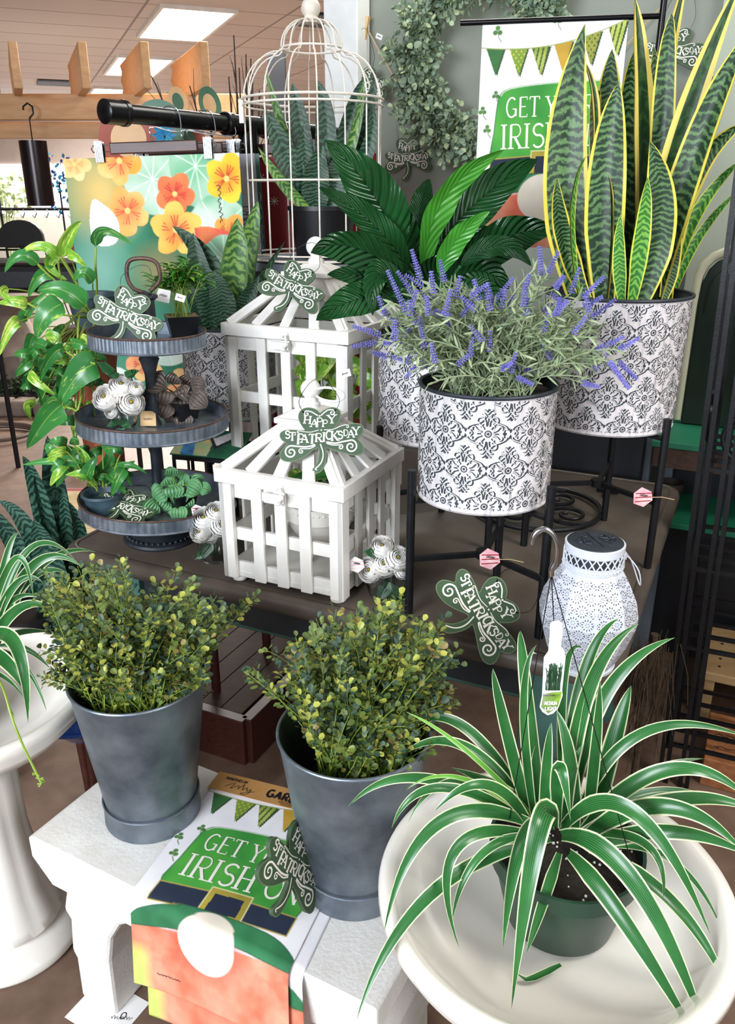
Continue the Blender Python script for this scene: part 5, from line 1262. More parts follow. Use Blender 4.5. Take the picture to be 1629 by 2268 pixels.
mb.build('runner', M['stem'], s2_)['label'] = 'pale hanging runner with a bud'

# ------------------------------------------------------------------ pothos
def pothos(label, root, leaves, stems, pot, filler=None, mats_=('pothos', 'pothos_lime')):
    r = thing('pothos', label, 'plant', root); rr = random.Random(len(leaves))
    mb = WMB()
    if filler:
        poly, n, Y0, w0 = filler
        for i in range(n):
            x, y = rnd_in(poly, rr); a = rr.uniform(0, 6.28); L = rr.uniform(.7, 1.2) * w0
            leaves = leaves + [((x, y), (x + L * .55 * math.cos(a), y + L * .55 * math.sin(a) + L * .15), (x + L * 1.1 * math.cos(a), y + L * 1.1 * math.sin(a) + L * .5), L * .7, Y0 + rr.uniform(-.06, .06), rr.choice([0, 0, 1]))]
    for i, L in enumerate(leaves):
        Y = L[4]; pxleaf(mb, L[:3], L[3], (Y + .01, Y - .01, Y), p_heart, L[5], 14, 3, rr.uniform(.12, .35), .05, rr.uniform(-25, 25), i)
        a = at(*L[0], Y=Y + .01); q = a + (Vector(root) + Vector((0, 0, .06)) - a) * rr.uniform(.35, .6) + Vector((0, 0, -.01)); mb.tube(curve3(q, (q + a) / 2 + Vector((0, 0, .006)), a, 5), .0015, 5, 2)
    for S in stems: mb.tube([Vector(p) for p in smoothline([tuple(at(x, y, Y=Y)) for x, y, Y in S], 4)], .0026, 6, 2)
    mb.build('vine_and_leaves', [M[mats_[0]], M[mats_[1]], M['stem']], r, angle=70)
    b = WMB(); rb, rt, h, mk = pot; c = Vector(root); b.lathe([(0, 0), (rb, 0), (rt, h), (rt + .004, h), (rt + .003, h + .006), (rt - .003, h + .004), (rt - .006, h - .01), (0, h - .01)], 32, 0, c); b.build('pot', M[mk], r)
    return r
PY = 1.90
PPZ = at(208, 708, Y=2.02).z
PO = [((136, 570), (152, 520), (182, 490), 36, PY, 1), ((132, 574), (92, 545), (44, 562), 28, PY, 1), ((86, 586), (44, 566), (10, 604), 32, PY, 0), ((212, 546), (232, 512), (294, 542), 28, PY - .05, 0),
 ((190, 678), (137, 642), (82, 645), 52, PY - .08, 0), ((140, 672), (100, 700), (82, 750), 60, PY - .1, 0), ((206, 626), (184, 604), (163, 624), 34, PY - .05, 0), ((149, 560), (168, 570), (192, 592), 26, PY, 1), ((62, 672), (30, 668), (-4, 672), 30, PY, 1), ((20, 640), (10, 655), (60, 690), 24, PY, 1),
 ((44, 712), (22, 730), (-2, 790), 30, PY - .02, 1), ((142, 771), (112, 792), (88, 846), 32, PY - .08, 0), ((214, 806), (172, 832), (130, 900), 74, PY - .10, 0), ((64, 826), (88, 850), (124, 876), 26, PY - .05, 1),
 ((138, 896), (100, 932), (60, 995), 68, PY - .12, 0), ((75, 740), (64, 775), (60, 816), 34, PY, 0), ((78, 806), (62, 835), (50, 868), 32, PY, 0), ((124, 608), (90, 612), (62, 660), 34, PY + .02, 0), ((60, 700), (60, 690), (110, 640), 30, PY + .03, 0), ((100, 745), (120, 760), (90, 800), 40, PY, 1), ((120, 830), (100, 815), (75, 830), 34, PY, 0), ((80, 895), (60, 900), (70, 930), 24, PY, 1), ((130, 560), (110, 590), (150, 620), 30, PY + .03, 1)]
ST = [[(208, 705, 2.0), (185, 660, 1.95), (160, 610, 1.92), (136, 572, 1.90)], [(205, 705, 2.0), (170, 660, 1.95), (120, 620, 1.92), (84, 586, 1.90)], [(210, 705, 2.0), (150, 650, 1.95), (132, 600, 1.92), (130, 574, PY)], [(212, 700, 2.0), (215, 640, 1.95), (212, 590, 1.87), (212, 548, 1.86)],
      [(205, 705, 2.0), (180, 690, 1.86), (150, 720, 1.84), (130, 760, 1.85), (165, 790, 1.82), (212, 806, 1.80)], [(200, 700, 2.0), (178, 690, 1.86), (172, 760, 1.84), (170, 860, 1.82), (168, 950, 1.80), (170, 1010, 1.80), (190, 1060, 1.78)],
      [(205, 705, 2.0), (160, 700, 1.9), (100, 690, 1.9), (62, 672, 1.9)], [(195, 700, 2.0), (172, 710, 1.88), (180, 780, 1.86), (200, 830, 1.84), (212, 900, 1.84)], [(210, 705, 2.0), (178, 890, 1.8), (160, 905, 1.8), (138, 896, 1.8)]]
pothos('large golden pothos trailing beside the tiered tray at the left', (at(208, 700, Y=2.04).x, 2.04, PPZ - .02), PO, ST, (.045, .058, .075, 'pot_blue'), ([(70, 740), (140, 720), (200, 760), (205, 830), (200, 900), (150, 960), (80, 900), (65, 800)], 46, PY - .03, 36))
pr_x = at(208, 700, Y=2.04).x
r = thing('wooden_pedestal', 'reddish brown wooden pedestal holding up the trailing pothos', 'pedestal', (pr_x, 2.04, 0)); ph_ = PPZ - .021
b = MB(); b.lathe([(0, 0), (.10, 0), (.10, .025), (.05, .05), (.035, .1), (.03, ph_ * .5), (.04, ph_ - .1), (.05, ph_ - .05), (.03, ph_ - .03)], 32); b.build('column', M['terracotta'], r)
b = MB(); b.lathe([(0, ph_ - .03), (.085, ph_ - .03), (.09, ph_ - .02), (.09, ph_ - .004), (.085, ph_), (0, ph_)], 32); b.build('top', M['walnut'], r)
# small pothos in the bottom tier
zt = TZ + .118 - .028
q = at(225, 1108, z=zt + .03)
pothos('small potted pothos in a blue-grey pot on the bottom tier of the tray', (q.x + .005, q.y, zt), [((200, 1040), (150, 1020), (48, 1030), 32, q.y - .02, 0), ((130, 1030), (115, 1000), (100, 985), 34, q.y, 0), ((175, 1050), (190, 1020), (165, 985), 30, q.y - .02, 1), ((215, 1050), (240, 1020), (235, 990), 36, q.y, 0), ((240, 1050), (280, 1030), (326, 1050), 20, q.y, 0), ((230, 1060), (260, 1045), (300, 1020), 34, q.y, 0), ((200, 1060), (185, 1050), (145, 1052), 30, q.y - .03, 1), ((190, 1060), (200, 1035), (215, 1010), 34, q.y - .04, 0)],
       [], (.036, .046, .045, 'pot_blue'), ([(110, 985), (280, 985), (290, 1060), (250, 1080), (180, 1080), (120, 1040)], 34, q.y - .01, 38))
# pothos in the large lantern and sprig in the footed planter
pothos('bright lime pothos inside the large lantern', (-.10, 2.10, TZ + .032), [((700, 800), (730, 790), (700, 850), 50, 2.08, 1), ((760, 830), (790, 810), (820, 860), 50, 2.1, 1)], [], (.06, .08, .12, 'pot_black'), ([(655, 790), (830, 790), (830, 900), (740, 930), (655, 870)], 34, 2.10, 44), ('pothos_lime', 'pothos_lime'))
pothos('small green leafy plant growing in the white footed planter', (-.105, 1.675, TZ + .10), [], [], (.03, .05, .05, 'pot_black'), ([(625, 1040), (700, 1030), (760, 1080), (720, 1110), (650, 1120)], 12, 1.675, 40), ('pothos', 'pothos_lime'))
# ================================================================== GARDEN FLAGS
ART = irish_art(230, 345)
def bench_flag(label, shift, drop, pix, lift, text, seed):
    r = thing('garden_flag', label, 'flag', bp(.33 + shift, BD / 2, BZ), 0, 'leprechaun hat garden flags on the bench')
    o_ = Vector(r.location)
    # flag lies across the bench top then drapes over the front edge; u along the bench, v from back to front
    w = .317; ph = R(9); P0 = (.2165 + shift, .306 - drop)
    def fn(u, v, z):
        s = v * w; a = P0[0] + u * w * math.cos(ph) + s * math.sin(ph); c = P0[1] + u * w * math.sin(ph) - s * math.cos(ph)
        c1 = .012 - lift
        if c > c1: return bp(a, c, BZ + .0014 + lift + .0006 * math.sin(u * 5 + seed) + z)
        e = c1 - c; rad = .022; TH = 1.32; th = min(e / rad, TH); rest = max(0, e - rad * TH)
        yy = -rad * math.sin(th) - rest * math.cos(TH); zz = -rad * (1 - math.cos(th)) - rest * math.sin(TH)
        wv = .004 * math.sin(u * 6 + seed) * min(1, rest * 12)
        p = bp(a, c1 + yy - lift + wv, BZ + .0014 + zz + lift)
        return p + (BW * -math.sin(th) + Vector((0, 0, 1)) * math.cos(th)) * z
    fl = art_grid('printed_cloth', pix, fn, 1.5, r, .0008, o_)
    if text:
        t = MB(); t.world = True; flag_text(t, lambda x, y, z: fn(x, y, .0008 + z), 0); t.build('lettering', M['sham_white'], r, smooth=False)['label'] = 'white words GET YOUR IRISH ON'
        t = WMB(); g = lambda x, y, z: fn(x, y, z + .0012)
        scribble(t, .16, 1.40, .16, .012, g, 0, 3, .003); scribble(t, .68, .42, .0001, .0001, g, 0); t.build('small_print', M['ink'], r, smooth=False)
    return r, fn
small_art = ART[::3, ::3].copy()
bench_flag('under garden flag of the bench pair, its lower corner hanging out below the other', .03, .05, small_art, .0005, False, 1)
fr, ffn = bench_flag('top garden flag on the bench with a green hat reading GET YOUR IRISH ON', .0, 0, ART, .0035, True, 0)
hc = WMB(); gfn = lambda x, y, z: ffn(x, y, .003 + z)
hc.poly([(-.02, -.005), (1.03, -.005), (1.03, .155), (-.02, .155)], gfn, 0, .0006)
def bold(mb, txt, x, y, h, fn, mi, w=1.0): word(mb, txt, x, -y, h, lambda a, c, z: fn(a, -c, z), mi, width=w, serif=0.0, tk=.26, tn=.22)
g2 = lambda x, y, z: gfn(x, y + .11, z + .0004)
bold(hc, 'GARDEN', .36, .0, .062, g2, 1, .98); bold(hc, 'FLAG', .72, .0, .062, g2, 1, .98)
bold(hc, 'WEATHER', .46, .025, .017, g2, 2); GL['Z'] = ([([(.05, 1), (.6, 1), (.05, 0), (.6, 0)], 0)], [], .66); bold(hc, 'RESISTANT', .60, .025, .017, g2, 2); bold(hc, 'DESIGNED IN THE USA', .48, .04, .012, g2, 2)
bold(hc, 'PRIMITIVES BY', .05, -.06, .022, g2, 1, .8)
hc.ribbon(smoothline([(.08, .0), (.13, -.045), (.12, .01), (.16, -.03), (.17, .0), (.19, -.05), (.20, 0), (.22, -.03), (.23, 0), (.25, -.02), (.24, .03), (.20, .03), (.28, -.01)], 4), .004, g2, 1)
hc.build('header_card', [M['kraft'], M['ink'], M['brown_ink']], fr, smooth=False)['label'] = 'brown card reading GARDEN FLAG'

# upright flag on its stand
FL_, FR_ = at(1070, 45, Y=2.24), at(1395, 31, Y=2.17); w = (FR_ - FL_); wl_ = w.length
r = thing('garden_flag', 'garden flag reading GET YOUR IRISH hanging upright behind the plants', 'flag', (FL_ + FR_) / 2 - Vector((0, 0, wl_ * 1.55)))
nf = Vector((-w.y, w.x, 0)).normalized() * -1
def ufn(u, v, z):
    s = v * wl_; d = .006 * math.sin(u * 5 + v * 2) * min(1, v * 3)
    top = math.exp(-(v / .03) ** 2) * .01
    return FL_ + w * (u + .0) + Vector((0, 0, -s * 1.02)) + nf * (d - top + z)
ua = ART.copy()
art_grid('printed_cloth', ua, ufn, 1.5, r, .0012, r.location)
t = WMB(); flag_text(t, lambda x, y, z: ufn(x, y, .001 + z), 0); t.build('lettering', M['sham_white'], r, smooth=False)['label'] = 'white words GET YOUR IRISH ON'
r = thing('flag_stand', 'dark grey metal flag stand behind the tall snake plant', 'stand', (0, 0, 0))
a_, b_ = at(1020, 50, Y=2.25), at(1468, 34, Y=2.155); r.location = (b_.x, b_.y, TZ)
b = WMB(); b.tube([a_ - nf * .006, b_ - nf * .006], .0065, 10); b.build('top_rod', M['black_pipe'], r); b = WMB(); b.tube([b_ + Vector((0, 0, .2)), Vector((b_.x, b_.y, TZ + .004))], .0075, 10); b.build('upright', M['black_pipe'], r)
b = WMB(); [b.bar(Vector((b_.x, b_.y, TZ + .006)) - d, Vector((b_.x, b_.y, TZ + .006)) + d, .012, .008) for d in (TU * .03, TW * .05)]; b.build('foot', M['black_pipe'], r)

# ================================================================== CLOTHES RACK WITH FLAGS
def nast_art(w, h, asp):
    k = Canvas(w, h, asp); u, v = k.u, k.v; one = np.ones_like(u)
    k.paint(one, '1F6E4C', '4C9476', k.noise(4, 5)); k.paint(k.ell(.2, .18, .3, .32, soft=.9), 'DDBF72'); k.paint(k.ell(.5, .62, .22, .2, soft=.9) * .6, 'B79A62'); k.paint(k.ell(.35, .95, .35, .25, soft=.9), '4E9A80'); k.paint(k.ell(.15, .6, .2, .35, soft=.9) * .8, '7FB0A0')
    k.paint(k.ell(.80, .0, .3, .16, soft=.3), '1D3B44')
    def leafp(cx, cy, rx, ry, rot=0):
        m = k.ell(cx, cy, rx, ry, rot, .04, .15, int(cx * 90)); k.paint(m, 'DCE9DA', '7FBF94', k.noise(5, int(cy * 77) + 3))
        for i in range(9): a = i * .7 + rot; k.paint(k.line([(cx, cy), (cx + rx * .92 * math.cos(a), cy + ry * .92 * math.sin(a))], .006) * m * .7, 'F2F6EC')
    def flower(cx, cy, s, c1, c2, ctr, rot=0):
        s = s * .84
        for i in range(5):
            a = rot + i * 1.257; m = k.ell(cx + s * .58 * math.cos(a), cy + s * .58 * math.sin(a), s * .56, s * .50, a, .06, .6, i + int(cx * 50)); k.paint(m, c1, c2, k.noise(8, i + 7)); k.paint(m * k.ell(cx, cy, s * .85, s * .85, soft=.7) * .45, ctr)
            for d in (-.25, 0, .25): k.paint(k.line([(cx, cy), (cx + s * .6 * math.cos(a + d), cy + s * .6 * math.sin(a + d))], .006), ctr)
        k.paint(k.ell(cx, cy, s * .16, s * .16, soft=.3), 'F2D27A')
    leafp(.50, .12, .17, .20); leafp(.75, .06, .15, .22); leafp(.86, .40, .19, .19); leafp(.93, -.06, .12, .12)
    flower(.06, .03, .10, 'F6DFA0', 'F2C77A', 'E8A860'); flower(.32, .02, .14, 'F6D58A', 'F0A93C', 'D8452C', .3); flower(.62, .20, .125, 'EE6B40', 'F08A50', 'C92E26', .2); flower(.34, .28, .145, 'F2AE58', 'F6CB7A', 'DB5038', .5)
    flower(.61, .39, .155, 'F7D36A', 'F4B64A', 'CF3A2C', .9); flower(.92, .13, .14, 'F8D63A', 'F6C02C', 'C8291F', .1); flower(.92, .42, .12, 'F2A03C', 'F7D070', 'C73A22', .2)
    wb = smoothpoly([(.14, .22), (.20, .24), (.27, .31), (.28, .40), (.24, .46), (.14, .46), (.11, .36)], 3); k.paint(k.fill(wb), 'F3F5FA', 'DDE3F2')
    tri = smoothpoly([(.72, .38), (1.0, .45), (1.0, .66), (.92, .76), (.80, .6)], 3); k.paint(k.fill(tri), 'E8574A', 'F2B25C'); leafp(.88, .55, .13, .13, .5)
    for cx, cy, s in ((.35, 1.15, .12), (.6, 1.3, .14), (.85, 1.05, .13)): flower(cx, cy, s, 'F6D58A', 'EE8A60', 'C9402C', cx * 9)
    leafp(.5, 1.05, .15, .12); leafp(.75, 1.2, .16, .14); leafp(.15, 1.3, .15, .14)
    return k.c
NA, NB = at(140, 352, Y=2.50), at(530, 336, Y=2.46); NB.z = at(530, 338, Y=2.46).z
r = thing('printed_flag', 'canvas flag printed with orange nasturtiums hanging from the black rack', 'flag', (NA + NB) / 2 - Vector((0, 0, .76)))
nw = NB - NA; nn = Vector((nw.y, -nw.x, 0)).normalized()
nfn = lambda u, v, z: NA + nw * u + Vector((0, 0, -v * nw.length)) + nn * (z + .008 * math.sin(u * 4 + 1) * v)
art_grid('printed_cloth', nast_art(230, 350, 1.52), nfn, 1.52, r, .0012, r.location)
t = WMB(); g = lambda x, y, z: nfn(.86 + y, .36 - x, .002 + z); scribble(t, 0, 0, .2, .03, g, 0, 4, .004); t.build('signature', M['ink'], r, smooth=False)
PA, PB = at(234, 247, Y=2.30), at(760, 300, Y=3.12)
r = thing('flag_rack', 'thick black steel pipe rack carrying the hanging flags at the upper left', 'rack', (PB.x, PB.y, 0))
pd = (PB - PA).normalized(); b = WMB(); b.tube([PA, PB], .0235, 24); b.build('rail', M['black_pipe'], r)
b = WMB(); b.tube([PA - pd * .008, PA - pd * .004, PA + pd * .05, PA + pd * .052, PA + pd * .064, PA + pd * .066], [.024, .030, .030, .032, .032, .024], 24); b.build('end_cap', M['black_pipe'], r)
k = PA.lerp(PB, .52); b = WMB(); b.tube([k - pd * .10, k - pd * .098, k - pd * .07, k - pd * .068, k + pd * .07, k + pd * .072, k + pd * .09, k + pd * .092], [.0235, .031, .031, .028, .028, .031, .031, .0235], 24); b.tube([k, k - Vector((0, 0, .08))], .030, 20); b.build('tee_joint', M['black_pipe'], r)
b = WMB(); b.tube([k, Vector((k.x, k.y, .01))], .0235, 20); b.build('upright', M['black_pipe'], r); b = WMB(); b.tube([PB, Vector((PB.x, PB.y, .01))], .0235, 20); b.build('upright', M['black_pipe'], r)
b = WMB(); b.bar(Vector((k.x, k.y, .012)) - nn * .12, Vector((k.x, k.y, .012)) + nn * .12, .05, .02); b.build('foot', M['black_pipe'], r, smooth=False)
def hanger(label, f, dx, flagw, bar_z, cx):
    q = PA.lerp(PB, f); r = thing('clip_hanger', label, 'hanger', q + Vector((0, 0, .024)), 0, 'wooden clip hangers on the rack')
    X = nw.normalized(); c = Vector(q) + X * dx; c.z = bar_z; ny = Vector((-X.y, X.x, 0))
    b = WMB(); b.bar(c - X * flagw * .25, c + X * flagw * .25, .013, .030); b.build('wooden_bar', M['walnut'], r, smooth=False, bevel=.003)
    b = WMB(); top = q + Vector((0, 0, .030)); b.tube([Vector(p) for p in smoothline([tuple(c + Vector((0, 0, .014))), tuple(c + Vector((0, 0, .05)) - X * .005), tuple(q - Vector((0, 0, .035)) + X * .022), tuple(q + X * .031 - Vector((0, 0, .005))), tuple(q + X * .022 + Vector((0, 0, .022))), tuple(top), tuple(q - X * .024 + Vector((0, 0, .020))), tuple(q - X * .032)], 4)], .002, 8); b.build('hook', M['silver'], r)
    for s in (1, -1):
        e = c + X * s * flagw * .25; k2 = c + X * s * flagw * .31
        b = WMB(); b.tube([e + Vector((0, 0, .008)), k2 + X * s * .02 + Vector((0, 0, .008)), k2 + X * s * .024, k2 + X * s * .02 - Vector((0, 0, .008)), e - Vector((0, 0, .008))], .0018, 6); b.build('wire_arm', M['silver'], r)
        b = WMB()
        for j in range(5): b.bar(k2 + X * (j - 2) * .0048 + nn * .010 + Vector((0, 0, .020)), k2 + X * (j - 2) * .0048 + nn * .007 - Vector((0, 0, .035)), .0030, .003, 0, up=nn)
        b.bar(k2 + nn * .006 + Vector((0, 0, .018)), k2 + nn * .004 - Vector((0, 0, .034)), .020, .004, 0, up=nn); b.bar(k2 - nn * .006 + Vector((0, 0, .018)), k2 - nn * .004 - Vector((0, 0, .034)), .024, .004, 0, up=nn); b.build('clip', M['silver'], r, smooth=False)
    return c
hf = [(.16, 'front dark wood hanger whose two nickel clips hold the nasturtium flag'), (.34, 'second clip hanger crowded behind the nasturtium flag hanger'), (.42, 'third clip hanger on the rack pipe'), (.58, 'fourth clip hanger, just left of the birdcage'), (.66, 'fifth clip hanger, behind the birdcage wires')]
hanger(hf[0][1], .21, -.05, .50, at(320, 325, Y=2.46).z, 0)
for (f, lab), (px, py), dx_ in zip(hf[1:], ((470, 330), (490, 328), (520, 330), (545, 330)), (-.06, -.10, .03, .03)):
    q = PA.lerp(PB, f); hanger(lab, f, dx_, .44, at(px, py, Y=q.y).z, 0)
for (f, lab, mk, X0, hgt) in ((.34, 'plain grey canvas flag with black handwriting behind the nasturtium flag', 'grey_canvas', -.065, .8), (.46, 'teal green canvas flag in the middle of the rack', 'teal', -.135, .8), (.60, 'dark red canvas flag with small white stars seen through the birdcage', 'red', .14, .9)):
    q = PA.lerp(PB, f); X = nw.normalized(); c = q + X * X0; c.z = at(560, 345, Y=q.y).z; r = thing('printed_flag', lab, 'flag', c - Vector((0, 0, hgt)))
    b = WMB(); b.bar(c - X * .22 - Vector((0, 0, hgt / 2)), c + X * .22 - Vector((0, 0, hgt / 2)), .003, hgt, 0); b.build('cloth', M[mk], r, smooth=False)
    b = WMB(); g = lambda x, y, z: c + X * x + Vector((0, 0, y)) + nn * (.003 + z)
    if mk == 'grey_canvas': g3 = lambda x, y, z: g(.19 - y, -.30 + x, z); GL['o'] = ([(arc(.3, .3, .25, .3, 0, 360, 12), .5)], [], .6); word(b, 'TwoCanArt'.upper().replace('W', 'W'), 0, 0, .028, g3, 0, width=.8, serif=0, tk=.1, tn=.07); scribble(b, .0, -.035, .2, .012, g3, 0, 2, .003)
    if mk == 'red':
        for (x, y) in ((-.16, -.06), (-.12, -.13), (-.05, -.05), (.05, -.1), (.1, -.2)):
            for k_ in range(4): a = k_ * math.pi / 4; b.ribbon([(x - .014 * math.cos(a), y - .014 * math.sin(a)), (x + .014 * math.cos(a), y + .014 * math.sin(a))], .002, g, 0)
    if b.f: b.build('lettering' if mk == 'grey_canvas' else 'star_print', M['ink'] if mk == 'grey_canvas' else M['sham_white'], r, smooth=False)

# metal garden discs on stakes behind the rack
for px, py, rp, mo, mi_, lab in ((286, 308, 66, 'mirror_plate', 'disc_cream', 'rust red ringed garden disc at the left end behind the black pipe'), (352, 284, 58, 'disc_green', 'mirror_plate', 'green rimmed garden disc behind the middle of the pipe'), (402, 318, 56, 'mirror_plate', 'disc_green', 'rust red garden disc with blue centre below the pipe'), (392, 226, 30, 'disc_cream', 'disc_green', 'small cream and green leaning disc above the pipe'), (462, 232, 36, 'disc_green', 'disc_cream', 'verdigris and cream leaning disc above the pipe nearest the birdcage')):
    Y = {286: 3.22, 352: 3.32, 402: 3.42, 392: 3.58, 462: 3.30}[px]; c = at(px, py, Y=Y); rd = rp / FPX * depth_t(px, py, Y); r = thing('garden_disc', lab, 'garden ornament', (c.x, c.y, 0), 0, 'garden discs behind the rack')
    ax = Matrix.Rotation(R(80), 4, 'X') if rp > 40 else Matrix.Rotation(R(80), 4, 'Y') @ Matrix.Rotation(R(30), 4, 'X')
    b = MB(); b.M = Matrix.Translation((0, 0, c.z)) @ ax; b.lathe([(0, 0), (rd * .6, .004), (rd * .6, .006), (0, .004)], 40, 1); b.lathe([(rd * .6, .002), (rd, .006), (rd, .01), (rd * .6, .006), (rd * .6, .002)], 40, 0); b.build('disc', [M[mo], M[mi_]], r)
    b = MB(); b.tube([(0, .02, c.z), (0, .02, 0)], .006, 8); b.build('stake', M['black_iron'], r)
c = at(365, 300, Y=3.15); mb = WMB()
for i in range(10): a = i * .628; d = Vector((math.cos(a), -.2, math.sin(a))); mb.blade([c, c + d * .02, c + d * .045], lambda t: .012 * math.sin(math.pi * min(.98, t + .05)), Vector((0, -1, 0)), 1, .3)
mb.tube([c, Vector((c.x, c.y, 0))], .004, 6, 1)
tag(mb.build('pinwheel_flower', [M['teal_flower'], M['black_iron']]), 'turquoise metal flower glimpsed under the black pipe', 'garden ornament')

# bare twigs in a tall vase behind the rack
q = at(530, 330, Y=3.5); r = thing('twig_arrangement', 'bare dark branches standing in a tall floor vase behind the birdcage', 'branches', (q.x, 3.5, 0)); rr = random.Random(12)
b = WMB()
for tx, ty in ((518, 78), (530, 150), (556, 130), (507, 170), (560, 165), (545, 120), (335, 168), (600, 240), (575, 200), (420, 190), (640, 260)):
    T = at(tx, ty, Y=3.5 + rr.uniform(-.15, .15)); s = Vector((q.x, 3.5, .6)); m = s.lerp(T, .6) + Vector((0, 0, .12 if tx < 500 else .03)); P = curve3(s, m, T, 12); b.tube(P, [.007 * (1 - .8 * i / 12) + .001 for i in range(13)], 6)
    for i in (7, 9, 10): e = P[i] + (P[i + 1] - P[i]).normalized() * .10 + runit(rr) * .06; b.tube([P[i], P[i].lerp(e, .5) + runit(rr) * .006, e], [.002, .0015, .0008], 5)
b.build('branches', M['dark_stem'], r); b = MB(); b.lathe([(0, 0), (.09, 0), (.11, .2), (.10, .5), (.06, .66), (.065, .68), (.055, .68), (.05, .6), (0, .58)], 32); b.build('vase', M['stone'], r)

# ================================================================== WIRE BIRDCAGE
r = thing('birdcage', 'cream wire birdcage with a round finial standing behind the lanterns', 'birdcage', (CX, CY, CZ)); b0 = CZ
zR1 = at(700, 222, Y=CY).z - CZ; zR2 = at(700, 232, Y=CY).z - CZ; zM = at(700, 400, Y=CY).z - CZ; zN = at(700, 108, Y=CY).z - CZ; zT = at(690, 44, Y=CY).z - CZ; zF = at(690, 18, Y=CY).z - CZ
RC = .190; RN = .083
def rg(rad, z, th, nm): k = MB(); k.tube([(rad * math.cos(a * math.pi / 32), rad * math.sin(a * math.pi / 32), z) for a in range(64)], th, 7, closed=True); k.build(nm, M['white_wire'], r)
rg(RC, .004, .0035, 'base_ring'); rg(RC, .018, .0025, 'base_ring'); rg(RC, zM, .0027, 'hoop'); rg(RC + .006, zR1, .0035, 'hoop'); rg(RC + .004, zR2 - .004, .003, 'hoop'); rg(RN, zN, .003, 'hoop'); 
b = MB(); b.disc((0, 0, .003), RC, 48); b.disc((0, 0, .0), RC, 48, up=False); b.build('base_tray', M['grey_post'], r, smooth=False)
for i in range(16):
    a = i * math.pi / 8 + .12; P = [(RC, .006), (RC, zM), (RC, zR1)]
    for j in range(1, 9): t = j / 8 * math.pi / 2; P.append((RN + .012 + (RC - RN - .012) * math.cos(t), zR1 + (zN - zR1 - .012) * math.sin(t)))
    P.append((RN, zN)); 
    for j in range(1, 9): t = j / 8 * math.pi / 2; P.append((.012 + (RN - .012) * math.cos(t) ** .8, zN + (zT - zN) * math.sin(t)))
    b = MB(); b.tube([(q[0] * math.cos(a), q[0] * math.sin(a), q[1]) for q in P], .0022, 6); b.build('wire', M['white_wire'], r)
b = MB(); b.lathe([(0, zT - .01), (.022, zT - .008), (.024, zT), (.014, zT + .012), (.014, zT + .018)] + [(.026 * math.sin(a), zF - .026 * math.cos(a)) for a in [.6 + i * (math.pi - .9) / 9 for i in range(10)]] + [(.008, zF + .026), (.010, zF + .034), (0, zF + .038)], 28); b.build('finial', M['white_wire'], r)
b = MB(); b.box((-RC - .006, -.03, zR1 - .03), (.012, .014, .06)); b.build('hinge', M['white_wire'], r)

# ================================================================== WREATH, TWINE, PINS
wc = wallp(1075, 138, .10); r = thing('leafy_wreath', 'round grey-green eucalyptus wreath hanging on the sage wall', 'wreath', wc); rr = random.Random(6)
X_, Z_ = TU, Vector((0, 0, 1)); mb = WMB(); RW = .238
for i in range(560):
    a = rr.uniform(0, 6.283); q0 = wc + (X_ * math.cos(a) + Z_ * math.sin(a)) * (RW + rr.uniform(-.05, .05)) - TW * rr.uniform(-.02, .03)
    tng = (X_ * -math.sin(a) + Z_ * math.cos(a)) * rr.choice([1, 1, -.4]); rad = (X_ * math.cos(a) + Z_ * math.sin(a)) * rr.uniform(-.9, 1.1); d = (tng * .8 + rad - TW * rr.uniform(0, .9) + runit(rr) * .3).normalized(); L = rr.uniform(.055, .09)
    if (q0 + d * L - wc).dot(TW) > .05: continue
    sprig(mb, curve3(q0, q0 + d * L * .5 + runit(rr) * .004, q0 + d * L, 5), rr, 7, .020, .0100, [0, 0, 0, 1], 2, .0012, .8)
mb.build('foliage', [M['wreath_leaf'], M['wreath_light'], M['lav_leaf_dark']], r, smooth=False)
b = WMB(); b.tube([wc + (X_ * math.cos(i * math.pi / 24) + Z_ * math.sin(i * math.pi / 24)) * RW for i in range(48)], .014, 8, closed=True); b.build('twig_ring', M['dark_stem'], r)
tw = [wallp(x, y, .03) for x, y in ((752, -80), (805, 45), (860, 150), (905, 228), (960, 300), (1010, 350))]
b = WMB(); b.tube([Vector(p) for p in smoothline([tuple(p) for p in tw], 6)], .0022, 6); tag(b.build('twine', M['jute']), 'jute twine strung diagonally across the wall left of the wreath', 'twine')
b = WMB(); b.tube([wallp(x, y, .03) for x, y in ((1300, 185), (1380, 110), (1470, 10), (1500, -40))], .0022, 6); tag(b.build('twine', M['jute']), 'jute twine on the wall right of the upright flag', 'twine')
for px, py, lab in ((812, 62, 'wooden clothespin on the twine beside the white post'), (902, 218, 'wooden clothespin holding the sign on the wall below the wreath'), (1545, 210, 'wooden clothespin near the sign at the upper right')):
    c = wallp(px, py, .04); r = thing('clothespin', lab, 'clothespin', c, 0, 'wooden clothespins'); d = Vector((-.18, 0, -1)).normalized()
    for s in (1, -1): b = WMB(); b.bar(c - d * .036 + TW * s * .006, c + d * .036 + TW * s * .003, .010, .005, 0, up=TW); b.build('prong', M['chime_wood'], r, smooth=False, bevel=.001)
    b = WMB(); b.tube([c - TU * .006, c + TU * .006], .0035, 8); b.build('spring', M['silver'], r)

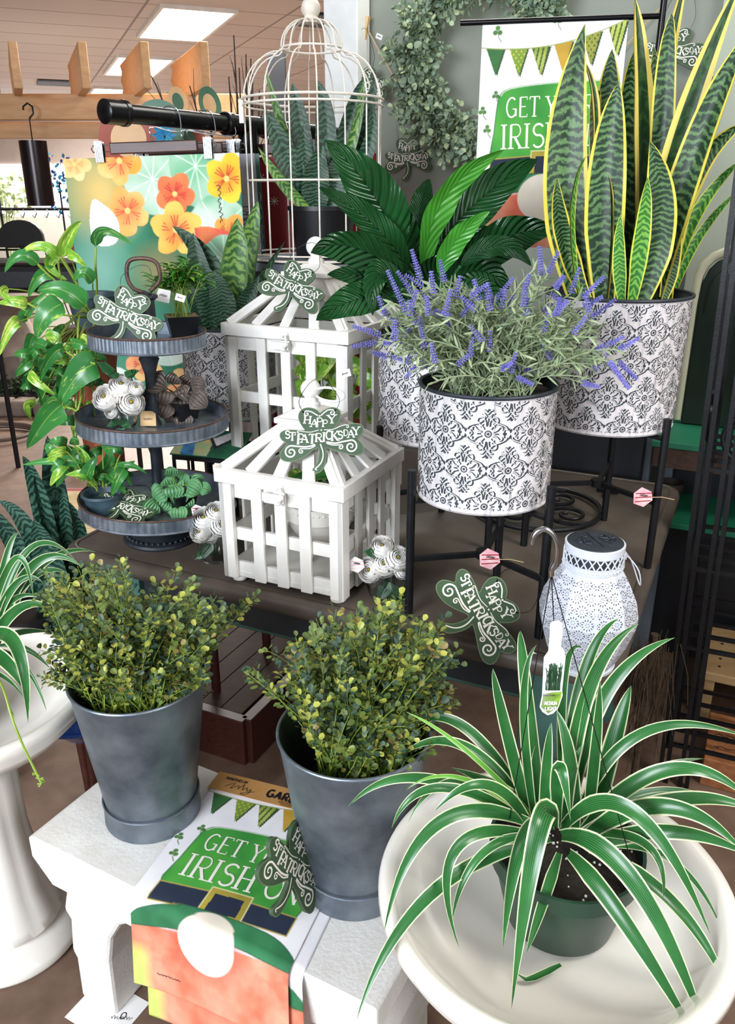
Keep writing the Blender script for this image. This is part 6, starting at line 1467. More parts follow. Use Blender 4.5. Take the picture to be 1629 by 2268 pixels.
# ================================================================== SHAMROCK SIGNS
def rotv(X, U, deg): a = R(deg); return X * math.cos(a) + U * math.sin(a), U * math.cos(a) - X * math.sin(a)
def place(label, px, py, Y, e1, e2, deg, price=None, wire=.07, z=None, sc=1.0):
    c = at(px, py, Y=Y) if z is None else at(px, py, z=z); X, U = rotv(Vector(e1).normalized(), Vector(e2).normalized(), deg)
    return shamrock(label, c, X, U, price, wire=wire, sc=sc)
place('shamrock sign hanging from the ring of the smaller lantern', 712, 962, 1.555, (1, -.12, 0), (0, .42, .9), 6, (.05, .115, .2), sc=.92)
place('shamrock sign resting on the roof of the larger lantern', 652, 632, 1.93, (1, -.25, 0), (0, .42, .9), -22, None, sc=.86)
place('shamrock sign standing in the top tier of the tray', 284, 694, 1.755, (1, -.1, 0), (0, .25, .97), -22, (.10, .075, .1), sc=.87)
place('shamrock sign lying in the bottom tier of the tray', 278, 1122, 0, (1, -.1, 0), (0, .93, .36), -24, None, .03, z=TZ + .110, sc=.88)
place('shamrock sign leaning at the front edge of the table by the pierced lantern', 1073, 1352, 1.335, (1, -.05, 0), (0, .30, .95), -57, (.115, .02, .5))
place('shamrock sign propped on the flag against the right bucket', 650, 1912, 0, (.46, .88, 0), (-.22, .05, .95), -62, (.10, .06, .3), z=.545)
wp_ = wallp(905, 345, .012)
shamrock('shamrock sign hanging on the sage wall below the wreath', wp_, TU, (0, 0, 1), (.09, .13, -.2), wire=.13)
wp_ = wallp(806, 188, .07); shamrock('shamrock sign hanging on the white post, seen through the birdcage', wp_, TU, (0, 0, 1), (.05, .14, -.4), wire=.12)
wp_ = wallp(1492, 108, .02); X, U = rotv(TU, Vector((0, 0, 1)), -6); shamrock('shamrock sign hanging at the upper right, partly behind the snake plant', wp_, X, U, (.06, .15, 0), wire=.12)

# ================================================================== POSIES IN GLASS JARS
def ranunculus(mb, c, rad, d, rr):
    d = Vector(d).normalized(); o1 = d.orthogonal().normalized(); o2 = d.cross(o1)
    for lay in range(6):
        f = lay / 5; R_ = rad * (.32 + .68 * f); n = 5 + lay
        for i in range(n):
            a = 6.283 * i / n + lay * .8 + rr.uniform(-.15, .15); o = o1 * math.cos(a) + o2 * math.sin(a); s = d.cross(o)
            V = []; F = []; K = 5; half = 3.6 / n
            for p in range(K):
                th = (p / (K - 1)) * (2.45 - .85 * f ** 2) + .10
                for q in range(-2, 3):
                    w = half * q / 2; oo = (o * math.cos(w) + s * math.sin(w)); rr_ = R_ * (1 + .02 * math.sin(q * 2 + i))
                    lift = .0 if p < K - 1 else .06 * R_ * (1 if abs(q) < 2 else -1)
                    V.append(c + oo * rr_ * math.sin(th) - d * (R_ * math.cos(th) * .9 - lift) + d * rad * .12)
            for p in range(K - 1):
                for q in range(4): F.append((p * 5 + q, p * 5 + q + 1, (p + 1) * 5 + q + 1, (p + 1) * 5 + q))
            mb.add(V, F, 0)
    mb.ball(c + d * rad * .30, rad * .15, 10, 1)
def posy(label, lab2, jar_c, jr, jh, flowers, Y, leaves, group='glass jars with white posies'):
    r = thing('glass_jar', lab2, 'jar', jar_c, 0, group); j = jr
    b = MB(); pf = [(0, .0), (j * .7, .0), (j * .92, jh * .15), (j, jh * .4), (j * .95, jh * .65), (j * .72, jh * .86), (j * .72, jh * .92), (j * .8, jh), (j * .76, jh), (j * .68, jh * .92), (j * .68, jh * .86), (j * .9, jh * .65), (j * .95, jh * .4), (j * .87, jh * .18), (j * .66, .004), (0, .004)]
    b.lathe(pf, 40, 0, fr=lambda a, i: 1 + .02 * math.cos(a * 12)); b.build('jar', M['glass'], r)
    r = thing('ranunculus_posy', label, 'artificial flowers', Vector(jar_c) + Vector((0, 0, .008)), 0, 'white ranunculus posies'); rr = random.Random(int(jr * 1e4)); c = Vector(jar_c)
    st = WMB()
    for (x, y, rp) in flowers:
        p = at(x, y, Y=Y + (-.012 if y > flowers[0][1] else .0)); rad = rp / FPX * depth_t(x, y, Y); mb = WMB(); dd = (p - (c + Vector((0, 0, jh * .7)))).normalized() + Vector((0, -.7, .3)); ranunculus(mb, p, rad, dd, rr); mb.build('flower', [M['petal'], M['yellow_center']], r, angle=80)
        st.tube(curve3(c + Vector((rr.uniform(-.3, .3) * j, rr.uniform(-.3, .3) * j, .01)), c + Vector((0, 0, jh * .8)), p, 7), .0016, 5)
    st.build('stems', M['dark_green_leaf'], r)
    mb = WMB()
    for (x, y, x2, y2, w) in leaves:
        a, e = at(x, y, Y=Y), at(x2, y2, Y=Y - .015)
        for k in (-.5, 0, .5): mm = a.lerp(e, .5) + Vector((k * (e - a).length * .5, 0, 0)); mb.blade([a, a.lerp(mm, .7), mm.lerp(e, .6), e + Vector((k * .02, 0, 0))], lambda t: w / FPX * 1.7 * (0.3, 1, .8, 0)[int(t * 3 + .01)], Vector((0, -1, .3)), 1, .3)
    mb.build('leaves', M['dark_green_leaf'], r)
q = at(472, 1252, z=TZ); q.z = TZ + .0005; posy('white ranunculus posy in the jar left of the small lantern', 'clear glass jar with white flowers left of the small lantern', q + Vector((0, .03, 0)), .038, .085, [(455, 1150, 30), (480, 1135, 26), (446, 1178, 26), (490, 1165, 26), (468, 1185, 20)], q.y + .02, [(470, 1200, 440, 1240, 8), (480, 1170, 476, 1200, 10), (468, 1140, 462, 1160, 8)])
q = at(858, 1340, z=TZ); q.z = TZ + .0005; posy('white ranunculus posy in the jar beside the front plant stand', 'clear glass jar with white flowers right of the small lantern', q + Vector((0, .035, 0)), .042, .085, [(848, 1212, 28), (822, 1262, 30), (880, 1238, 30), (852, 1250, 32), (890, 1262, 22)], q.y + .03, [(858, 1290, 840, 1330, 10), (862, 1290, 880, 1335, 9), (835, 1225, 815, 1222, 10), (860, 1215, 872, 1225, 8)])
zt2 = TZ + .318 - .028; q = at(268, 942, z=zt2 + .01); q.z = zt2; posy('white ranunculus posy on the middle tier of the tray', 'clear glass jar with white flowers on the middle tier', Vector((q.x, q.y + .02, zt2)), .032, .055, [(270, 855, 28), (236, 882, 31), (290, 893, 30), (302, 860, 18), (247, 912, 16)], q.y + .0, [(262, 930, 245, 945, 8), (272, 930, 282, 948, 9), (280, 848, 270, 862, 8), (250, 830, 222, 800, 8), (280, 835, 300, 820, 8), (262, 835, 240, 825, 8)])
gem_tag('small folded paper tag pinned beside the white posy by the plant stand', at(788, 1250, Y=1.50), (1, -.2, 0), [M['paper'], M['pink_tag'], M['ink'], M['jute']], .017)

# ================================================================== PEPEROMIAS AND SMALL PALM ON THE TRAY
def pepero(label, root, leaves, mk, w0, potm='pot_black'):
    r = thing('peperomia', label, 'plant', root); c = Vector(root); b = WMB(); b.lathe([(0, 0), (w0 * .75, 0), (w0, .038), (w0 + .002, .042), (w0 - .004, .042), (0, .036)], 4, 0, c); b.build('pot', M[potm], r, smooth=False); mb = WMB()
    for i, (x, y, rp, dx, dy) in enumerate(leaves):
        Y = c.y - .02 + (i % 5 - 2) * .008; s = rp * .9; P = [(x - dx * s, y - dy * s), (x, y - 2), (x + dx * s, y + dy * s)]
        pxleaf(mb, P, rp * 2.0, (Y + .006, Y - .006, Y), p_oval, 0, 12, 4, .12, .05, (i * 31 % 40) - 20, i)
        a = at(*P[0], Y=Y + .006); mb.tube(curve3(c + Vector((0, 0, .035)), (c + a) / 2 + Vector((0, 0, .03)), a, 6), .0012, 5, 1)
    mb.build('foliage', [M[mk], M['stem'] if mk == 'pep_green' else M['brown_pot']], r, angle=80); return r
q = at(400, 925, z=zt2 + .01); r = pepero('dark purple-brown ridged peperomia on the middle tier of the tray', (q.x, q.y + .03, zt2), [(350, 850, 30, .7, .3), (385, 840, 20, .3, -.6), (332, 885, 22, -.5, .6), (392, 898, 27, -.1, .9), (425, 868, 34, .5, .7), (440, 890, 26, .7, .6), (365, 910, 22, -.4, .8), (408, 935, 21, .1, .9), (378, 925, 18, -.3, .8), (415, 845, 20, .4, -.5), (360, 880, 26, -.2, .7), (440, 855, 22, .8, .1), (400, 870, 24, .2, .4)], 'pep_dark', .045)
g_ = WMB(); c = at(328, 928, Y=q.y - .035); fn = lambda x, y, z: c + Vector((1, 0, 0)) * x + Vector((0, .2, .98)) * y + Vector((0, -1, 0)) * z; g_.poly([(-.018, -.016), (.018, -.016), (.018, .012), (.010, .018), (-.014, .018), (-.018, .008)], fn, 0, .0006); scribble(g_, -.01, -.004, .02, .008, fn, 1, 2, .0008, .0004); g_.build('care_tag', [M['chime_wood'], M['ink']], r, smooth=False)
q = at(385, 1130, z=zt + .01); q.z = zt; r = pepero('green ridged peperomia on the bottom tier of the tray', (q.x + .01, q.y + .03, zt), [(335, 1128, 22, -.6, .8), (352, 1095, 24, -.6, .4), (385, 1092, 24, .1, .7), (372, 1068, 20, -.3, -.6), (405, 1058, 20, .3, -.7), (395, 1140, 22, .0, .9), (430, 1085, 24, .7, .4), (362, 1120, 20, -.4, .7), (415, 1120, 20, .4, .6), (440, 1065, 18, .8, -.3), (380, 1045, 16, .0, -.8), (455, 1085, 16, .8, .3), (400, 1105, 22, .2, .7), (425, 1135, 16, .5, .8), (390, 1075, 20, .1, .5)], 'pep_green', .042)
gem_tag('pink tag hanging from the green peperomia at the tray edge', at(435, 1130, Y=q.y - .04), (1, 0, 0), [M['paper'], M['red'], M['ink'], M['jute']], .014)
zt3 = TZ + .505 - .028; q = at(398, 738, z=zt3 + .01); r = thing('parlor_palm', 'small feathery parlor palm in a square black pot on the top tier', 'plant', (q.x, q.y + .035, zt3)); c = Vector((q.x, q.y + .035, zt3))
b = MB(); b.M = Matrix.Rotation(R(20), 4, 'Z'); h_ = .046; s0, s1 = .028, .037
b.add([(-s0, -s0, 0), (s0, -s0, 0), (s0, s0, 0), (-s0, s0, 0), (-s1, -s1, h_), (s1, -s1, h_), (s1, s1, h_), (-s1, s1, h_), (-s1 + .003, -s1 + .003, h_), (s1 - .003, -s1 + .003, h_), (s1 - .003, s1 - .003, h_), (-s1 + .003, s1 - .003, h_), (0, 0, h_ - .01)], [(3, 2, 1, 0), (0, 1, 5, 4), (1, 2, 6, 5), (2, 3, 7, 6), (3, 0, 4, 7), (4, 5, 9, 8), (5, 6, 10, 9), (6, 7, 11, 10), (7, 4, 8, 11), (8, 9, 12), (9, 10, 12), (10, 11, 12), (11, 8, 12)]); b.build('pot', M['pot_black'], r, smooth=False)
rr = random.Random(9); mb = WMB(); poly = [(330, 620), (345, 590), (395, 570), (455, 590), (465, 620), (430, 650), (370, 650), (335, 640)]
for i in range(34):
    x, y = rnd_in(poly, rr); T = at(x, y, Y=c.y + rr.uniform(-.045, .045)); s = c + Vector((rr.uniform(-.02, .02), rr.uniform(-.02, .02), .04)); P = curve3(s, s.lerp(T, .5) + Vector((0, 0, .012)), T, 10); mb.tube(P, .0009, 4, 1)
    for j in range(8):
        a = rr.uniform(0, 6.28); d = Vector((math.cos(a), math.sin(a), rr.uniform(-.1, .5))).normalized(); L = rr.uniform(.028, .044); q0 = P[-1 - j % 4]
        mb.blade([q0, q0 + d * L * .35 + Vector((0, 0, .002)), q0 + d * L * .75 + Vector((0, 0, .001)), q0 + d * L - Vector((0, 0, .004))], lambda t: .0056 * (.3, 1, .8, 0)[int(t * 3 + .01)], Vector((0, 0, 1)), 1, .3, rr.choice([0, 0, 2]))
mb.build('foliage', [M['peace_young'], M['stem'], M['pothos_lime']], r)
g_ = WMB(); c2 = at(362, 655, Y=c.y - .05); fn = lambda x, y, z: c2 + Vector((.97, 0, -.2)) * x + Vector((.2, .1, .97)) * y + Vector((0, -1, 0)) * z; g_.poly([(-.015, -.014), (.015, -.014), (.015, .014), (-.015, .014)], fn, 0, .0006); scribble(g_, -.009, -.004, .018, .009, fn, 1, 3, .0008, .0004); tag(g_.build('price_tag', [M['paper'], M['ink']], smooth=False), 'white price tag hanging in front of the small palm', 'tag')

# printed panel and low rack behind the tray
r = thing('low_plant_rack', 'low black metal rack standing on the table behind the tiered tray', 'rack', tp(.30, .50, TZ)); b = WMB(); za = TZ + .10
cs = [at(385, 1012, Y=2.02), at(505, 996, Y=1.98)]; u_ = (cs[1] - cs[0]); u_.z = 0; u_.normalize(); v_ = Vector((-u_.y, u_.x, 0)); o0 = Vector((cs[0].x, cs[0].y, 0)); zr = cs[0].z; r.location = (o0.x, o0.y, TZ)
cn = [o0, o0 + u_ * .17, o0 + u_ * .17 + v_ * .10, o0 + v_ * .10]
for i in range(4): a, e = cn[i].copy(), cn[(i + 1) % 4].copy(); a.z = e.z = zr; b.bar(a, e, .01, .01)
b.build('frame', M['black_iron'], r, smooth=False)
for p in cn: b = WMB(); b.tube([Vector((p.x, p.y, zr)), Vector((p.x, p.y, TZ))], .005, 8); b.build('leg', M['black_iron'], r)
k = Canvas(70, 50, .7); k.paint(np.ones_like(k.u), '1F6B45', '174F38', k.noise(6, 2)); k.paint(k.fill([(0, 0), (.5, 0), (.55, .7), (0, .7)]), 'E8C98A', 'A8CFA0'); k.paint(k.fill([(.05, 0), (.18, 0), (.35, .7), (.15, .7)]), '1F4F9A', '4F9AD0'); k.paint(k.fill([(.5, .25), (.75, .0), (.85, .1), (.6, .42)]), 'ECE8F2'); k.paint(k.line([(.45, .2), (.6, .46), (.9, .12)], .05), '1B1A26')
r = thing('printed_flag', 'folded green printed flag lying on the low black rack', 'flag', o0 + Vector((0, 0, zr + .006)))
pf_ = lambda u, v, z: o0 + u_ * (u * .19 - .01) + v_ * (.10 - v * .145) + Vector((0, 0, zr + .009 + (0.7 - v) * .06 + z)); art_grid('printed_cloth', k.c, pf_, .7, r, .004, r.location)

# ================================================================== IRON ETAGERE AT THE RIGHT
EA = Vector((.835, 1.86, 0)); r = thing('iron_shelf', 'tall black wrought iron shelf with rod shelves and scrolls at the right edge', 'shelf', EA); r.rotation_euler = (0, R(-1.6), 0)
def ep(a, c, z): return TU * a + TW * c + Vector((0, 0, z))
EH = 2.0; EW, ED = .62, .30
for a in (0, .055, EW):
    for c in ((0, ED) if a != .055 else (0, ED)):
        b = MB()
        for da in (-.009, .009): b.bar(ep(a + da, c, 0), ep(a + da, c, EH), .011, .014, 0, up=TW)
        b.build('upright', M['black_iron'], r, smooth=False)
levels = [.13, .44, .665, .93, 1.40]
for z in levels:
    for j in range(5): b = MB(); b.bar(ep(.0, ED * j / 4, z), ep(EW, ED * j / 4, z), .010, .010); b.build('shelf_rod', M['black_iron'], r, smooth=False)
    for a in (0, EW): b = MB(); b.bar(ep(a, 0, z - .012), ep(a, ED, z - .012), .012, .012); b.build('side_rod', M['black_iron'], r, smooth=False)
for a, z, s in ((.09, 1.02, .085), (.27, 1.02, -.085), (.45, 1.02, .085)):
    P = spiral(0, 0, .088, 90, 1.7, 1 if s > 0 else -1, 40, .15); b = MB(); b.tube([ep(a + x, 0, z + y) for x, y in P], .0065, 8); b.build('scroll', M['black_iron'], r)
for c, z in ((.08, 1.03), (.22, 1.03)): P = spiral(0, 0, .07, 90, 1.6, 1, 36, .15); b = MB(); b.tube([ep(0, c + x, z + y) for x, y in P], .006, 8); b.build('scroll', M['black_iron'], r)

# ================================================================== THINGS BEHIND, RIGHT SIDE
BB = Vector((.40, 2.51, 0))
def bq(a, c, z): return BB + TU * a + TW * c + Vector((0, 0, z))
r = thing('potting_bench', 'dark painted cabinet bench with emerald green top boards behind the table', 'cabinet', bq(.5, .2, 0)); b = WMB(); b.box(bq(.22, .18, .44), (.48, .30, .88), 0, TA); b.build('cabinet_body', M['dark_box'], r, smooth=False, bevel=.004)
for z in (.85, .60): b = WMB(); b.box(bq(.83, .19, z), (.70, .31, .018), 0, TA); b.build('green_board', M['green_board'], r, smooth=False, bevel=.002)
b = WMB(); b.box(bq(.83, .05, .81), (.68, .022, .06), 0, TA); b.box(bq(.83, .33, .81), (.68, .022, .06), 0, TA); b.build('board_edge', M['deck'], r, smooth=False)
for a in (.51, 1.15): b = WMB(); b.box(bq(a, .30, .42), (.05, .05, .84), 0, TA); b.build('leg', M['grey_post'], r, smooth=False)
b = WMB(); b.box(bq(.83, .345, .40), (.70, .03, .80), 0, TA); b.build('back_panel', M['dark_box'], r, smooth=False)
q = at(1408, 1080, Y=2.44); b = WMB(); b.box((q.x, 2.44, .43), (.075, .05, .86), 0, TA); tag(b.build('wooden_post', M['grey_post'], smooth=False, bevel=.003), 'pale blue-grey wooden post behind the right plant stand', 'post')
b = WMB(); b.box(bq(.50, .12, .575), (.10, .10, .03), 0, TA); 
q = bq(.545, .13, .609); r = thing('nursery_pot', 'small empty brown nursery pot behind the right plant stand', 'pot', q); b = MB(); h_ = .10; b.lathe([(0, 0), (.028, 0), (.036, h_ - .02), (.040, h_ - .02), (.040, h_), (.037, h_), (.026, .006), (0, .006)], 28); b.build('pot', M['brown_pot'], r)
cc = bq(.74, .27, 0); z0_ = .861; zt_ = at(1590, 562, Y=cc.y).z; hw = .20
r = thing('padded_panel', 'dark green vinyl padded panel with cream metal trim behind the iron shelf', 'panel', (cc.x, cc.y, z0_))
P = [(hw * math.copysign(abs(math.cos(math.pi * i / 12)) ** .55, math.cos(math.pi * i / 12)), zt_ - .16 + .16 * abs(math.sin(math.pi * i / 12)) ** .55) for i in range(13)]
pl = [(hw, z0_)] + P + [(-hw, z0_)]; b = WMB(); b.poly(pl, lambda x, z, d: cc + TU * x + TW * (-d) + Vector((0, 0, z)), 0, .05); b.build('padding', M['green_vinyl'], r, angle=50, bevel=.012)
b = WMB(); b.tube([cc + TU * x * 1.07 + TW * .015 + Vector((0, 0, z + (.014 if 0 < i < 14 else .01))) for i, (x, z) in enumerate(pl)], .014, 10); b.build('metal_frame', M['cream_metal'], r)
b = WMB(); b.tube([cc + TU * x * .90 - TW * .003 + Vector((0, 0, z - .018)) for i, (x, z) in enumerate(P)], .003, 6); b.build('piping', M['green_vinyl'], r)
wq = wallp(1612, 235, .03); r = thing('wall_ornament', 'white metal spoked ring ornament hanging on the wall at the right edge', 'wall ornament', wq); b = WMB(); RR_ = .10
b.tube([wq + (TU * math.cos(i * math.pi / 20) + Z_ * math.sin(i * math.pi / 20)) * RR_ for i in range(40)], .0035, 8, closed=True); b.build('rim', M['white_wire'], r)
for i in range(8): b = WMB(); b.tube([wq, wq + (TU * math.cos(i * math.pi / 4) + Z_ * math.sin(i * math.pi / 4)) * RR_], .0025, 6); b.build('spoke', M['white_wire'], r)
b = WMB(); b.tube([wq - TW * .008, wq + TW * .008], .014, 14); b.build('hub', M['white_wire'], r)
# crates lower right
cr = EA + TU * .34 + TW * .50; r = thing('pine_crate', 'pale pine shelf box with drilled holes behind the iron shelf at the lower right', 'crate', cr)
def cq(x, y, z): return cr + TU * x + TW * y + Vector((0, 0, z))
b = WMB(); b.box(cq(0, 0, .165), (.58, .32, .03), 0, TA); b.build('top_board', M['pale_pine'], r, smooth=False, bevel=.004); b = WMB()
for k in range(4): b.disc(cq(-.24, -.11 + k * .05, .1806), .005, 10, 0)
b.build('drilled_holes', M['ink'], r, smooth=False)
for a in (-.26, .26): b = WMB(); b.box(cq(a, 0, .075), (.03, .30, .15), 0, TA); b.build('side_board', M['pale_pine'], r, smooth=False, bevel=.003)
b = WMB(); b.box(cq(0, .14, .075), (.49, .02, .15), 0, TA); b.build('back_board', M['orange_board'], r, smooth=False)
cr2 = EA + TU * .335 + TW * .15; r = thing('stencilled_board', 'brown strand board panel with faded stencilled lines under the iron shelf', 'board', cr2); b = WMB(); b.box(cr2 + Vector((0, 0, .045)), (.48, .24, .09), 0, TA); b.build('board', M['orange_board'], r, smooth=False, bevel=.003)
b = WMB(); fn = lambda x, y, z: cr2 + Vector((0, 0, .0906)) + TU * x + TW * y + Vector((0, 0, z))
for k in range(5): scribble(b, -.22, -.09 + k * .03, .2, .016, fn, 0, k + 2, .003)
b.build('stencilled_lines', M['ink'], r, smooth=False)
rr = random.Random(21); q = at(1440, 1480, Y=1.78); mb = WMB()
for i in range(80): s = q + Vector((rr.uniform(-.05, .05), rr.uniform(-.05, .05), rr.uniform(-.02, .10))); e = s + Vector((rr.uniform(-.05, .05), rr.uniform(-.05, .05), rr.uniform(-.30, -.12))); mb.tube([s, s.lerp(e, .5) + runit(rr) * .01, e], .0012, 4)
mb.tube([q + Vector((0, 0, .1)), Vector((q.x, q.y, .0))], .01, 8)
tag(mb.build('straw_bundle', M['hay']), 'bundle of dry straw standing beside the right side of the table', 'straw', None, 'stuff')

# ================================================================== THINGS BEHIND, LEFT SIDE
q = at(82, 385, Y=5.85); r = thing('wind_chime', 'dark brown tubular wind chime hanging below the pine beam', 'wind chime', q); zT_, zB_ = at(80, 312, Y=5.85).z, at(85, 456, Y=5.85).z; b = WMB(); b.tube([Vector((q.x, q.y, zT_)), Vector((q.x, q.y, zB_))], .088, 24); b.build('tube', M['wind_chime'], r)
hkz = at(65, 240, Y=5.85).z; b = WMB(); b.tube([Vector((q.x, q.y, zT_)), Vector((q.x, q.y, hkz - .06))], .004, 6); b.tube([Vector((q.x + x, q.y, hkz - .06 + z)) for x, z in ((0, 0), (.03, .03), (.03, .07), (0, .09), (-.03, .07), (-.032, .05))], .006, 8); b.build('hook', M['black_iron'], r)
LY = 6.4
def lbox(x0, y0, x1, y1, Y, d, mk, name, lab, cat, floor=False, bev=.01):
    a, e = at(x0, y0, Y=Y), at(x1, y1, Y=Y); zb = 0 if floor else min(a.z, e.z); o = MB(); c = Vector(((a.x + e.x) / 2, Y + d / 2, zb)); h = max(a.z, e.z) - zb
    o.box((0, 0, h / 2), (abs(e.x - a.x), d, h)); t = o.build(name, M[mk], smooth=False, bevel=bev); t.location = c; return tag(t, lab, cat)
b = MB(); a, e = at(-60, 408, Y=14.5), at(72, 466, Y=14.5); b.box(((a.x + e.x) / 2, 15.98, (a.z + e.z) / 2), (3.4, .02, 1.1)); struct(b.build('window_1', M['daylight'], smooth=False))
struct_ = MB(); a = at(-40, 320, Y=13); e = at(48, 470, Y=13); 
# long dark planter trough with black chair
a, e = at(-120, 588, Y=4.3), at(238, 650, Y=4.3); r = thing('planter_trough', 'long black raised planter trough behind the pothos', 'planter', ((a.x + e.x) / 2, 4.5, 0)); w_, h_ = e.x - a.x, a.z - e.z
b = MB(); b.box((0, 0, e.z + h_ / 2), (w_, .42, h_)); b.build('trough_body', M['black_iron'], r, smooth=False, bevel=.03); b = MB(); b.box((0, 0, a.z + .004), (w_ * .95, .36, .012)); b.build('soil', M['soil'], r, smooth=False)
for sx in (1, -1):
    for sy in (1, -1): b = MB(); b.tube([(sx * w_ * .46, sy * .17, e.z + .02), (sx * w_ * .46, sy * .17, 0)], .015, 8); b.build('leg', M['black_iron'], r)

q = at(45, 520, Y=7.5); r = thing('office_chair', 'black mesh backed office chair at the far left', 'chair', (q.x, 7.5, 0)); zt_, zb_ = at(45, 487, Y=7.5).z, at(45, 548, Y=7.5).z; w_ = .20
P = [(-w_ * 1.05, zb_)] + [(-w_ * math.cos(i * math.pi / 12) , zb_ + .03 + (zt_ - zb_ - .03) * math.sin(i * math.pi / 12) ** .7) for i in range(13)] + [(w_ * 1.05, zb_)]; b = MB(); b.poly(P, lambda x, z, d: Vector((x, -d, z)), 0, .04); b.build('backrest', M['fabric_dark'], r, bevel=.01)
b = MB(); b.box((0, -.22, zb_ - .25), (.42, .42, .06)); b.build('seat', M['fabric_dark'], r, bevel=.02); b = MB(); b.tube([(0, 0, zb_ + .02), (0, .02, zb_ - .24)], .02, 8); b.tube([(0, -.2, zb_ - .26), (0, -.2, .08)], .03, 12); b.build('column', M['black_iron'], r)
for k in range(5): a = k * 1.2566; b = MB(); b.tube([(0, -.2, .1), (.28 * math.cos(a), -.2 + .28 * math.sin(a), .03)], .02, 8); b.build('leg', M['black_iron'], r)
# wire rack with hanging hooks, white table beyond
r = thing('wire_display_rack', 'black wire display rack with hooks far behind the pothos', 'rack', (at(60, 470, Y=7.9).x, 7.9, 0))
X0, X1 = at(-40, 464, Y=7.9).x - r.location.x, at(170, 464, Y=7.9).x - r.location.x; zz = at(60, 464, Y=7.9).z
for X in (X0, X1):
    for y in (0, .4): b = MB(); b.tube([(X, y, 0), (X, y, zz + .25)], .012, 8); b.build('upright', M['black_iron'], r)
b = MB(); [b.tube([(X0, y, z), (X1, y, z)], .01, 6) for y in (0, .4) for z in (zz, zz - .35)]; [b.tube([(X0 + (X1 - X0) * i / 14, 0, zz), (X0 + (X1 - X0) * i / 14, .4, zz)], .006, 5) for i in range(15)]; b.build('grid', M['black_iron'], r)
for i in range(8): b = MB(); x = X0 + (X1 - X0) * (i + .5) / 8; b.tube([(x, -.01, zz), (x + .02, -.03, zz - .03), (x, -.04, zz - .07), (x - .02, -.03, zz - .05)], .005, 6); b.build('hook', M['black_iron'], r)
lbox(-80, 478, 170, 560, 9.0, .5, 'cloth_white', 'white_counter', 'long white panelled counter far behind the black rack', 'counter', True, .01)
q = at(128, 405, Y=7.4); r = thing('garden_spinner', 'turquoise and blue metal garden spinner beside the hanging chime', 'garden ornament', (q.x, 7.4, 0)); rr = random.Random(4); b = MB()
for i in range(70): a, d = rr.uniform(0, 6.28), .18 * math.sqrt(rr.random()); p = Vector((d * math.cos(a), rr.uniform(-.03, .03), q.z + 1.3 * d * math.sin(a))); o = runit(rr); b.blade([p, p + o * .02, p + o * .045], lambda t: .014 * math.sin(math.pi * min(.97, t + .05)), Vector((0, -1, 0)), 1, .3, rr.choice([0, 0, 1]))
b.build('petals', [M['teal_flower'], M['blue_glass']], r)['kind'] = 'stuff'; b = MB(); b.tube([(0, .03, 0), (0, .03, q.z)], .008, 8); b.build('stake', M['black_iron'], r)
q = at(20, 430, Y=8.75); r = thing('silver_foliage', 'pale silvery foliage plant at the far left edge', 'plant', (q.x - .1, 8.75, 0)); b = MB(); rr = random.Random(7)
for i in range(150): p = Vector((rr.gauss(0, .14), rr.gauss(0, .12), q.z + rr.gauss(0, .1))); round_leaf(b, p, runit(rr), runit(rr), .07, .022, 0)
for i in range(12): b.tube([(0, 0, .6), (rr.gauss(0, .1), rr.gauss(0, .1), q.z)], .006, 5, 0)
b.build('foliage', M['wreath_light'], r, smooth=False); b = MB(); b.lathe([(0, 0), (.14, 0), (.18, .6), (.17, .62), (0, .58)], 28); b.build('pot', M['stone'], r)
q = at(168, 560, Y=5.1); r = thing('pink_flowers', 'bright pink potted flowers behind the trailing pothos', 'flowers', (q.x, 5.1, 0)); b = MB(); rr = random.Random(3)
for i in range(26): b.ball((rr.gauss(0, .05), rr.gauss(0, .04), q.z + rr.gauss(0, .06)), .022, 8, 0, (1, 1, .7))
for i in range(10): b.tube([(0, 0, .5), (rr.gauss(0, .05), rr.gauss(0, .04), q.z)], .004, 5, 1)
b.build('blooms', [M['magenta'], M['dark_green_leaf']], r); b = MB(); b.lathe([(0, 0), (.10, 0), (.13, .5), (0, .5)], 24); b.build('pot', M['terracotta'], r)
# stone border, moss bed, statue base, hose
q1, q2 = at(-60, 918, z=0), at(175, 918, z=0)
r = thing('stone_border', 'row of rough reddish stones edging the moss bed', 'border', (q1 + q2) / 2); n = 5
for i in range(n): b = WMB(); p = q1.lerp(q2, (i + .5) / n); b.box(p + Vector((0, 0, .06)), ((q2 - q1).length / n - .01, .16, .12)); b.build('stone', M['stone'], r, smooth=False, bevel=.02)
rr = random.Random(5); mb = WMB(); 
for i in range(2600):
    x, y = rr.uniform(q1.x - .3, q2.x), rr.uniform(q1.y + .1, q1.y + 1.1); z = .10 + .10 * math.sin((x + y) * 3) ** 2 + rr.uniform(-.03, .03); round_leaf(mb, Vector((x, y, z)), runit(rr), Vector((0, 0, 1)), .045, .016, 0)
mb.box(((q1.x + q2.x) / 2 - .15, q1.y + .6, .06), (q2.x - q1.x + .3, 1.0, .12), 1)
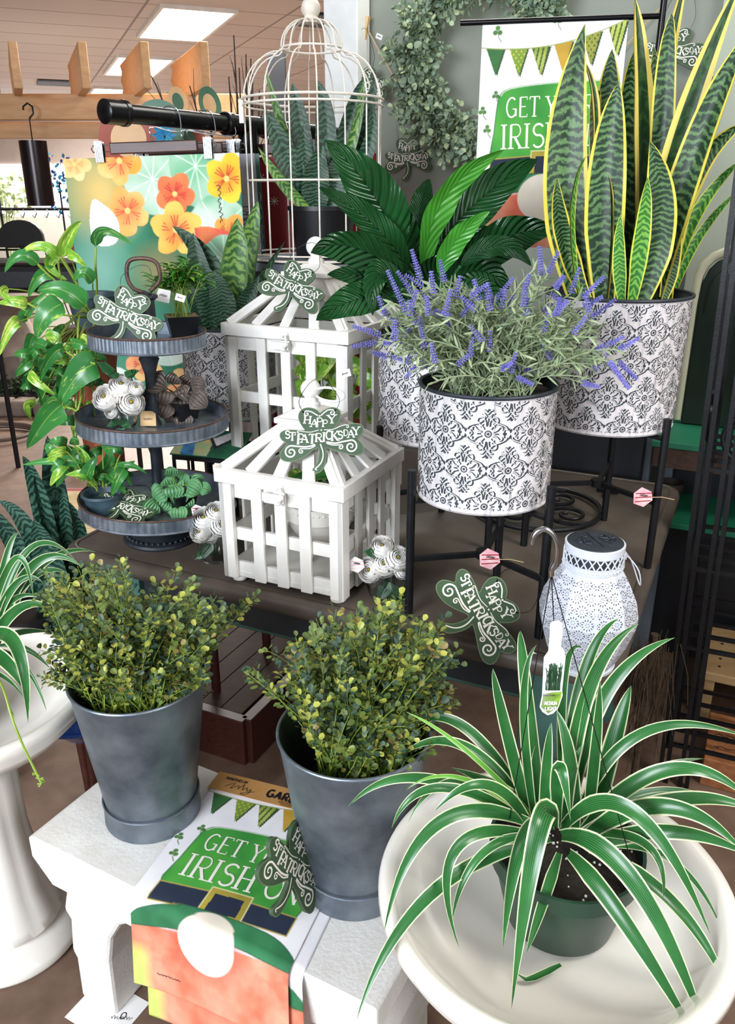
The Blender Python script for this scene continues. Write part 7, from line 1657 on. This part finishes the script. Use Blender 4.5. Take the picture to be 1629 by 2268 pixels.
tag(mb.build('moss_bed', [M['shrub'], M['soil']], smooth=False), 'dark green mossy plant bed on the floor at the far left', 'plant bed', None, 'stuff')
q = at(30, 830, Y=q1.y + .55); b = MB(); hh = at(30, 690, Y=q1.y + .55).z; b.lathe([(0, 0), (.26, 0), (.28, .25), (.2, .35), (.14, .5), (.10, hh - .15), (.2, hh - .05), (.28, hh), (.24, hh + .01), (0, hh - .05)], 18, 0, fr=lambda a, i: 1 + .12 * math.sin(a * 5 + i)); t = b.build('stone_fountain', M['stone']); t.location = (q.x, q1.y + .62, .12); tag(t, 'rough grey stone fountain standing in the moss bed', 'fountain')
hq = at(-5, 962, z=.02); b = MB(); b.tube([(.24 * math.cos(i * math.pi / 16) * (1 + .05 * (i // 32)), .20 * math.sin(i * math.pi / 16), .016 + .0006 * i) for i in range(50)], .014, 8); t = b.build('garden_hose', M['hose']); t.location = hq * 1; t.location.z = 0; tag(t, 'coil of brown garden hose on the floor at the left edge', 'hose')
q = at(152, 1120, z=0.0); r = thing('card_display', 'cream cards printed with green leaf outlines on a low red stand behind the tray', 'display', at(140, 1210, z=0)); b = WMB(); c = at(152, 1120, Y=2.6); r.location = (c.x, 2.6, 0)
fn = lambda x, y, z: c + Vector((1, 0, 0)) * x + Vector((0, .35, .93)) * y + Vector((0, -1, .3)) * z
b.poly([(-.10, -.14), (.12, -.14), (.12, .06), (-.10, .06)], fn, 0, .003)
for i in range(4):
    for j in range(4): x, y = -.08 + i * .05, -.12 + j * .05; b.ribbon([(x + .018 * math.cos(k * .7), y + .009 * math.sin(k * .7)) for k in range(9)], .002, fn, 1, .0006); b.ribbon([(x - .018, y), (x + .018, y)], .0015, fn, 1, .0006)
b.ribbon([(-.10, .055), (.12, .055)], .008, fn, 2, .0008); b.build('printed_cards', [M['chime_wood'], M['box_leaf_y'], M['red']], r, smooth=False)
b = WMB(); b.tube([Vector((c.x, 2.6, 0)), Vector((c.x, 2.6, c.z - .06))], .015, 10); b.lathe([(.14, 0), (.14, .015), (.02, .03), (0, .03)], 24, 0, (c.x, 2.6, 0)); b.build('stand', M['black_iron'], r)
